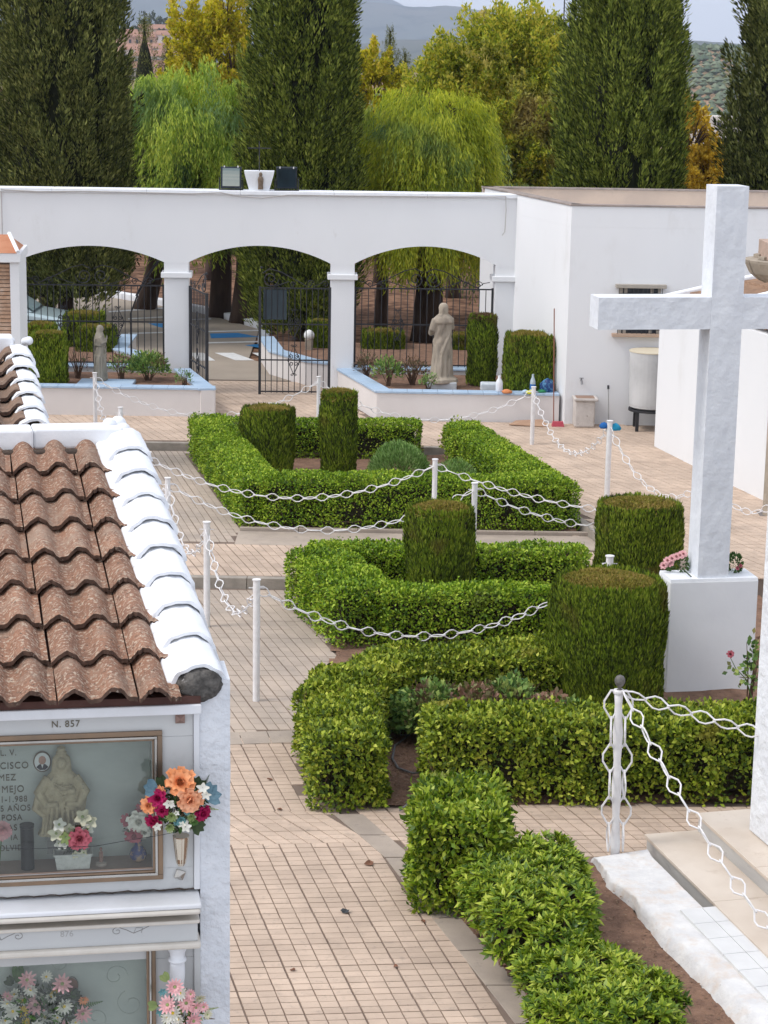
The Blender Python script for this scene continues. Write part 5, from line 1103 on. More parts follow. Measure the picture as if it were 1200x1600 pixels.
gm = MB(); gm.box(-.115, -.08, -.02, .1, 4.685, 4.765, Fr(RO[0], RO[1], .17)).build('mortar_fillet', LIME, block, bevel=.01) if False else None
# ridge band
def slab4(p, q, wd, z0a, z1a, z0b, z1b, name, m_, par, bev=.012):
    p, q = np.array(p[:2]), np.array(q[:2]); s = DV[:2] * wd
    MB().prism([tuple(p), tuple(q), tuple(q + s), tuple(p + s)], [z0a, z0b, z0b, z0a], [z1a, z1b, z1b, z1a]).build(name, m_, par, bevel=bev)
zr = 5.285
slab4(RP(-.43, 2.36, 0), RP(-.0, 2.36, 0), .16, zr - .03, zr + .07, zr - .03, zr + .072, 'ridge_band', LIME, block)
slab4(RP(-1.6, 2.335, 0), RP(-.432, 2.335, 0), .17, zr - .06, zr + .06, zr - .045, zr + .07, 'ridge_band', LIME, block)
lm = MB(); rr = np.random.default_rng(3); e = RP(.0, 2.47, zr + .05)
for k in range(5): lm.ball((e[0] + rr.uniform(-.06, .05), e[1] + rr.uniform(-.05, .06), e[2] + rr.uniform(-.02, .03)), rr.uniform(.025, .042), 10, 7)
lo_ = lm.build('mortar_lump', LIME, block, smooth=True)
MOSS = mat('dark_mortar', (.09, .065, .05), (.05, .04, .035), 20, rough=1, bump=.012, bscale=40, dirt=[((.55, .54, .53), 18, .64, .70)])
slab4(RP(-1.6, 2.27, 0), RP(-.08, 2.27, 0), .08, zr - .10, zr - .028, zr - .10, zr - .022, 'dark_mortar', MOSS, block, .02)

# second block behind with its own roof and verge
e0, e1 = D(52, 655, 10.15), D(27, 540, 11.75); D2 = (e1 - e0)
b2_ = thing('niche_building', 'second burial niche block behind, its darker roof ending in a white verge', 'niche block', (e0[0] - 1, e0[1] + .8, 0))
L2 = np.linalg.norm(D2[:2]); dv2 = np.array([D2[0] / L2, D2[1] / L2, 0]); sl2 = math.atan2(D2[2], L2)
def R2(u, d, z): return np.array([e0[0], e0[1], 0]) + FF.u * u + dv2 * d + np.array([0, 0, z])
def lay2():
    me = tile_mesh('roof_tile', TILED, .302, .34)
    for r in range(7):
        for c in range(3):
            d = -.35 + r * .285; p = R2(-.27 - c * .302, d, e0[2] - .055 + d * math.tan(sl2)); ax = FF.u; ay = dv2 * math.cos(sl2) + np.array([0, 0, math.sin(sl2)]); az = np.cross(ax, ay); az /= np.linalg.norm(az)
            inst('roof_tile', me, b2_, Matrix(((ax[0], ay[0], az[0], p[0]), (ax[1], ay[1], az[1], p[1]), (ax[2], ay[2], az[2], p[2]), (0, 0, 0, 1))))
lay2(); verge(b2_, R2(.0, -.1, e0[2] - .05), R2(0, L2, e1[2] - .04), 6, .085)
mb = MB(); mb.prism([tuple(R2(-2, 0, 0)[:2]), tuple(R2(.05, 0, 0)[:2]), tuple(R2(.05, L2, 0)[:2]), tuple(R2(-2, L2, 0)[:2])], 0, [e0[2] - .09, e0[2] - .09, e1[2] - .09, e1[2] - .09]); mb.build('body', WALLW, b2_)
p, q = R2(-1.5, L2, 0), R2(-.02, L2, 0); slab4(p, q, .16, e1[2] - .05, e1[2] + .05, e1[2] - .05, e1[2] + .05, 'ridge_band', LIME, b2_)
e = R2(.02, L2 + .06, e1[2] + .0); lm = MB(); [lm.ball((e[0] + rr.uniform(-.06, .06), e[1] + rr.uniform(-.05, .06), e[2] + rr.uniform(0, .04)), rr.uniform(.018, .028), 10, 7) for k in range(4)]; lm.build('mortar_lump', LIME, b2_, smooth=True)
p, q = R2(-1.5, L2 - .12, 0), R2(-.1, L2 - .12, 0); slab4(p, q, .11, e1[2] - .12, e1[2] - .05, e1[2] - .12, e1[2] - .05, 'dark_mortar', MOSS, b2_, .02)

# ------------------------------------------------------------------ niche fronts
PANEL = mat('pale_grey_marble', (.56, .565, .56), (.49, .50, .505), 1.5, rough=.3, spec=.45, dirt=[((.43, .44, .44), 5, .55, .75)])
PANW = mat('painted_marble_shelf', (.74, .755, .79), (.66, .67, .69), 5, rough=.45, dirt=[((.35, .31, .28), 30, .70, .74)])
CREAM = mat('cream_moulding', (.66, .62, .56), (.58, .54, .48), 8, rough=.45, spec=.4)
BACK = mat('grey_green_marble', (.47, .50, .46), (.41, .44, .41), 5, rough=.3, stretch=(1, 1, 2), dirt=[((.45, .50, .48), 9, .56, .72)])
GOLD = mat('bronze_frame', (.30, .20, .13), (.20, .15, .11), 3, rough=.35, metal=.75, spec=.5); SILV = mat('aluminium_frame', (.55, .53, .50), (.40, .38, .35), 3, rough=.25, metal=.85)
GLS = glassmat('niche_glass', (.94, .96, .95), .012, .02)
def fp(x, y, w=0.): return FF.px(x, y, w)
ZN0, ZN1 = 3.945, 4.665; gu, gz0, gz1 = fp(238, 1250)[0], fp(238, 1357)[1], fp(238, 1152)[1]; GL = -1.28; NL = -1.46
niche = thing('burial_niche', 'upper burial niche numbered 857 with a glazed bronze frame', 'niche', FF.p(-.7, 0, ZN0))
mb = MB(); mb.box(NL, -.026, -.06, 0, gz1 + .001, ZN1, FF).box(NL, -.026, -.06, 0, ZN0, gz0 - .001, FF).box(gu, -.026, -.06, 0, gz0, gz1, FF).box(NL, GL, -.06, 0, gz0, gz1, FF); mb.build('panel', PANEL, niche)
MB().box(-.0245, -.001, -.1, .014, ZN0 - .002, ZN1, FF).build('edge_strip', PANW, niche, bevel=.004)
MB().box(GL, gu + .02, -.159, -.14, gz0, gz1 + .02, FF).build('back_panel', BACK, niche)
MB().box(gu + .001, gu + .02, -.139, -.061, gz0, gz1, FF).build('side_panel', BACK, niche); MB().box(GL, gu + .02, -.139, -.061, gz1 + .001, gz1 + .02, FF).build('top_panel', BACK, niche)
SHB = mat('brown_stone_shelf', (.36, .27, .22), (.30, .22, .18), 8, rough=.4)
MB().box(GL, gu, -.139, -.001, gz0 - .04, gz0 + .004, FF).build('inner_shelf', SHB, niche)
ou, oz0, oz1 = fp(254, 1250)[0], fp(254, 1372)[1], fp(254, 1140)[1]
def framebars(par, u0, u1, z0, z1, t, w0, w1, m_, name):
    mb = MB()
    for (a, b, c, d) in ((u0, u1, z1 - t, z1), (u0, u1, z0, z0 + t), (u1 - t, u1, z0 + t, z1 - t), (u0, u0 + t, z0 + t, z1 - t)): mb.box(a, b, w0, w1, c, d, FF)
    return mb.build(name, m_, par, bevel=.002)
framebars(niche, GL - .03, ou, oz0, oz1, .020, .001, .014, GOLD, 'outer_frame'); framebars(niche, GL - .01, ou - .0205, oz0 + .0205, oz1 - .0205, .010, .001, .022, SILV, 'middle_frame'); framebars(niche, GL, ou - .031, oz0 + .031, oz1 - .031, .008, .001, .016, GOLD, 'inner_frame')
MB().box(GL, gu + .006, -.006, -.003, gz0 - .004, gz1 + .004, FF).build('glass_pane', GLS, niche)
MB().box(NL, .002, .0, .06, fp(200, 1120, .06)[1], fp(200, 1105, .06)[1], FF).build('head_beam', PANW, niche, bevel=.004)
mb = MB(); mb.box(NL, .0, .0, .05, fp(200, 1104.5, .06)[1], 4.742, FF); mb.build('gutter', UND, block)
BRZ = mat('dark_bronze_letters', (.12, .11, .085), (.17, .15, .11), 40, rough=.5, metal=.4)
def text(par, s, u, z, h, m_, w, name='inscription', align='LEFT', sp=1.0, ext=.003, sx=1.0, off=.0):
    cu = bpy.data.curves.new(name, 'FONT'); cu.body = s; cu.size = h * 1.42; cu.extrude = ext; cu.align_x = align; cu.space_character = sp; cu.offset = off
    ob = bpy.data.objects.new(name, cu); COL.objects.link(ob); bpy.context.view_layer.update(); dg = bpy.context.evaluated_depsgraph_get()
    me = bpy.data.meshes.new_from_object(ob.evaluated_get(dg)); bpy.data.objects.remove(ob)
    p = FF.p(u, w, z); M_ = Matrix(((FF.u[0], 0, FF.n[0], p[0]), (FF.u[1], 0, FF.n[1], p[1]), (0, 1, 0, p[2]), (0, 0, 0, 1))) @ Matrix.Diagonal((sx, 1, 1, 1))
    me.transform(M_); me.materials.clear(); return link(name, me, m_, par)
def serif(par, s, u, z, h, m_, w, align='RIGHT', name='inscription', sx=.9):
    o = text(par, s, u, z, h, m_, w, name=name, align=align, sx=sx, sp=1.12, off=.0); return o
uu, zz = fp(80, 1135); serif(niche, 'N. 857', uu, zz - .004, .026, BRZ, .0, 'LEFT', 'number', .95)
wl_ = -.138
for s, x, y, h in (('L. V.', 26, 1180, .024), ('CISCO', 45, 1200, .027), ('MEZ', 25, 1219, .026), ('MEJO', 38, 1237, .027), ('1-1.988', 43, 1252, .024), ('75 AÑOS', 48, 1266, .024), ('POSA', 35, 1281, .024), ('AS', 27, 1297, .024), ('IA', 28, 1312, .023), ('OLVID', 36, 1328, .023)):
    uu, zz = fp(x, y, wl_); serif(niche, s, uu, zz, h, BRZ, wl_)
# corner studs
for (x, y, rot, m_) in ((281.5, 1123, 0, mat('pink_bronze', (.30, .20, .17), metal=.4, rough=.5)), (281, 1367, .35, SILV)):
    uu, zz = fp(x, y, .01); mb = MB(); mb.add([(-.018, 0, -.018), (.018, 0, -.018), (.018, 0, .018), (-.018, 0, .018), (0, -.012, 0), (-.018, .01, -.018), (.018, .01, -.018), (.018, .01, .018), (-.018, .01, .018)], [(0, 1, 4), (1, 2, 4), (2, 3, 4), (3, 0, 4), (5, 6, 1, 0), (6, 7, 2, 1), (7, 8, 3, 2), (8, 5, 0, 3)]); mb.xf(FF.M(uu, .011, zz) @ Matrix.Rotation(rot, 4, 'Y')); mb.build('corner_stud', m_, niche)
# oval medallion, a plain generic portrait
def oval(par, x, y, w, ru, rz, rim, ground, face=True):
    uu, zz = fp(x, y, w); M_ = FF.M(uu, w, zz) @ Matrix.Rotation(PI / 2, 4, 'X')
    mb = MB(); mb.lathe((0, 0, 0), [(1, 0), (1, .006), (.9, .009), (.88, .006)], 28, ru, rz); mb.xf(M_); o = mb.build('portrait_oval', rim, par)
    mb = MB(); mb.lathe((0, 0, 0.0055), [(.88, 0), (.88, .001), (.01, .001)], 28, ru, rz); mb.xf(M_); mb.build('enamel', ground, o)
    if face:
        mb = MB(); mb.ball((0, rz * .16, .007), 1, 14, 8, (ru * .42, rz * .42, .004)); mb.xf(M_); mb.build('face', mat('enamel_face', (.42, .25, .19)), o)
        mb = MB(); mb.add([(-ru * .68, -rz * .5, .0075), (-ru * .3, -rz * .78, .0075), (ru * .3, -rz * .78, .0075), (ru * .68, -rz * .5, .0075), (ru * .35, -rz * .22, .008), (-ru * .35, -rz * .22, .008)], [(0, 1, 2, 3, 4, 5)]); mb.xf(M_); mb.build('suit', mat('enamel_suit', (.03, .03, .035)), o)
        mb = MB(); mb.add([(-ru * .14, -rz * .22, .0088), (0, -rz * .6, .0088), (ru * .14, -rz * .22, .0088)], [(0, 1, 2)]); mb.xf(M_); mb.build('shirt', mat('enamel_shirt', (.7, .7, .7)), o)
    return o
oval(niche, 66, 1189.5, -.136, .034, .042, GOLD, mat('enamel_white', (.66, .68, .66), rough=.2))
# relief figurine behind the glass
IVO = mat('ivory_plaster', (.50, .43, .29), (.38, .325, .21), 30, rough=.7, bump=.003, bscale=120, dirt=[((.24, .22, .16), 45, .58, .68)])
def figurine():
    uu, zz = fp(98, 1303, -.10); t = thing('madonna_figurine', 'ivory relief figurine of a crowned mother and child behind the glass', 'figurine', FF.p(uu, -.1, zz)); mb = MB()
    mb.lathe((0, 0, 0), [(.085, 0), (.083, .01), (.07, .03), (.062, .075), (.078, .09), (.085, .12), (.082, .15), (.066, .19), (.05, .215), (.034, .232), (.016, .24), (.02, .25)], 30, 1, .42, wob=lambda a, j: 1 + .05 * math.sin(9 * a + j))
    mb.lathe((0, .004, 0), [(.036, .21), (.034, .25), (.030, .278), (.018, .292), (.004, .297)], 18, 1, .7)
    mb.ball((0, -.014, .262), .018, 12, 8, (1, 1, 1.25)); mb.lathe((0, 0, .29), [(.014, 0), (.02, .008), (.013, .016), (.016, .024), (.004, .032)], 10)
    mb.ball((.032, -.030, .168), .016, 10, 8); mb.lathe((.03, -.024, .10), [(.022, 0), (.026, .02), (.017, .055)], 12, 1, .8)
    for s in (-1, 1): mb.tube([(s * .045, -.005, .21), (s * .078, -.018, .16), (s * .055, -.035, .12), (s * .012, -.042, .125)], [.018, .02, .015, .009], 7)
    mb.tube([(-.075, -.01, .17), (-.09, -.012, .10), (-.06, -.02, .075)], [.012, .016, .01], 6)
    for k in range(9): a = -1.2 + .3 * k; mb.tube([(math.sin(a) * .03, -.028 * math.cos(a), .19), (math.sin(a) * .062, -.036 * math.cos(a) - .003, .1), (math.sin(a) * .075, -.036 * math.cos(a), .01)], [.004, .007, .006], 5)
    for k in range(6): mb.tube([(-.03 + .004 * k, -.03, .20 - .013 * k), (.0, -.040, .185 - .017 * k), (.035, -.032, .19 - .017 * k)], .0038, 4)
    mb.xf(FF.M(uu, -.1, zz) @ Matrix.Scale(1.12, 4)); o = mb.build('figure', IVO, t, smooth=True)
    rm = o.modifiers.new('remesh', 'REMESH'); rm.mode = 'VOXEL'; rm.voxel_size = .0024; rm.use_smooth_shade = True; s_ = o.modifiers.new('smooth', 'SMOOTH'); s_.factor = .5; s_.iterations = 2
    MB().box(uu - .06, uu + .06, -.135, -.075, zz - .07, zz - .001, FF).build('foot_block', mat('grey_block', (.20, .20, .19), rough=.5), t)
figurine()
uu, zz = fp(43.5, 1362, -.05); p = FF.p(uu, -.05, gz0 + .005)
cy_ = thing('votive_cylinder', 'black cylindrical votive lamp standing behind the glass', 'votive lamp', p); m_ = MB(); hh = fp(43, 1290, -.05)[1] - gz0; m_.lathe(p, [(.026, 0), (.026, hh - .012), (.028, hh - .01), (.028, hh), (.02, hh)], 22); m_.build('body', mat('black_plastic', (.012, .013, .014), rough=.35), cy_)

# ------------------------------------------------------------------ flowers
def petal_mat(name, a, b): return mat(name, a, b, 30, rough=.6, orand=.08, spec=.2)
ORG, ORG2 = petal_mat('orange_petal', (.78, .27, .10), (.85, .40, .20)), petal_mat('peach_petal', (.85, .45, .28), (.80, .33, .16))
MAG, PNK, DPK, WHT, YEL = petal_mat('magenta_petal', (.42, .01, .10), (.30, .01, .06)), petal_mat('pink_petal', (.72, .36, .38), (.78, .48, .48)), petal_mat('dusky_pink_petal', (.50, .14, .17), (.42, .10, .13)), petal_mat('white_petal', (.76, .75, .68), (.70, .68, .58)), petal_mat('yellow_petal', (.75, .55, .05), (.70, .45, .04))
CRM, TEAL, BLU = petal_mat('cream_petal', (.62, .60, .45), (.56, .52, .36)), petal_mat('teal_leaf', (.12, .28, .30), (.18, .36, .36)), petal_mat('blue_grey_leaf', (.10, .18, .23), (.15, .25, .30))
GRN, DGR, LGR, BRN = petal_mat('green_leaf', (.06, .13, .03), (.09, .17, .045)), petal_mat('dark_leaf', (.03, .05, .025), (.05, .075, .03)), petal_mat('light_green_leaf', (.30, .36, .14), (.24, .32, .12)), petal_mat('brown_leaf', (.10, .06, .035), (.15, .10, .05))
def orient(c, n):
    return Matrix.Translation(c) @ Vector(n).normalized().to_track_quat('Z', 'Y').to_matrix().to_4x4()
def petal(mb, L_, W_, cup, lift, a, r0=0., seg=3, tip=.5, curl=0.):
    """one petal in the local flower frame, growing outwards at angle a"""
    b = len(mb.v); ca, sa = math.cos(a), math.sin(a)
    for i in range(seg + 1):
        f = i / seg; wd = W_ * math.sin(PI * min(1, (.18 + f * (.82 - .0)) * (1 - tip * .35 * f))) ** .8 * .5 if f < 1 else W_ * .5 * (1 - tip) * .6
        r = r0 + L_ * f * math.cos(lift * (1 - curl * f)); z = L_ * f * math.sin(lift * (1 - curl * f))
        for s in (-1, 0, 1):
            x, y, zz_ = r, s * wd, z + abs(s) * cup * W_
            mb.v.append((x * ca - y * sa, x * sa + y * ca, zz_))
    for i in range(seg):
        for j in range(2): q = b + i * 3 + j; mb.f.append((q, q + 1, q + 4, q + 3))
def rose(par, c, n, r, m1, m2=None, name='rose'):
    mb = MB(); rs = random.random() * 6
    for ring, (cnt, L_, lift, W_) in enumerate(((3, .34, 1.62, .42), (4, .50, 1.45, .6), (5, .68, 1.2, .75), (6, .86, .92, .85), (6, 1.02, .6, .95), (7, 1.12, .25, .95))):
        for k in range(cnt): petal(mb, L_ * r * random.uniform(.9, 1.08), W_ * r, .16, lift, rs + ring * .5 + k * 2 * PI / cnt, r * (.015 + .035 * ring), 4, 0, .55 if ring > 2 else -.12)
    mb.xf(orient(c, n)); return mb.build(name, m1, par, smooth=True)
def daisy(par, c, n, r, m1, cm=None, cnt=13, name='daisy', lift=.25, W_=.36):
    mb = MB(); rs = random.random() * 6
    for k in range(cnt): petal(mb, r * random.uniform(.88, 1.08), W_ * r, .05, lift + random.uniform(-.15, .15), rs + k * 2 * PI / cnt, r * .08, 2, .4)
    if cnt > 9:
        for k in range(cnt - 3): petal(mb, r * .62, W_ * r * .8, .05, lift + .4, rs + .2 + k * 2 * PI / (cnt - 3), r * .06, 2, .4)
    M_ = orient(c, n); mb.xf(M_); o = mb.build(name, m1, par)
    if cm: mc = MB(); mc.ball((0, 0, r * .1), r * .2, 8, 5, (1, 1, .6)); mc.xf(M_); mc.build('centre', cm, o)
    return o
def sprig(par, c, dirs, L_, W_, m_, name='leaf'):
    mb = MB()
    for d_ in dirs:
        M_ = orient(c, FF.n * .7 + np.array([0, 0, .3])) ; b = len(mb.v); petal(mb, L_, W_, .12, .35, d_, 0, 4, .8); mb.xf(M_, b)
    return mb.build(name, m_, par)
def fern(par, c, ang, L_, m_):
    mb = MB(); n = 9
    for i in range(n):
        for s in (-1, 1): b = len(mb.v); petal(mb, L_ * .22 * (1.1 - i / n), L_ * .07, .02, .1, s * 1.0, 0, 2, .7); mb.xf(Matrix.Translation((L_ * i / n, 0, 0)), b)
    mb.tube([(0, 0, 0), (L_, 0, .0)], .0012, 4); mb.xf(orient(c, FF.n) @ Matrix.Rotation(ang, 4, 'Z')); return mb.build('fern_leaf', m_, par)
def at(x, y, w): u, z = fp(x, y, w); return FF.p(u, w, z)
NV = FF.n
def filler(par, x, y, w, rx, rz, n, mats, size, name='greenery'):
    uu, zz = fp(x, y, w)
    for k, m_ in enumerate(mats):
        d = unit(n // len(mats)); rr = rng.random(len(d))[:, None] ** .4; P = np.array(FF.p(uu, w, zz)) + (d[:, :1] * FF.u * rx + d[:, 1:2] * FF.n * rx * .45 + d[:, 2:3] * np.array([0, 0, rz])) * rr
        leaves_mesh(name, P, unit(len(d)) + d + FF.n * .3, unit(len(d)), size, size * .42, m_, par, kind='stuff')
# hanging bouquet in a chrome cone vase
bq = thing('rose_bouquet', 'bouquet of orange and magenta fabric roses beside the upper niche', 'bouquet', at(283, 1300, .07))
filler(bq, 283, 1258, .075, .105, .10, 620, [DGR, BRN, GRN], .028)
for (x, y, r, w, m_, dn) in ((281, 1222, 25, .13, ORG, (.0, 0, .55)), (296, 1249, 22, .16, ORG2, (.15, 0, -.05)), (233, 1258, 15, .10, ORG, (-.5, 0, .1)), (247, 1247, 16, .12, MAG, (-.35, 0, .25)), (253, 1266, 11, .13, MAG, (-.2, 0, -.1)), (240, 1282, 15, .10, MAG, (-.5, 0, -.4)), (316, 1270, 15, .12, MAG, (.5, 0, -.3)), (250, 1236, 9, .11, ORG, (-.2, 0, .4))):
    rose(bq, at(x, y, w), NV + np.array(dn), r / 430 * .80, m_)
for (x, y, r) in ((263, 1255, 9), (268, 1257, 6), (245, 1291, 8), (290, 1292, 9), (317, 1231, 10), (322, 1242, 8), (285, 1288, 6), (276, 1270, 5)): daisy(bq, at(x, y, .165), NV + np.array([random.uniform(-.4, .4), 0, random.uniform(-.3, .4)]), r / 430 * 1.05, WHT, None, 5, 'small_white_flower', .3, .7)
for (x, y, r, m_) in ((268, 1275, 11, LGR), (299, 1276, 9, LGR), (265, 1292, 10, LGR), (283, 1281, 9, TEAL), (276, 1284, 7, TEAL), (292, 1268, 7, TEAL), (303, 1283, 8, GRN)): daisy(bq, at(x, y, .155), NV, r / 430, m_, None, 15, 'succulent', .7, .28)
sprig(bq, at(243, 1233, .11), (2.2, 2.9, 3.6), .05, .032, BLU, 'blue_leaf'); sprig(bq, at(322, 1245, .11), (.1, -.5, .8, 1.3), .062, .032, BLU, 'blue_leaf'); sprig(bq, at(306, 1232, .1), (.6, 1.3, 1.9), .05, .026, DGR); sprig(bq, at(302, 1288, .10), (-.6, -1.2, -.1), .05, .025, DGR); sprig(bq, at(255, 1230, .10), (1.6, 2.2), .05, .024, DGR)
fern(bq, at(318, 1228, .10), 1.1, .05, DGR); fern(bq, at(320, 1262, .10), -.2, .055, LGR)
CHR = mat('chrome_vase', (.62, .55, .45), rough=.12, metal=.95)
vs = thing('cone_vase', 'fluted metal cone vase fixed beside the upper niche', 'vase', at(283, 1352, .05))
c_ = FF.p(*[fp(283, 1352, .05)[0], .05, fp(283, 1352, .05)[1]]); MB().lathe(c_, [(.004, -.002), (.012, 0), (.018, .012), (.021, .03), (.030, .118), (.031, .122), (.027, .121)], 30, wob=lambda a, j: 1 + .07 * abs(math.cos(a * 6))).build('cone', CHR, vs)
MB().box(fp(283, 1340, .02)[0] - .006, fp(283, 1340, .02)[0] + .006, .0, .03, c_[2] + .05, c_[2] + .065, FF).build('bracket', SILV, vs)
# inside: white basket with flowers
wv = -.045
bk_ = thing('flower_basket', 'white ceramic basket of cream and pink flowers behind the glass', 'flower basket', at(114, 1360, wv)); uu = fp(114, 1340, wv)[0]; zb = gz0 + .005; zt = fp(114, 1330, wv)[1]
mb = MB(); q = []
for z, a, b in ((zb, .062, .028), (zt - .008, .070, .034), (zt - .006, .075, .037), (zt, .075, .037), (zt, .067, .030), (zt - .01, .065, .028)): q += [FF.p(uu - a, wv + b, z), FF.p(uu + a, wv + b, z), FF.p(uu + a, wv - b, z), FF.p(uu - a, wv - b, z)]
mb.add(q, [(3, 2, 1, 0), (20, 21, 22, 23)] + [(l * 4 + k, l * 4 + (k + 1) % 4, l * 4 + 4 + (k + 1) % 4, l * 4 + 4 + k) for l in range(5) for k in range(4)]); mb.build('basket', mat('white_ceramic', (.62, .62, .58), (.52, .52, .48), 60, rough=.3, bump=.004, bscale=70), bk_)
filler(bk_, 114, 1312, wv, .065, .05, 160, [GRN, DGR], .024)
for (x, y, r, a) in ((88, 1302, 13, .3), (92, 1288, 12, 1.5), (129, 1276, 15, 1), (141, 1282, 13, .4), (137, 1294, 12, 2), (100, 1316, 11, 4), (108, 1295, 11, 2), (92, 1318, 9, 3), (118, 1335, 7, 5), (131, 1332, 7, 5)):
    daisy(bk_, at(x, y, wv + .03), NV + np.array([random.uniform(-.3, .3), 0, random.uniform(-.1, .4)]), r / 430, CRM if (x + y) % 3 else WHT, LGR, 5, 'cream_orchid', .45, .8)
rose(bk_, at(124, 1309, wv + .045), NV, .036, DPK); rose(bk_, at(118, 1317, wv + .045), NV + np.array([-.3, 0, 0]), .022, DPK); daisy(bk_, at(103, 1308, wv + .04), NV, .03, LGR, None, 6, 'green_flower', .6, .6)
fg = thing('tiny_saint', 'tiny brown and red figurine beside the flower basket', 'figurine', at(158, 1350, -.05)); p = at(158, 1352, -.05); p = (p[0], p[1], gz0 + .005)
MB().lathe(p, [(.022, 0), (.022, .01), (.012, .014)], 14).build('foot', mat('clear_foot', (.45, .38, .33), rough=.2), fg); MB().lathe(p, [(.008, .014), (.009, .04), (.007, .055), (.003, .058), (.006, .064), (.004, .071), (.001, .073)], 10, 1, .8).build('body', mat('tiny_saint_paint', (.22, .09, .07), (.35, .25, .2), 90), fg)
vv = thing('round_vase', 'small round blue and gold vase behind the glass', 'vase', at(215, 1347, -.07)); p = at(216, 1347, -.07); p = (p[0], p[1], gz0 + .005)
MB().lathe(p, [(.014, 0), (.030, .012), (.035, .03), (.028, .05), (.014, .066), (.012, .08), (.018, .086), (.012, .085)], 22).build('body', mat('glazed_blue', (.03, .045, .16), (.35, .24, .15), 26, lo=.48, hi=.56, rough=.15), vv, smooth=True)
vf = thing('small_bouquet', 'small white and dusky pink bouquet in the round vase', 'bouquet', at(213, 1300, -.07))
filler(vf, 214, 1292, -.07, .045, .045, 120, [GRN, PNK], .02)
rose(vf, at(216, 1283, -.03), NV, .036, WHT); rose(vf, at(209, 1305, -.035), NV + np.array([0, 0, -.3]), .028, DPK); rose(vf, at(199, 1281, -.04), NV + np.array([-.5, 0, .0]), .022, DPK); rose(vf, at(222, 1264, -.045), NV + np.array([0, 0, .5]), .022, DPK); rose(vf, at(226, 1300, -.045), NV, .02, WHT)
cf = thing('pink_carnation', 'pink carnation at the left edge behind the glass', 'flower', at(4, 1295, -.05)); daisy(cf, at(3, 1296, -.05), NV, .042, PNK, None, 22, 'bloom', .5, .45); daisy(cf, at(3, 1296, -.04), NV, .028, PNK, None, 14, 'bloom', 1.0, .5); mb = MB(); mb.tube([at(3, 1300, -.06), at(-2, 1362, -.06)], .003, 4); mb.build('stem', GRN, cf)
mb = MB(); mb.tube([at(x, y, .03) for x, y in ((0, 1325), (60, 1326), (100, 1324), (150, 1322), (200, 1313), (245, 1306), (275, 1300))], .0012, 4); tag(mb.build('wire', IRON), 'thin black wire strung across the upper niche glass', 'wire')

# shelf and mouldings between the niches
def zpx(y, w, x=300): return fp(x, y, w)[1]
ur = fp(315, 1418, .13)[0]
MB().box(NL, ur, -.02, .13, zpx(1421, .13), zpx(1413.5, .13), FF).build('shelf', PANW, block, bevel=.006)
MB().box(NL, ur - .004, -.02, .135, zpx(1421, .13) - .022, zpx(1421, .13) - .001, FF).build('shelf_edge', CREAM, block, bevel=.008)
zf1, zf0 = zpx(1437, .085), zpx(1470, .085)
MB().box(NL, ur - .004, -.02, .10, zf1 - .012, zf1 + .004, FF).build('moulding', CREAM, block, bevel=.005)
fz = MB().box(NL, ur - .012, -.02, .085, zf0, zf1 - .013, FF).build('frieze', PANEL, block)
MB().box(NL, ur, -.02, .105, zf0 - .028, zf0 - .001, FF).build('moulding', CREAM, block, bevel=.009)
GRV = mat('engraved_line', (.20, .19, .18))
uu, zz = fp(94, 1464, .085); text(block, '876', uu, zz, .024, mat('faint_engraving', (.36, .355, .35)), .0845, 'engraved_number', ext=.001)
def scroll(x, y, s):
    uu, zz = fp(x, y, .085); mb = MB()
    P = [(uu + (.022 * (1 - i / 20 * .8)) * math.cos(2.6 * i / 20 * PI + PI * .2) * s, .0858, zz + .018 * (1 - i / 20 * .8) * math.sin(2.6 * i / 20 * PI + PI * .2)) for i in range(21)][::-1]
    e = P[-1]; P += [(e[0] + s * .02, .0858, e[2] - .008), (e[0] + s * .045, .0858, e[2] - .022), (e[0] + s * .075, .0858, e[2] - .010), (e[0] + s * .105, .0858, e[2] + .004)]
    mb.tube(P, .0011, 4, fr=FF); e = P[22]; mb.tube([(e[0], .0858, e[2]), (e[0] + s * .01, .0858, e[2] + .022), (e[0] + s * .035, .0858, e[2] + .02), (e[0] + s * .03, .0858, e[2])], .001, 4, fr=FF)
    mb.build('engraved_scroll', GRV, block)
scroll(183, 1455, 1); scroll(28, 1463, -1)
# lower niche
gu2, gzt = fp(229, 1500)[0], fp(229, 1495)[1] - .01; ou2, ozt = fp(243, 1500)[0], zf0 - .029
n2 = thing('burial_niche', 'lower burial niche with daisies and a twisted marble column', 'niche', FF.p(-.7, 0, 3.0))
mb = MB(); mb.box(gu2, -.026, -.06, 0, 3.0, gzt, FF).box(NL, -.026, -.06, 0, gzt + .001, zf0 + .01, FF).box(NL, -.026, -.06, 0, 2.9, 2.999, FF); mb.build('panel', PANEL, n2)
MB().box(-.025, -.001, -.1, .012, 2.9, zf0 - .03, FF).build('edge_strip', PANEL, n2)
BACK2 = mat('carved_grey_marble', (.50, .53, .48), (.43, .46, .43), 5, rough=.35, bump=.004, bscale=9, bdet=2)
MB().box(GL, gu2 + .02, -.12, -.1, 2.95, gzt + .02, FF).build('back_panel', BACK2, n2)
for (x, y, r, a0) in ((180, 1525, .05, 0), (205, 1568, .06, 2), (95, 1505, .045, 1), (20, 1530, .05, 3), (150, 1590, .05, 4)):
    uu, zz = fp(x, y, -.1); mb = MB(); mb.tube([(uu + r * (1 - i / 18 * .75) * math.cos(a0 + i / 18 * 7), -.099, zz + r * (1 - i / 18 * .75) * math.sin(a0 + i / 18 * 7)) for i in range(19)], .0022, 5, fr=FF); mb.build('carved_scroll', BACK2, n2)
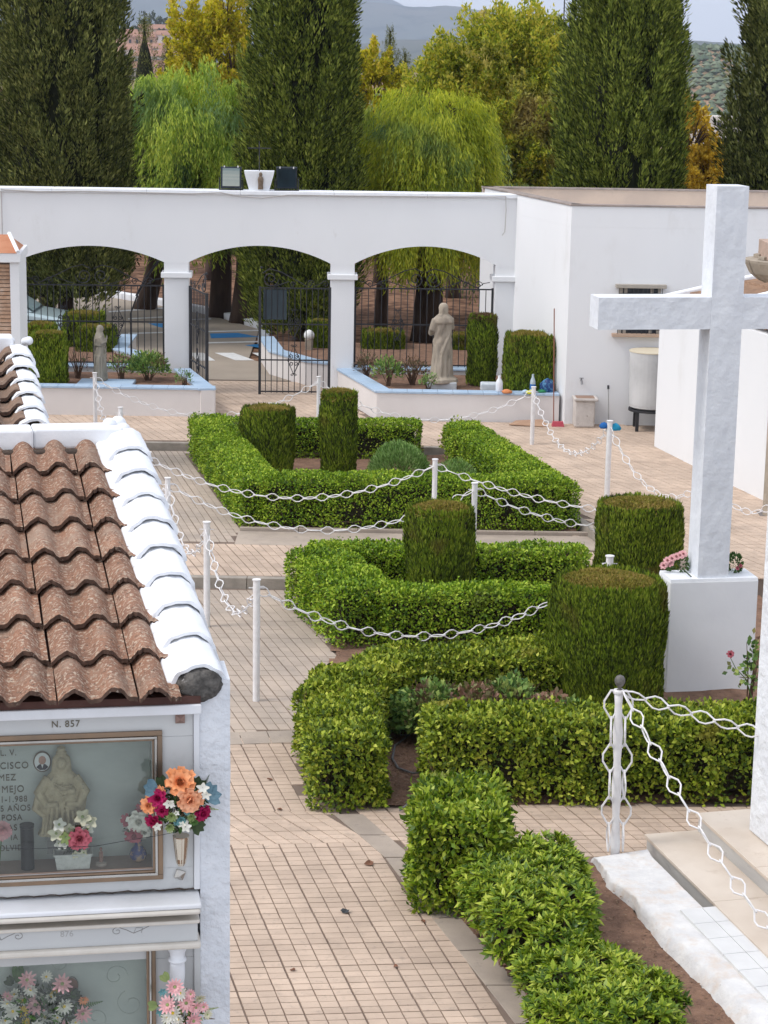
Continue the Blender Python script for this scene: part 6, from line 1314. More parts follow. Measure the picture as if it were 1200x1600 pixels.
def lframe(u1, zt, t, w0, w1, m_, name):
    MB().box(NL + .1, u1, w0, w1, zt - t, zt, FF).box(u1 - t, u1, w0, w1, 2.98, zt - t, FF).build(name, m_, n2, bevel=.002)
lframe(ou2, ozt, .016, .001, .016, GOLD, 'outer_frame'); lframe(ou2 - .0165, ozt - .0165, .009, .001, .022, SILV, 'middle_frame'); lframe(ou2 - .026, ozt - .026, .010, .001, .014, GOLD, 'inner_frame')
MB().box(GL, gu2 + .01, -.006, -.003, 3.0, gzt + .004, FF).build('glass_pane', GLS, n2)
MB().box(GL, gu2, -.1, -.001, 2.95, 3.0, FF).build('inner_shelf', SHB, n2)
c = FF.p(fp(277, 1500, .05)[0], .05, 0); zt3 = zf0 - .03; cm_ = MB(); pr = [(.040, zt3), (.038, zt3 - .012), (.030, zt3 - .03), (.0285, zt3 - .052), (.036, zt3 - .056), (.036, zt3 - .064), (.028, zt3 - .068)]
cm_.lathe((c[0], c[1], 0), pr[::-1], 22); cm_.build('capital', PANW, n2, smooth=True)
cm_ = MB(); cm_.lathe((c[0], c[1], 0), [(.026, 2.95 + i * (zt3 - .068 - 2.95) / 60) for i in range(61)], 20, wob=lambda a, j: 1 + .16 * math.sin(2 * a - j * .42)); cm_.build('twisted_column', PANW, n2, smooth=True)
oval(n2, 112, 1539, -.098, .027, .037, SILV, mat('copper_enamel', (.24, .12, .08), (.17, .09, .06), 30, rough=.2), face=False)
# daisies behind the lower glass
db = thing('daisy_bouquet', 'large mixed bouquet of pink and white daisies behind the lower glass', 'bouquet', at(70, 1590, -.05))
filler(db, 62, 1575, -.06, .17, .10, 520, [GRN, DGR], .035)
_r = random.Random(5)
fl = [(42, 1531, 15, PNK), (97, 1537, 16, PNK), (55, 1570, 17, PNK), (129, 1583, 16, PNK), (98, 1605, 14, PNK), (12, 1556, 10, PNK), (72, 1526, 10, WHT), (22, 1553, 12, WHT), (12, 1568, 12, WHT), (48, 1546, 12, WHT), (100, 1572, 14, WHT), (20, 1580, 13, WHT), (70, 1589, 13, WHT), (8, 1594, 11, WHT), (36, 1562, 10, WHT), (80, 1557, 10, WHT), (118, 1597, 9, WHT), (34, 1580, 10, YEL), (36, 1561, 6, ORG), (84, 1550, 8, YEL), (130, 1562, 9, ORG), (42, 1597, 8, YEL), (62, 1555, 8, WHT), (90, 1590, 9, WHT), (56, 1602, 10, WHT)]
for (x, y, r, m_) in fl: daisy(db, at(x, y, -.035 + _r.uniform(-.012, .014)), NV + np.array([_r.uniform(-.4, .4), 0, _r.uniform(-.3, .5)]), r / 430 * 1.05, m_, YEL if m_ is WHT else LGR, 13 if m_ is not PNK else 11, lift=.3)
sprig(db, at(28, 1535, -.07), (1.35, 1.75), .075, .03, GRN); fern(db, at(130, 1572, -.05), .2, .08, GRN); sprig(db, at(20, 1538, -.06), (2.2, 2.8, 1.9), .04, .02, DGR); sprig(db, at(110, 1560, -.06), (.6, .2, 1.0), .05, .02, DGR)
d2 = thing('daisy_bouquet', 'pink and white daisy bunch hanging in front of the twisted column', 'bouquet', at(283, 1600, .09))
filler(d2, 285, 1578, .09, .085, .075, 300, [GRN, BRN, LGR], .024)
for (x, y, r, m_) in ((273, 1542, 14, PNK), (281, 1552, 12, WHT), (262, 1570, 15, PNK), (291, 1567, 15, PNK), (270, 1583, 13, WHT), (262, 1590, 11, WHT), (278, 1592, 11, WHT), (306, 1574, 11, PNK), (302, 1595, 14, PNK), (298, 1553, 9, PNK), (318, 1573, 9, PNK), (312, 1560, 9, CRM), (286, 1606, 12, PNK), (324, 1585, 8, CRM)):
    daisy(d2, at(x, y, .13 + _r.uniform(0, .03)), NV + np.array([_r.uniform(-.4, .4), 0, _r.uniform(-.3, .5)]), r / 430 * 1.05, m_, YEL if m_ is WHT else LGR, 13, lift=.3)
for (x, y) in ((254, 1549), (250, 1580)): daisy(d2, at(x, y, .13), NV, .018, TEAL, None, 6, 'teal_flower', .5, .6)
sprig(d2, at(262, 1532, .09), (1.9, 2.6), .04, .025, LGR); sprig(d2, at(245, 1570, .09), (2.9, 3.6), .04, .025, LGR); fern(d2, at(322, 1578, .1), .15, .05, LGR); fern(d2, at(318, 1590, .1), -.2, .045, BRN)
# cracks of old mortar above the shelf
mb = MB(); zz = zpx(1394, 0)
mb.tube([FF.p(-.8 + k * .02, .004, ZN0 + .0025 * math.sin(k * 1.3) + .0015 * math.sin(k * 3.7)) for k in range(40)], [.0016 + .0022 * abs(math.sin(k * .9 + .4)) * (k / 40) for k in range(40)], 5); mb.build('mortar_crack', MOSS, block)
# ------------------------------------------------------------------ hedges
hedge('large clipped green hedge enclosing the farthest bed', [Run((-1.85, 30.75), (2.70, 30.82), .62, ZB, .79), Run((-1.86, 30.55), (-3.20, 36.45), .66, ZB, .72), Run((-3.3, 36.35), (.62, 36.45), .55, ZB, .66), Run((2.68, 30.6), (1.36, 36.2), .62, ZB, .72)], 3200, .042, .025, HLEAF, .035)
hedge('middle hedge of light green leaves with bare gaps at the back', [Run((-.88, 26.7), (-.16, 24.55), .85, 0, .74), Run((-1.0, 27.0), (2.72, 27.05), .55, 0, .72), Run((.02, 24.72), (2.5, 24.83), .55, 0, .72)], 3000, .048, .028, HLEAF, .04, wild=.5, bot=.35)
hedge('broad yellow green hedge curving round the rose bed', [Run((-.30, 18.85), (-.44, 20.6), .70, 0, .70), Run((-.46, 20.3), (-.30, 21.3), .80, 0, .72), Run((-.50, 20.9), (.30, 21.8), .62, 0, .73), Run((-.1, 21.6), (2.35, 22.40), .70, 0, .72)], 2900, .058, .032, HLEAF2, .055, wild=.8, bot=.5)
hedge('long straight hedge along the brick cross path', [Run((.47, 19.42), (4.6, 19.62), .74, 0, .80)], 2900, .060, .034, HLEAF2, .05, wild=.8, bot=.5)
hedge('short clipped hedge behind the near hedge row, right of the path', [Run((.68, 16.35), (.74, 17.45), .74, 0, .86)], 3000, .070, .032, HLEAF3, .06, wild=1.2, bot=.5)
def rosettes(label, blobs, n, L, W, mtl, seed=3):
    """loosely clipped shrub whose shoots end in whorls of leaves"""
    b0 = blobs[0]; root = thing('hedge', label, 'hedge', (b0[0], b0[1], 0)); r_ = np.random.default_rng(seed)
    Ps, Ns = [], []
    A = np.array([b[3] * b[4] for b in blobs]); A = A / A.sum()
    for b, f in zip(blobs, A):
        m = int(n * f); d = unit(m); d[:, 2] = np.abs(d[:, 2]) * 1.1 - .15; d /= np.linalg.norm(d, axis=1, keepdims=True); p = np.sign(d) * np.abs(d) ** .72
        P = np.array([b[0], b[1], b[2]]) + p * [b[3], b[4], b[5]] * r_.uniform(.86, 1.03, m)[:, None]; Ps.append(P); Ns.append(d)
    P = np.vstack(Ps); N = np.vstack(Ns); ok = np.ones(len(P), bool)
    for b in blobs: ok &= ~((((P - [b[0], b[1], b[2]]) / np.array([b[3], b[4], b[5]])) ** 4).sum(1) < .42)
    ok &= P[:, 2] > .04; P, N = P[ok], N[ok]; P += N * (wav(P, 8, 4) * .06)[:, None]
    ax = N * .8 + unit(len(P)) * .45 + [0, 0, .7]; ax /= np.linalg.norm(ax, axis=1, keepdims=True); per = 9; idx = np.repeat(np.arange(len(P)), per); k = np.tile(np.arange(per), len(P))
    o = np.cross(ax, unit(len(P))); o /= np.linalg.norm(o, axis=1, keepdims=True); o2 = np.cross(ax, o); an = k * 2.4 + np.repeat(r_.uniform(0, 6, len(P)), per); rad = o[idx] * np.cos(an)[:, None] + o2[idx] * np.sin(an)[:, None]
    lift = np.tile(np.linspace(.15, 1.5, per), len(P))[:, None]; T = rad + ax[idx] * lift; Nn = ax[idx] - rad * .4; s = r_.uniform(.75, 1.2, len(idx)) * np.tile(np.linspace(1.1, .6, per), len(P)); s *= np.repeat(r_.uniform(.6, 1.25, len(P)), per)
    leaves_mesh('foliage', P[idx] + ax[idx] * (k * .002)[:, None], T, Nn, L * s, W * s, mtl, root, kind='stuff')
    mb = MB()
    for b in blobs: mb.ball((0, 0, 0), 1, 14, 10); mb.xf(Matrix.Translation((b[0], b[1], b[2])) @ Matrix.Diagonal((b[3] * .82, b[4] * .82, b[5] * .80, 1)), len(mb.v) - 14 * 11)
    mb.build('branch_shade_core', HCORE, root)  # dark balls inside the shrub, their colour standing for its inner shade
    mb = MB(); q = r_.choice(len(P), 420, replace=False)
    for i in q: mb.tube([tuple(P[i] - ax[i] * .22 - N[i] * .1), tuple(P[i] - ax[i] * .1), tuple(P[i] + ax[i] * .01)], [.006, .005, .003], 4)
    mb.build('twigs', TWIG, root); return root
def lumps(poly, n, r0, r1, z0, z1, seed):
    q = random.Random(seed); xs = [p[0] for p in poly]; ys = [p[1] for p in poly]; out = []
    while len(out) < n:
        x, y = q.uniform(min(xs), max(xs)), q.uniform(min(ys), max(ys))
        if inpoly(x, y, poly) and all((x - o[0]) ** 2 + (y - o[1]) ** 2 > (r0 * .8) ** 2 for o in out):
            r = q.uniform(r0, r1); h = q.uniform(z0, z1); out.append((x, y, h * .52, r, r * q.uniform(.9, 1.2), h * .55))
    return out
rosettes('loose bright green shrub row with star shaped shoots beside the path', lumps([(.80, 16.35), (1.58, 16.45), (1.62, 15.9), (1.62, 15.2), (1.15, 15.0), (.98, 15.4)], 15, .20, .30, .50, .68, 3), 4300, .088, .030, HLEAF3, 3)
rosettes('nearest bright green shrub at the bottom edge beside the soil', lumps([(1.2, 14.85), (1.72, 15.0), (1.86, 14.5), (2.12, 13.7), (1.4, 13.5), (1.25, 14.2)], 16, .20, .30, .40, .58, 8), 4300, .092, .031, HLEAF3, 5)

# ------------------------------------------------------------------ clipped conifers
topiary('broad clipped conifer drum left in the farthest bed', -2.02, 34.6, .475, ZB, 1.14, 17000)
topiary('slim tall clipped conifer column in the farthest bed', -.80, 34.5, .325, ZB, 1.46, 14000)
topiary('clipped conifer drum with browned top in the middle hedge', .74, 26.1, .455, 0, 1.45, 24000, size=.05)
topiary('wide clipped conifer drum behind the pedestal', 3.56, 27.9, .62, 0, 1.16, 24000, size=.05)
topiary('largest clipped conifer drum left of the cross pedestal', 2.53, 22.25, .675, 0, 1.49, 62000, size=.045, tap=.04, bul=.10)
g = lambda px, Y: float(D(px, 600, Y)[0])
topiary('square clipped conifer with orange edges in the left planter', g(78, 40.5), 40.5, .33, .72, 1.02, 9000, square=1.0, size=.06, tap=.0)
topiary('clipped conifer half hidden behind the square one, left planter', g(66, 41.5), 41.5, .30, .72, 1.06, 5000, square=1.0, size=.06, tap=.0)
topiary('upright browning conifer by the right pillar', g(752, 41.4), 41.4, .30, .74, 1.38, 9000, size=.06, tap=.02, brown=leafmat('brown_conifer_top', [(.10, .06, .03), (.16, .10, .05)], 2, trans=0))
topiary('square clipped box shrub against the white building', g(825, 40.55), 40.55, .47, .72, 1.14, 14000, square=1.0, size=.06, tap=-.02)
for (px, Y, r, z0, h, lb) in ((133, 46.7, .45, .3, 1.08, 'big clipped outer shrub behind the left grille'), (152, 45.9, .42, .3, .88, 'lower clipped outer shrub behind the praying statue'), (597, 47.2, .48, .3, .72, 'low clipped box shrub beyond the right grille'), (719, 47.2, .35, .3, .66, 'small clipped shrub right of the robed statue, outside'), (499, 47.0, .26, .3, .95, 'narrow clipped shrub behind the closed gate')):
    topiary(lb, g(px, Y), Y, r, z0, h, 7000, group='clipped shrubs outside the gate', square=1.0, size=.07, tap=.0, name='clipped_shrub')

# ------------------------------------------------------------------ garden plants
LAV = leafmat('grey_green_leaf', [(.07, .15, .03), (.15, .28, .06), (.26, .42, .12), (.38, .52, .20)], 2)
ROSEL = leafmat('rose_leaf', [(.05, .11, .03), (.12, .23, .05), (.24, .38, .09), (.38, .46, .12)], 3, patch=((.16, .09, .06), 3, .56, .66))
REDL = leafmat('reddish_leaf', [(.12, .13, .04), (.26, .14, .09), (.38, .22, .17), (.20, .28, .08)], 4)
DRYL = leafmat('dry_leaf', [(.16, .10, .06), (.24, .14, .09), (.12, .10, .05), (.10, .13, .05)], 4)
bush('rounded grey green bush in the farthest bed', .25, 33.9, ZB, .52, .72, 9000, .075, .013, LAV, up=1.0, shell=.75)
bush('grey lavender like bush right of the chain post', 1.15, 33.6, ZB, .42, .50, 3500, .06, .012, LAV, up=1.0)
bush('low grey bush beside the right hand gap of the far hedge', 1.75, 34.3, ZB, .38, .45, 2500, .06, .014, LAV, up=1.0)
bush('loose leafy shrub at the gap in the far hedge', 1.25, 36.3, ZB, .26, .75, 1500, .05, .03, HLEAF2)
for (x, y, r, h, m_, lb) in ((.55, 20.9, .42, .70, ROSEL, 'dark rose bush behind the soil patch'), (1.0, 20.8, .40, .68, REDL, 'rose bush with reddish leaves in the rose bed'), (1.35, 20.95, .4, .74, ROSEL, 'tall rose bush in the middle of the rose bed'), (1.75, 20.75, .36, .62, REDL, 'rose bush with dry pink leaves near the drum conifer'), (2.10, 20.55, .36, .58, ROSEL, 'leafy rose bush by the foot of the large conifer'), (.15, 21.0, .25, .5, ROSEL, 'low dark shrub inside the hedge corner')):
    bush(lb, x, y, 0, r, h, 1700, .070, .05, m_, 16, name='rose_bush', up=.1)
bush('tangled low green plant between the middle hedges', .15, 25.6, 0, .4, .3, 900, .09, .02, HLEAF, 10, up=.6)
bush('dense leafy rose bush in the left planter', g(232, 41.2), 41.2, .72, .46, .62, 1900, .07, .035, ROSEL, 18, name='rose_bush')
bush('dark rose stems beside the praying statue', g(190, 41.3), 41.3, .72, .3, .6, 260, .06, .03, ROSEL, 14, name='rose_bush')
bush('bare brown rose stems left of the praying statue', g(122, 41.3), 41.3, .72, .34, .62, 90, .06, .03, DRYL, 22, name='rose_bush')
bush('small sparse seedling at the corner of the left planter', g(288, 40.4), 40.4, .72, .2, .4, 160, .06, .02, LAV, 9, name='seedling')
bush('brown dried plant by the gate pillar in the right planter', g(572, 42.2), 42.2, .74, .28, .5, 300, .07, .03, DRYL, 20)
bush('half green rose bush in the right planter', g(606, 41.0), 41.0, .74, .36, .62, 520, .075, .04, ROSEL, 20, name='rose_bush')
bush('brown rose bush left of the robed statue', g(645, 41.2), 41.2, .74, .36, .62, 330, .06, .035, DRYL, 26, name='rose_bush')
bush('low yellowish plant at the statue plinth', g(668, 40.7), 40.7, .74, .2, .3, 220, .05, .03, LAV, 10)
e = G(1128, 1096, 0); rp = bush('climbing rose sprig in front of the pedestal', float(D(1172, 1080, 22.1)[0]), 22.1, 0, .10, 1.0, 120, .07, .05, ROSEL, 5, name='rose_bush', up=.2)
mb = MB(); pts = [D(1176, 1095, 22.0), D(1165, 1060, 22.0), D(1150, 1045, 22.0), D(1140, 1025, 22.0)]; mb.tube([tuple(p) for p in pts], [.008, .006, .005, .003], 5); mb.build('stem', GRN, rp)
P = np.array([D(x, y, 21.98) for x, y in ((1142, 1040), (1136, 1046), (1148, 1050), (1155, 1052), (1160, 1046), (1165, 1062), (1158, 1060), (1145, 1042), (1170, 1070), (1176, 1030), (1178, 1045), (1137, 1050), (1150, 1044))]); leaves_mesh('leaf_spray', P, unit(len(P)) * [1, .3, .6], np.tile([0, -1., .4], (len(P), 1)), .07, .05, ROSEL, rp, kind='stuff')
rose(rp, tuple(D(1141, 1022, 21.97)), (0, -1, .4), .035, DPK)
# fallen flowers and pot plants on the pedestal
ct = D(1060, 893, 23.35); fb = thing('pink_flower_bunch', 'bunch of pale pink artificial flowers lying on the pedestal', 'bouquet', (ct[0], ct[1], 1.37))
filler_c = np.array([ct[0] - .02, 23.3, 1.44]); d = unit(260); leaves_mesh('greenery', filler_c + d * [.13, .1, .08], d + [0, 0, .3], unit(260), .05, .025, GRN, fb, kind='stuff')
for (x, y) in ((1037, 884), (1043, 876), (1050, 873), (1057, 870), (1063, 868), (1047, 880), (1068, 866)): rose(fb, tuple(D(x, y, 23.2)), (-.3, -1, .7), .038, PNK, name='flower_head')
mb = MB(); mb.tube([tuple(D(1066, 888, 23.1)), tuple(D(1080, 901, 22.8))], .008, 5); mb.build('stem', DGR, fb)
ct = D(1147, 885, 23.3); fb = thing('small_plant', 'small green plant tucked behind the cross shaft', 'plant', (ct[0], ct[1], 1.37)); d = unit(200); leaves_mesh('foliage', np.array([ct[0], 23.3, 1.46]) + d * [.07, .08, .1], d + [0, 0, .5], unit(200), .05, .03, GRN, fb, kind='stuff')
for (x, y) in ((1152, 888), (1157, 884)): rose(fb, tuple(D(x, y, 23.2)), (.3, -1, .5), .02, DPK, name='flower_head')

# ------------------------------------------------------------------ fallen leaves, stones, hose
def crumple(label, px, py, r, m_, name='fallen_leaf', z=.0):
    e = G(px, py, z); mb = MB(); n = 9; q = [(e[0] + r * math.cos(k * 2 * PI / n) * random.uniform(.6, 1.2), e[1] + r * math.sin(k * 2 * PI / n) * random.uniform(.6, 1.2), z + .006 + random.uniform(0, r * .6)) for k in range(n)] + [(e[0], e[1], z + .004 + r * .15)]
    mb.add(q, [(k, (k + 1) % n, n) for k in range(n)]); return mb.build(name, m_, label=label, cat=name.split('_')[-1])
LB = mat('fallen_leaf_brown', (.22, .10, .06), (.16, .08, .05), 30)
crumple('curled reddish brown leaf near the slab border', 577, 1351, .045, LB); crumple('dark grey scrap lying in the middle of the path', 540, 1426, .045, mat('dark_scrap', (.05, .055, .06)), 'dark_scrap')
crumple('small brown leaf far left on the path', 422, 1219, .03, LB); crumple('tiny brown leaf low on the path', 458, 1517, .025, LB); crumple('tiny brown leaf right of the middle of the path', 618, 1511, .025, LB); crumple('brown leaf on the grey slab border', 662, 1441, .025, LB)
crumple('small brown leaf left of the hedge corner', 437, 1266, .03, LB)
mb = MB(); mb.tube([tuple(G(x, y, z)) for x, y, z in ((560, 1160, .05), (600, 1150, .06), (640, 1148, .03), (617, 1165, .04), (613, 1185, .03), (622, 1200, .03), (645, 1208, .04), (660, 1206, .05), (700, 1215, .02))], .013, 6); tag(mb.build('hose', mat('grey_hose', (.16, .16, .165), rough=.6)), 'grey irrigation hose looping over the soil of the rose bed', 'hose')
mb = MB(); mb.tube([tuple(G(x, y, .03)) for x, y in ((648, 1240), (635, 1258), (625, 1266))], .013, 6); tag(mb.build('hose', mat('grey_hose_end', (.16, .16, .165), rough=.6)), 'short end of grey hose at the soil edge by the cross path', 'hose')
n = 1500; P = np.column_stack([rng.uniform(-.1, 1.0, n), rng.uniform(18.9, 21.5, n), rng.uniform(.015, .05, n)]); P2 = np.column_stack([rng.uniform(.6, 3.2, n), rng.uniform(13.8, 17.6, n), rng.uniform(.015, .05, n)]); P3 = np.column_stack([rng.uniform(-.4, 3, 600), rng.uniform(25.1, 26.6, 600), rng.uniform(.015, .05, 600)])
k2 = np.array([inpoly(x, y, [G2(645, 1350), G2(720, 1436), G2(812, 1542), G2(905, 1690), G2(1150, 1600), G2(1050, 1500), G2(985, 1430), G2(940, 1370)]) for x, y, _ in P2]); P2 = P2[k2]
P = np.vstack([P, P2, P3]); leaves_mesh('leaf_debris', P, unit(len(P)) * [1, 1, .25], np.tile([0, 0, 1.], (len(P), 1)) + unit(len(P)) * .3, .03, .018, leafmat('debris', [(.12, .07, .045), (.20, .12, .07), (.26, .17, .10)], 5, trans=0), None, kind='stuff', label='dry leaves and crumbs scattered over the garden soil')

# ------------------------------------------------------------------ chain posts and chains
lk = MB(); HX = [(-.106, .004), (-.026, .052), (.026, .052), (.106, .004), (.106, -.004), (.026, -.052), (-.026, -.052), (-.106, -.004)]
lk.tube([(a, 0, b) for a, b in HX], .0075, 5, closed=True); LINK = bpy.data.meshes.new('chain_link'); LINK.from_pydata(lk.v, [], lk.f); LINK.materials.append(STEELW)
def pj(p):
    v = np.array(p, float) - CP; z = v @ FW; return 600 + FPX * float(v @ RT) / z, 800 - FPX * float(v @ UP) / z
def chain(label, a, b, sag=None, ymid=None, scale=1., roll0=0., tmid=.5):
    a, b = np.array(a, float), np.array(b, float); m = a + (b - a) * tmid
    if ymid is not None:
        x, y = pj(m); zt = D(x, ymid, m[1])[2]; sag = (m[2] - zt) / (4 * tmid * (1 - tmid))
    N_ = 400; t = np.linspace(0, 1, N_); P = a + (b - a) * t[:, None]; P[:, 2] -= 4 * sag * t * (1 - t); ds = np.r_[0, np.cumsum(np.linalg.norm(np.diff(P, axis=0), axis=1))]
    pitch = .185 * scale; n = max(2, int(round(ds[-1] / pitch))); root = thing('chain', label, 'chain', tuple(a), 'white chains between the posts')
    for k in range(n):
        s = (k + .5) * ds[-1] / n; p = np.array([np.interp(s, ds, P[:, i]) for i in range(3)]); q = np.array([np.interp(min(s + .02, ds[-1]), ds, P[:, i]) for i in range(3)]); o = np.array([np.interp(max(s - .02, 0), ds, P[:, i]) for i in range(3)]); T = Vector(q - o).normalized()
        up = Vector((0, 0, 1)); S = T.cross(up)
        if S.length < 1e-3: S = Vector((1, 0, 0))
        S.normalize(); U_ = S.cross(T).normalized(); an = roll0 + (PI / 2 if k % 2 else 0) + random.gauss(0, .12)
        Z = U_ * math.cos(an) + S * math.sin(an); Y_ = Z.cross(T)
        M_ = Matrix(((T.x, Y_.x, Z.x, p[0]), (T.y, Y_.y, Z.y, p[1]), (T.z, Y_.z, Z.z, p[2]), (0, 0, 0, 1))) @ Matrix.Scale(scale, 4)
        inst('chain_link', LINK, root, M_)
    return root
def post(label, px, ytop, Y, z0, r=.038, name='chain_post'):
    p = D(px, ytop, Y); t = thing(name, label, 'post', (p[0], Y, z0), 'white chain posts'); h = p[2] - z0
    MB().lathe((p[0], Y, z0), [(r, -.02), (r, h - .012)], 14).build('tube', STEELW, t, smooth=False)
    MB().lathe((p[0], Y, z0), [(r * 1.25, h - .012), (r * 1.25, h)], 14).build('cap', STEELW, t)
    for s in (-1, 1): m_ = MB(); m_.tube([(p[0] + s * r, Y, z0 + h - .10), (p[0] + s * (r + .05), Y, z0 + h - .10)], .006, 4); m_.build('hook', STEELW, t)
    return np.array([p[0], Y, p[2] - .10])
p0 = post('chain post barely showing above the white roof ridge', 188, 636, 33.9, ZB); p1 = post('chain post in front of the left planter', 148, 582, 37.6, ZC); p2 = post('chain post before the closed gate leaf', 498, 588, 37.5, ZC, .036); p3 = post('chain post before the right planter, under the water bottle', 834, 604, 37.3, ZC, .04)
p4 = post('chain post topped with blue cloths near the water tank', 953, 657, 32.6, ZC, .045); p4b = post('chain post hidden behind the cross shaft', 1112, 735, 30.4, ZC); p4c = post('chain post just outside the right edge', 1240, 745, 29.5, ZC)
p5 = post('chain post on the strip in front of the far hedge', 680, 717, 29.6, ZB); p6 = post('chain post just behind the brown topped conifer', 742, 754, 28.1, ZB, .04); p11 = post('chain post touching the white verge tiles', 262, 746, 27.9, ZB)
p7 = post('chain post at the step, left of the shorter one', 323, 815, 25.4, 0, .042); p8 = post('shorter looking chain post standing on the grey paving', 401, 905, 22.3, 0, .040); p10 = post('chain post top peeping over the largest conifer', 953, 868, 24.3, 0, .045)
p12 = post('chain post hidden behind the wide conifer', 1010, 793, 29.2, ZB); p13 = post('second chain post hidden behind the wide conifer', 1030, 812, 28.9, ZB)
chain('chain hanging from the left planter post to the ridge', p1, p0, ymid=668, roll0=.3)
chain('chain across the gateway, between the two farthest posts', p1, p2, ymid=650)
chain('chain in front of the right planter wall', p2, p3, ymid=656)
chain('chain swinging from the bottle post to the blue cloth post', p3, p4, ymid=705, roll0=.5)
chain('chain from the blue cloth post towards the cross shaft', p4, p4b, ymid=770, roll0=.4)
chain('chain right of the cross shaft', p4b, p4c, ymid=800, roll0=.3)
p14 = post('chain post hidden behind the upper verge tiles', 232, 706, 29.7, ZB)
chain('upper long chain over the front of the far hedge', p14, p5, ymid=778, tmid=.57)
chain('lower long chain over the front of the far hedge', p11, p6, ymid=829)
chain('upper chain right of the pair of middle posts', p5, p12, ymid=787, tmid=.6)
chain('lower chain right of the pair of middle posts', p6, p13, ymid=822, tmid=.62)
chain('chain mostly hidden behind the white verge tiles', p0, p11, sag=.75, roll0=.2); chain('chain drooping behind the left step post', p11, p7, sag=.6, roll0=.4)
chain('deep sagging chain between the two posts on the left path', p7, p8, ymid=950, roll0=.5)
chain('long chain hanging across the middle of the hedges', p8, p10, ymid=993)
# near post with knob and wound chains
e = G(961, 1334, .08); tp = D(967, 1076, e[1]); hgt = tp[2] - .08
np_ = thing('chain_post', 'near chain post with dark ball finial and chains wound down its sides', 'post', (e[0], e[1], .08), 'white chain posts')
mb = MB(); mb.tube([(e[0] + (tp[0] - e[0]) * f, e[1], .06 + hgt * f) for f in np.linspace(0, 1, 13)], [.040 + .007 * math.sin(i * 1.6) for i in range(13)], 12); mb.build('tube', STEELW, np_, smooth=True)
MB().lathe((tp[0], e[1], .06 + hgt), [(.05, -.02), (.052, 0), (.045, .012)], 14).build('cap', STEELW, np_)
kn = D(969, 1055, e[1]); MB().lathe((kn[0], e[1], .07 + hgt), [(.03, 0), (.015, .012), (.017, .025), (.036, .045), (.049, .075), (.047, .10), (.033, .125), (.01, .138)], 16).build('ball_finial', mat('dark_grey_iron', (.10, .095, .09), (.16, .15, .14), 30, rough=.6), np_, smooth=True)
for s, r0 in ((-1, .0), (1, .0)): chain(('left' if s < 0 else 'right') + ' hand chain hanging straight down the near post', (tp[0] + s * .062, e[1] - .01, tp[2] - .02), (e[0] + s * .068, e[1] - .01, .12), sag=0., scale=1.28, roll0=r0 + 0.0)
a0 = np.array([tp[0] + .03, e[1] - .03, tp[2] - .02])
chain('chain from the near post to the white pillar', a0, D(1262, 1165, e[1] - .1), sag=.02, scale=1.12, roll0=.75)
chain('chain running down from the near post over the steps', a0 + [.01, -.03, 0], D(1240, 1500, 14.8), ymid=1300, scale=1.08, roll0=.6, tmid=.5)
# cloths on the post, see the blue cloth post
pc4 = D(953, 661, 32.6)
cloth('dark blue crumpled cloth on the left of the chain post top', float(pc4[0]) - .09, 32.62, float(pc4[2]) - .09, .075, .10, mat('blue_cloth', (.02, .12, .36)), 'cleaning_cloth', 'cloth', 7); cloth('turquoise blue crumpled cloth on the right of the chain post top', float(pc4[0]) + .095, 32.62, float(pc4[2]) - .12, .08, .12, mat('turquoise_cloth', (.02, .25, .42)), 'cleaning_cloth', 'cloth', 8)

# ------------------------------------------------------------------ trees
def cx(px, Y): return float(D(px, 290, Y)[0])
cypress('massive dark cypress at the left edge behind the arcade', cx(100, 51), 51, 1.35, 9.7, 1.70, 950, 135, CYPB)
cypress('massive dark cypress behind the small white roof block', cx(474, 50), 50, .75, 10.2, 1.30, 900, 135, CYP)
cypress('large bright edged cypress behind the white building', cx(974, 48), 48, .6, 10.6, 1.38, 900, 135, CYP, prof=lambda t: np.interp(t, [0, .1, .3, .55, .75, .92, 1], [.9, 1, .99, .90, .76, .5, .1]))
cypress('dark cypress cut by the right edge of the picture', cx(1236, 49), 49, .6, 10.2, 1.50, 800, 125, CYPB)
PEP = leafmat('pepper_tree_leaf', [(.15, .26, .03), (.32, .46, .06), (.54, .66, .09), (.72, .78, .12)], .55, trans=.45, patch=((.18, .30, .10), .5, .56, .68))
PEP2 = leafmat('pepper_tree_leaf_yellow', [(.22, .31, .03), (.46, .54, .05), (.70, .74, .06), (.84, .82, .10)], .55, trans=.45, patch=((.18, .30, .10), .5, .58, .70))
AUT = leafmat('autumn_leaf', [(.15, .21, .02), (.34, .41, .03), (.58, .56, .05), (.74, .62, .09)], .5, trans=.45, patch=((.62, .50, .18), .45, .55, .70))
YLW = leafmat('yellow_leaf', [(.24, .26, .02), (.50, .48, .02), (.72, .62, .03), (.72, .56, .10)], .6, trans=.45)
ORL = leafmat('orange_leaf', [(.30, .20, .02), (.56, .36, .03), (.72, .50, .04), (.66, .52, .08)], .7, trans=.4)
W1 = cx(292, 57)
tree('bright green weeping pepper tree left of the middle cypress', W1 + 1.0, 56, .25, [(-1.0, 0, 5.0, 1.9, 1.6, 1.7), (-2.2, .4, 4.4, 1.3, 1.2, 1.7), (.4, 0, 4.8, 1.4, 1.3, 1.7), (-1.1, -.8, 3.6, 1.8, 1.0, 1.2), (.0, -.6, 3.8, 1.3, 1.0, 1.3), (-1.9, 0, 5.8, 1.0, 1.0, .9), (-.4, 0, 6.0, 1.2, 1.0, .9), (.7, .3, 5.6, 1.0, 1.0, .9)], 150000, .16, .030, PEP, 'droop', 5, name='pepper_tree', trunk_r=.30, gap=-.55, strand=(.6, 1.5))
W2 = cx(668, 53)
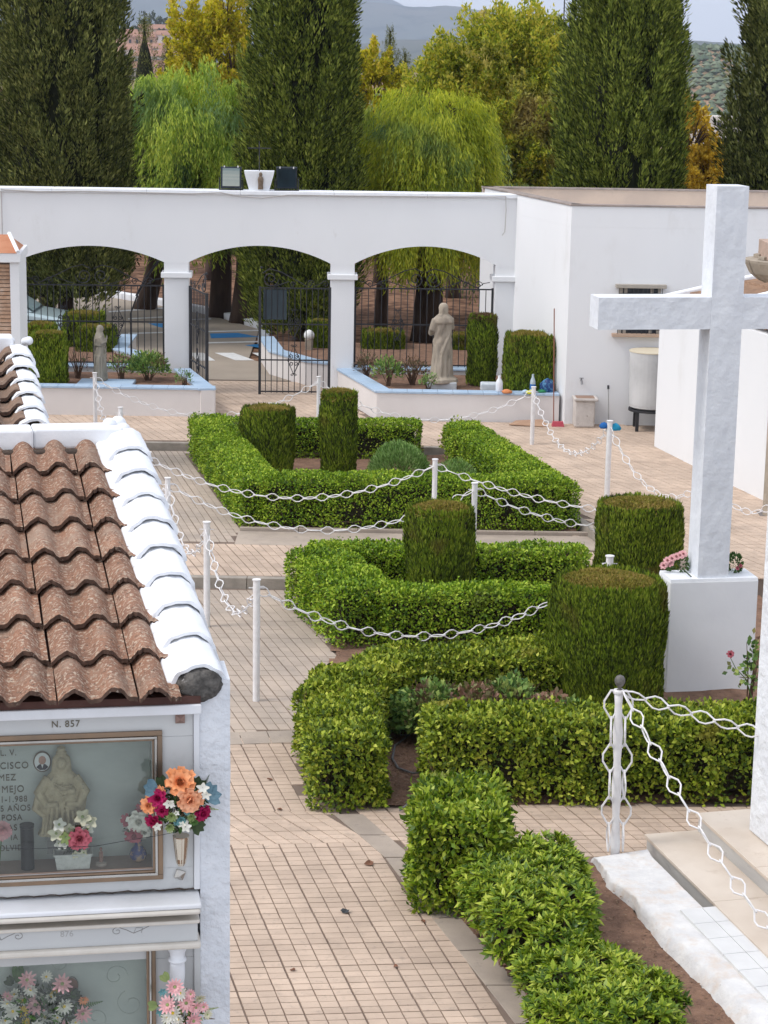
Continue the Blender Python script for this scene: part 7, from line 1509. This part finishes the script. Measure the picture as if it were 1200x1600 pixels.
tree('yellow green weeping pepper tree right of the middle cypress', W2 + .05, 52.0, .25, [(-.1, 0, 5.0, 1.5, 1.4, 1.4), (-.9, .3, 4.6, 1.2, 1.1, 1.5), (.55, 0, 4.2, 1.0, 1.1, 1.1), (.0, -.6, 3.5, 1.3, 1.0, 1.0), (-.9, -.5, 3.4, .9, .8, .9), (.0, .2, 5.7, 1.0, .9, .8), (.9, .3, 3.2, .7, .8, .8)], 130000, .16, .030, PEP2, 'droop', 5, name='pepper_tree', trunk_r=.38, gap=-.55, strand=(.6, 1.5))
tree('small weeping pepper tree with trunk seen through the middle arch', -3.95, 54.8, .25, [(-.3, 0, 3.3, .9, .9, .9), (.3, .3, 3.8, 1.0, 1, 1.0), (-.8, .4, 3.1, .7, .7, .8)], 14000, .16, .030, PEP, 'droop', 3, name='pepper_tree', trunk_r=.28, gap=-.4, strand=(.5, 1.1), lean=(.15, 0))
tree('grey green weeping tree beside the autumn tree', cx(770, 57), 57, .25, [(0, 0, 3.4, 1.1, 1, 1.3), (.7, 0, 2.8, 1.0, 1, 1.2), (-.5, 0, 2.5, .9, .9, 1.2)], 20000, .16, .028, leafmat('grey_pepper_leaf', [(.07, .12, .05), (.13, .20, .08), (.22, .30, .10), (.34, .42, .08)], .8), 'droop', 3, name='pepper_tree', trunk_r=.2, gap=-.5)
tree('big spreading tree in olive and gold autumn leaf', cx(778, 63), 63, .1, [(0, 0, 6.0, 1.9, 1.6, 1.9), (-1.2, 0, 5.2, 1.5, 1.3, 1.7), (1.3, 0, 5.4, 1.4, 1.3, 1.7), (.4, 0, 7.5, 1.1, 1.0, 1.1), (-.7, 0, 6.9, 1.1, 1, 1.0), (1.9, .2, 3.8, 1.0, 1, 1.6), (.0, -.5, 3.8, 1.9, 1.2, 1.6), (-2.1, .3, 4.9, 1.1, .9, 1.4), (-2.5, .2, 4.0, .9, .9, 1.0), (1.9, 0, 6.3, .9, .8, 1.0), (1.0, -.5, 2.9, 1.8, 1.0, 1.4), (-.6, -.3, 3.2, 1.4, 1, 1.2), (1.2, .2, 7.0, 1.0, .9, 1.0), (-1.6, 0, 6.2, .9, .9, .9), (1.6, -.6, 4.6, 1.5, .9, 1.5), (.6, -.8, 5.0, 1.6, .9, 1.4)], 210000, .135, .06, AUT, 'up', 8, name='autumn_tree', trunk_r=.26, gap=-.75, twigs=160, trunk_h=2.6)
tree('tall open tree with yellow leaves above the left pepper tree', cx(333, 68), 68, 0, [(0, 0, 6.8, 1.1, 1, 1.7), (-.6, 0, 7.8, .8, .8, 1.2), (.7, 0, 6.4, .9, .9, 1.4), (.1, 0, 5.4, 1.2, 1, 1.2), (-.7, 0, 5.9, .8, .8, 1.2), (.4, 0, 8.2, .6, .6, .9)], 52000, .12, .065, YLW, 'up', 6, name='yellow_tree', trunk_r=.12, gap=-.45, twigs=90)
tree('slim yellow tree showing right of the middle cypress', cx(592, 66), 66, 0, [(-.2, 0, 6.2, .6, .6, 1.1), (.1, 0, 5.0, .8, .7, 1.0), (-.3, 0, 4.4, .8, .8, 1.0)], 26000, .12, .06, YLW, 'up', 3, name='yellow_tree', trunk_r=.14, gap=-.2, twigs=40)
tree('orange and yellow tree between the two right cypresses', cx(1096, 58), 58, .1, [(0, 0, 3.6, .9, .8, 1.2), (-.35, 0, 4.9, .6, .6, 1.0), (.35, 0, 4.2, .6, .6, .7), (.1, 0, 2.6, 1.0, .9, 1.0)], 30000, .12, .065, ORL, 'up', 4, name='orange_tree', trunk_r=.12, gap=-.5, twigs=60)
for (px, Y, ytop, ybot, r, lb) in ((226, 105, 30, 125, .85, 'small far cypress before the hill town'), (262, 105, 66, 118, .55, 'smaller far cypress right of the first'), (609, 120, 48, 98, .55, 'thin far cypress right of the middle tree'), (633, 110, 84, 112, .6, 'stubby dark far conifer beside the thin one')):
    zt_, zb_2 = float(D(px, ytop, Y)[2]), float(D(px, ybot, Y)[2]) - 1.5
    cypress(lb, float(D(px, 90, Y)[0]), Y, zb_2, zt_ - zb_2, r, 130, 36, CYPB, prof=lambda t: np.interp(t, [0, .2, .6, 1], [1, 1, .7, .1]), group='small far cypresses', ground=float(terrain_z(np.array([0.]), np.array([float(Y)]))[0]))
# dark trees seen through the arches
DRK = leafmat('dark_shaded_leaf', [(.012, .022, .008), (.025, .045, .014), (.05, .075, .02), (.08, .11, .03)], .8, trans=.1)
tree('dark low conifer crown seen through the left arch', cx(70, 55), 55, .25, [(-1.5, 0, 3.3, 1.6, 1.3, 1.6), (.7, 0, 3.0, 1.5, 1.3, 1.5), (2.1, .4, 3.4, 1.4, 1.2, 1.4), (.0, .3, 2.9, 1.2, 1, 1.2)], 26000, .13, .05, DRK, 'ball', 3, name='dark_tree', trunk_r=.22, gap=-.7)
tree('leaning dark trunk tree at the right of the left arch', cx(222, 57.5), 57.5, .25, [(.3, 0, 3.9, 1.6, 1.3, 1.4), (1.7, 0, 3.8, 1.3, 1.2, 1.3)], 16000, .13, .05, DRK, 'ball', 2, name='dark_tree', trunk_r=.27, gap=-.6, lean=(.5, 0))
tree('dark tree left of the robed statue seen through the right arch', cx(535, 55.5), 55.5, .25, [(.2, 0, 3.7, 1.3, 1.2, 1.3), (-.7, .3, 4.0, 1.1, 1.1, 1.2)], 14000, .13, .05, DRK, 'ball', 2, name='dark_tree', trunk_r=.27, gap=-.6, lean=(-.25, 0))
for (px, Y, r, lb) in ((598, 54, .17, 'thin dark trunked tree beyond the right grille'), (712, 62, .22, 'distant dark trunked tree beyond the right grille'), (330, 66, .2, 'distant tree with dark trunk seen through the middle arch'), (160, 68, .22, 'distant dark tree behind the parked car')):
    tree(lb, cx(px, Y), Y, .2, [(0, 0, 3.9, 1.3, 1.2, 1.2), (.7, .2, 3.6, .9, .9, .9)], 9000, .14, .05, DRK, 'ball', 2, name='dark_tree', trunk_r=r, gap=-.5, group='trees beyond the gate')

n = 26000; P = np.column_stack([rng.uniform(-14, 9, n), rng.uniform(74, 79, n), rng.random(n) ** .7 * 4.2]); ok = P[:, 2] < 3.1 + wav(P * [1, 0, 0], 1.1, 4) * 1.0; P = P[ok]  # leaf mass added to darken the view under the crowns
leaves_mesh('backdrop', P, unit(len(P)) + [0, 0, .4], unit(len(P)), .30, .14, DRK, None, kind='stuff', label='dark undergrowth added in place of the shade under the crowns beyond the gate')
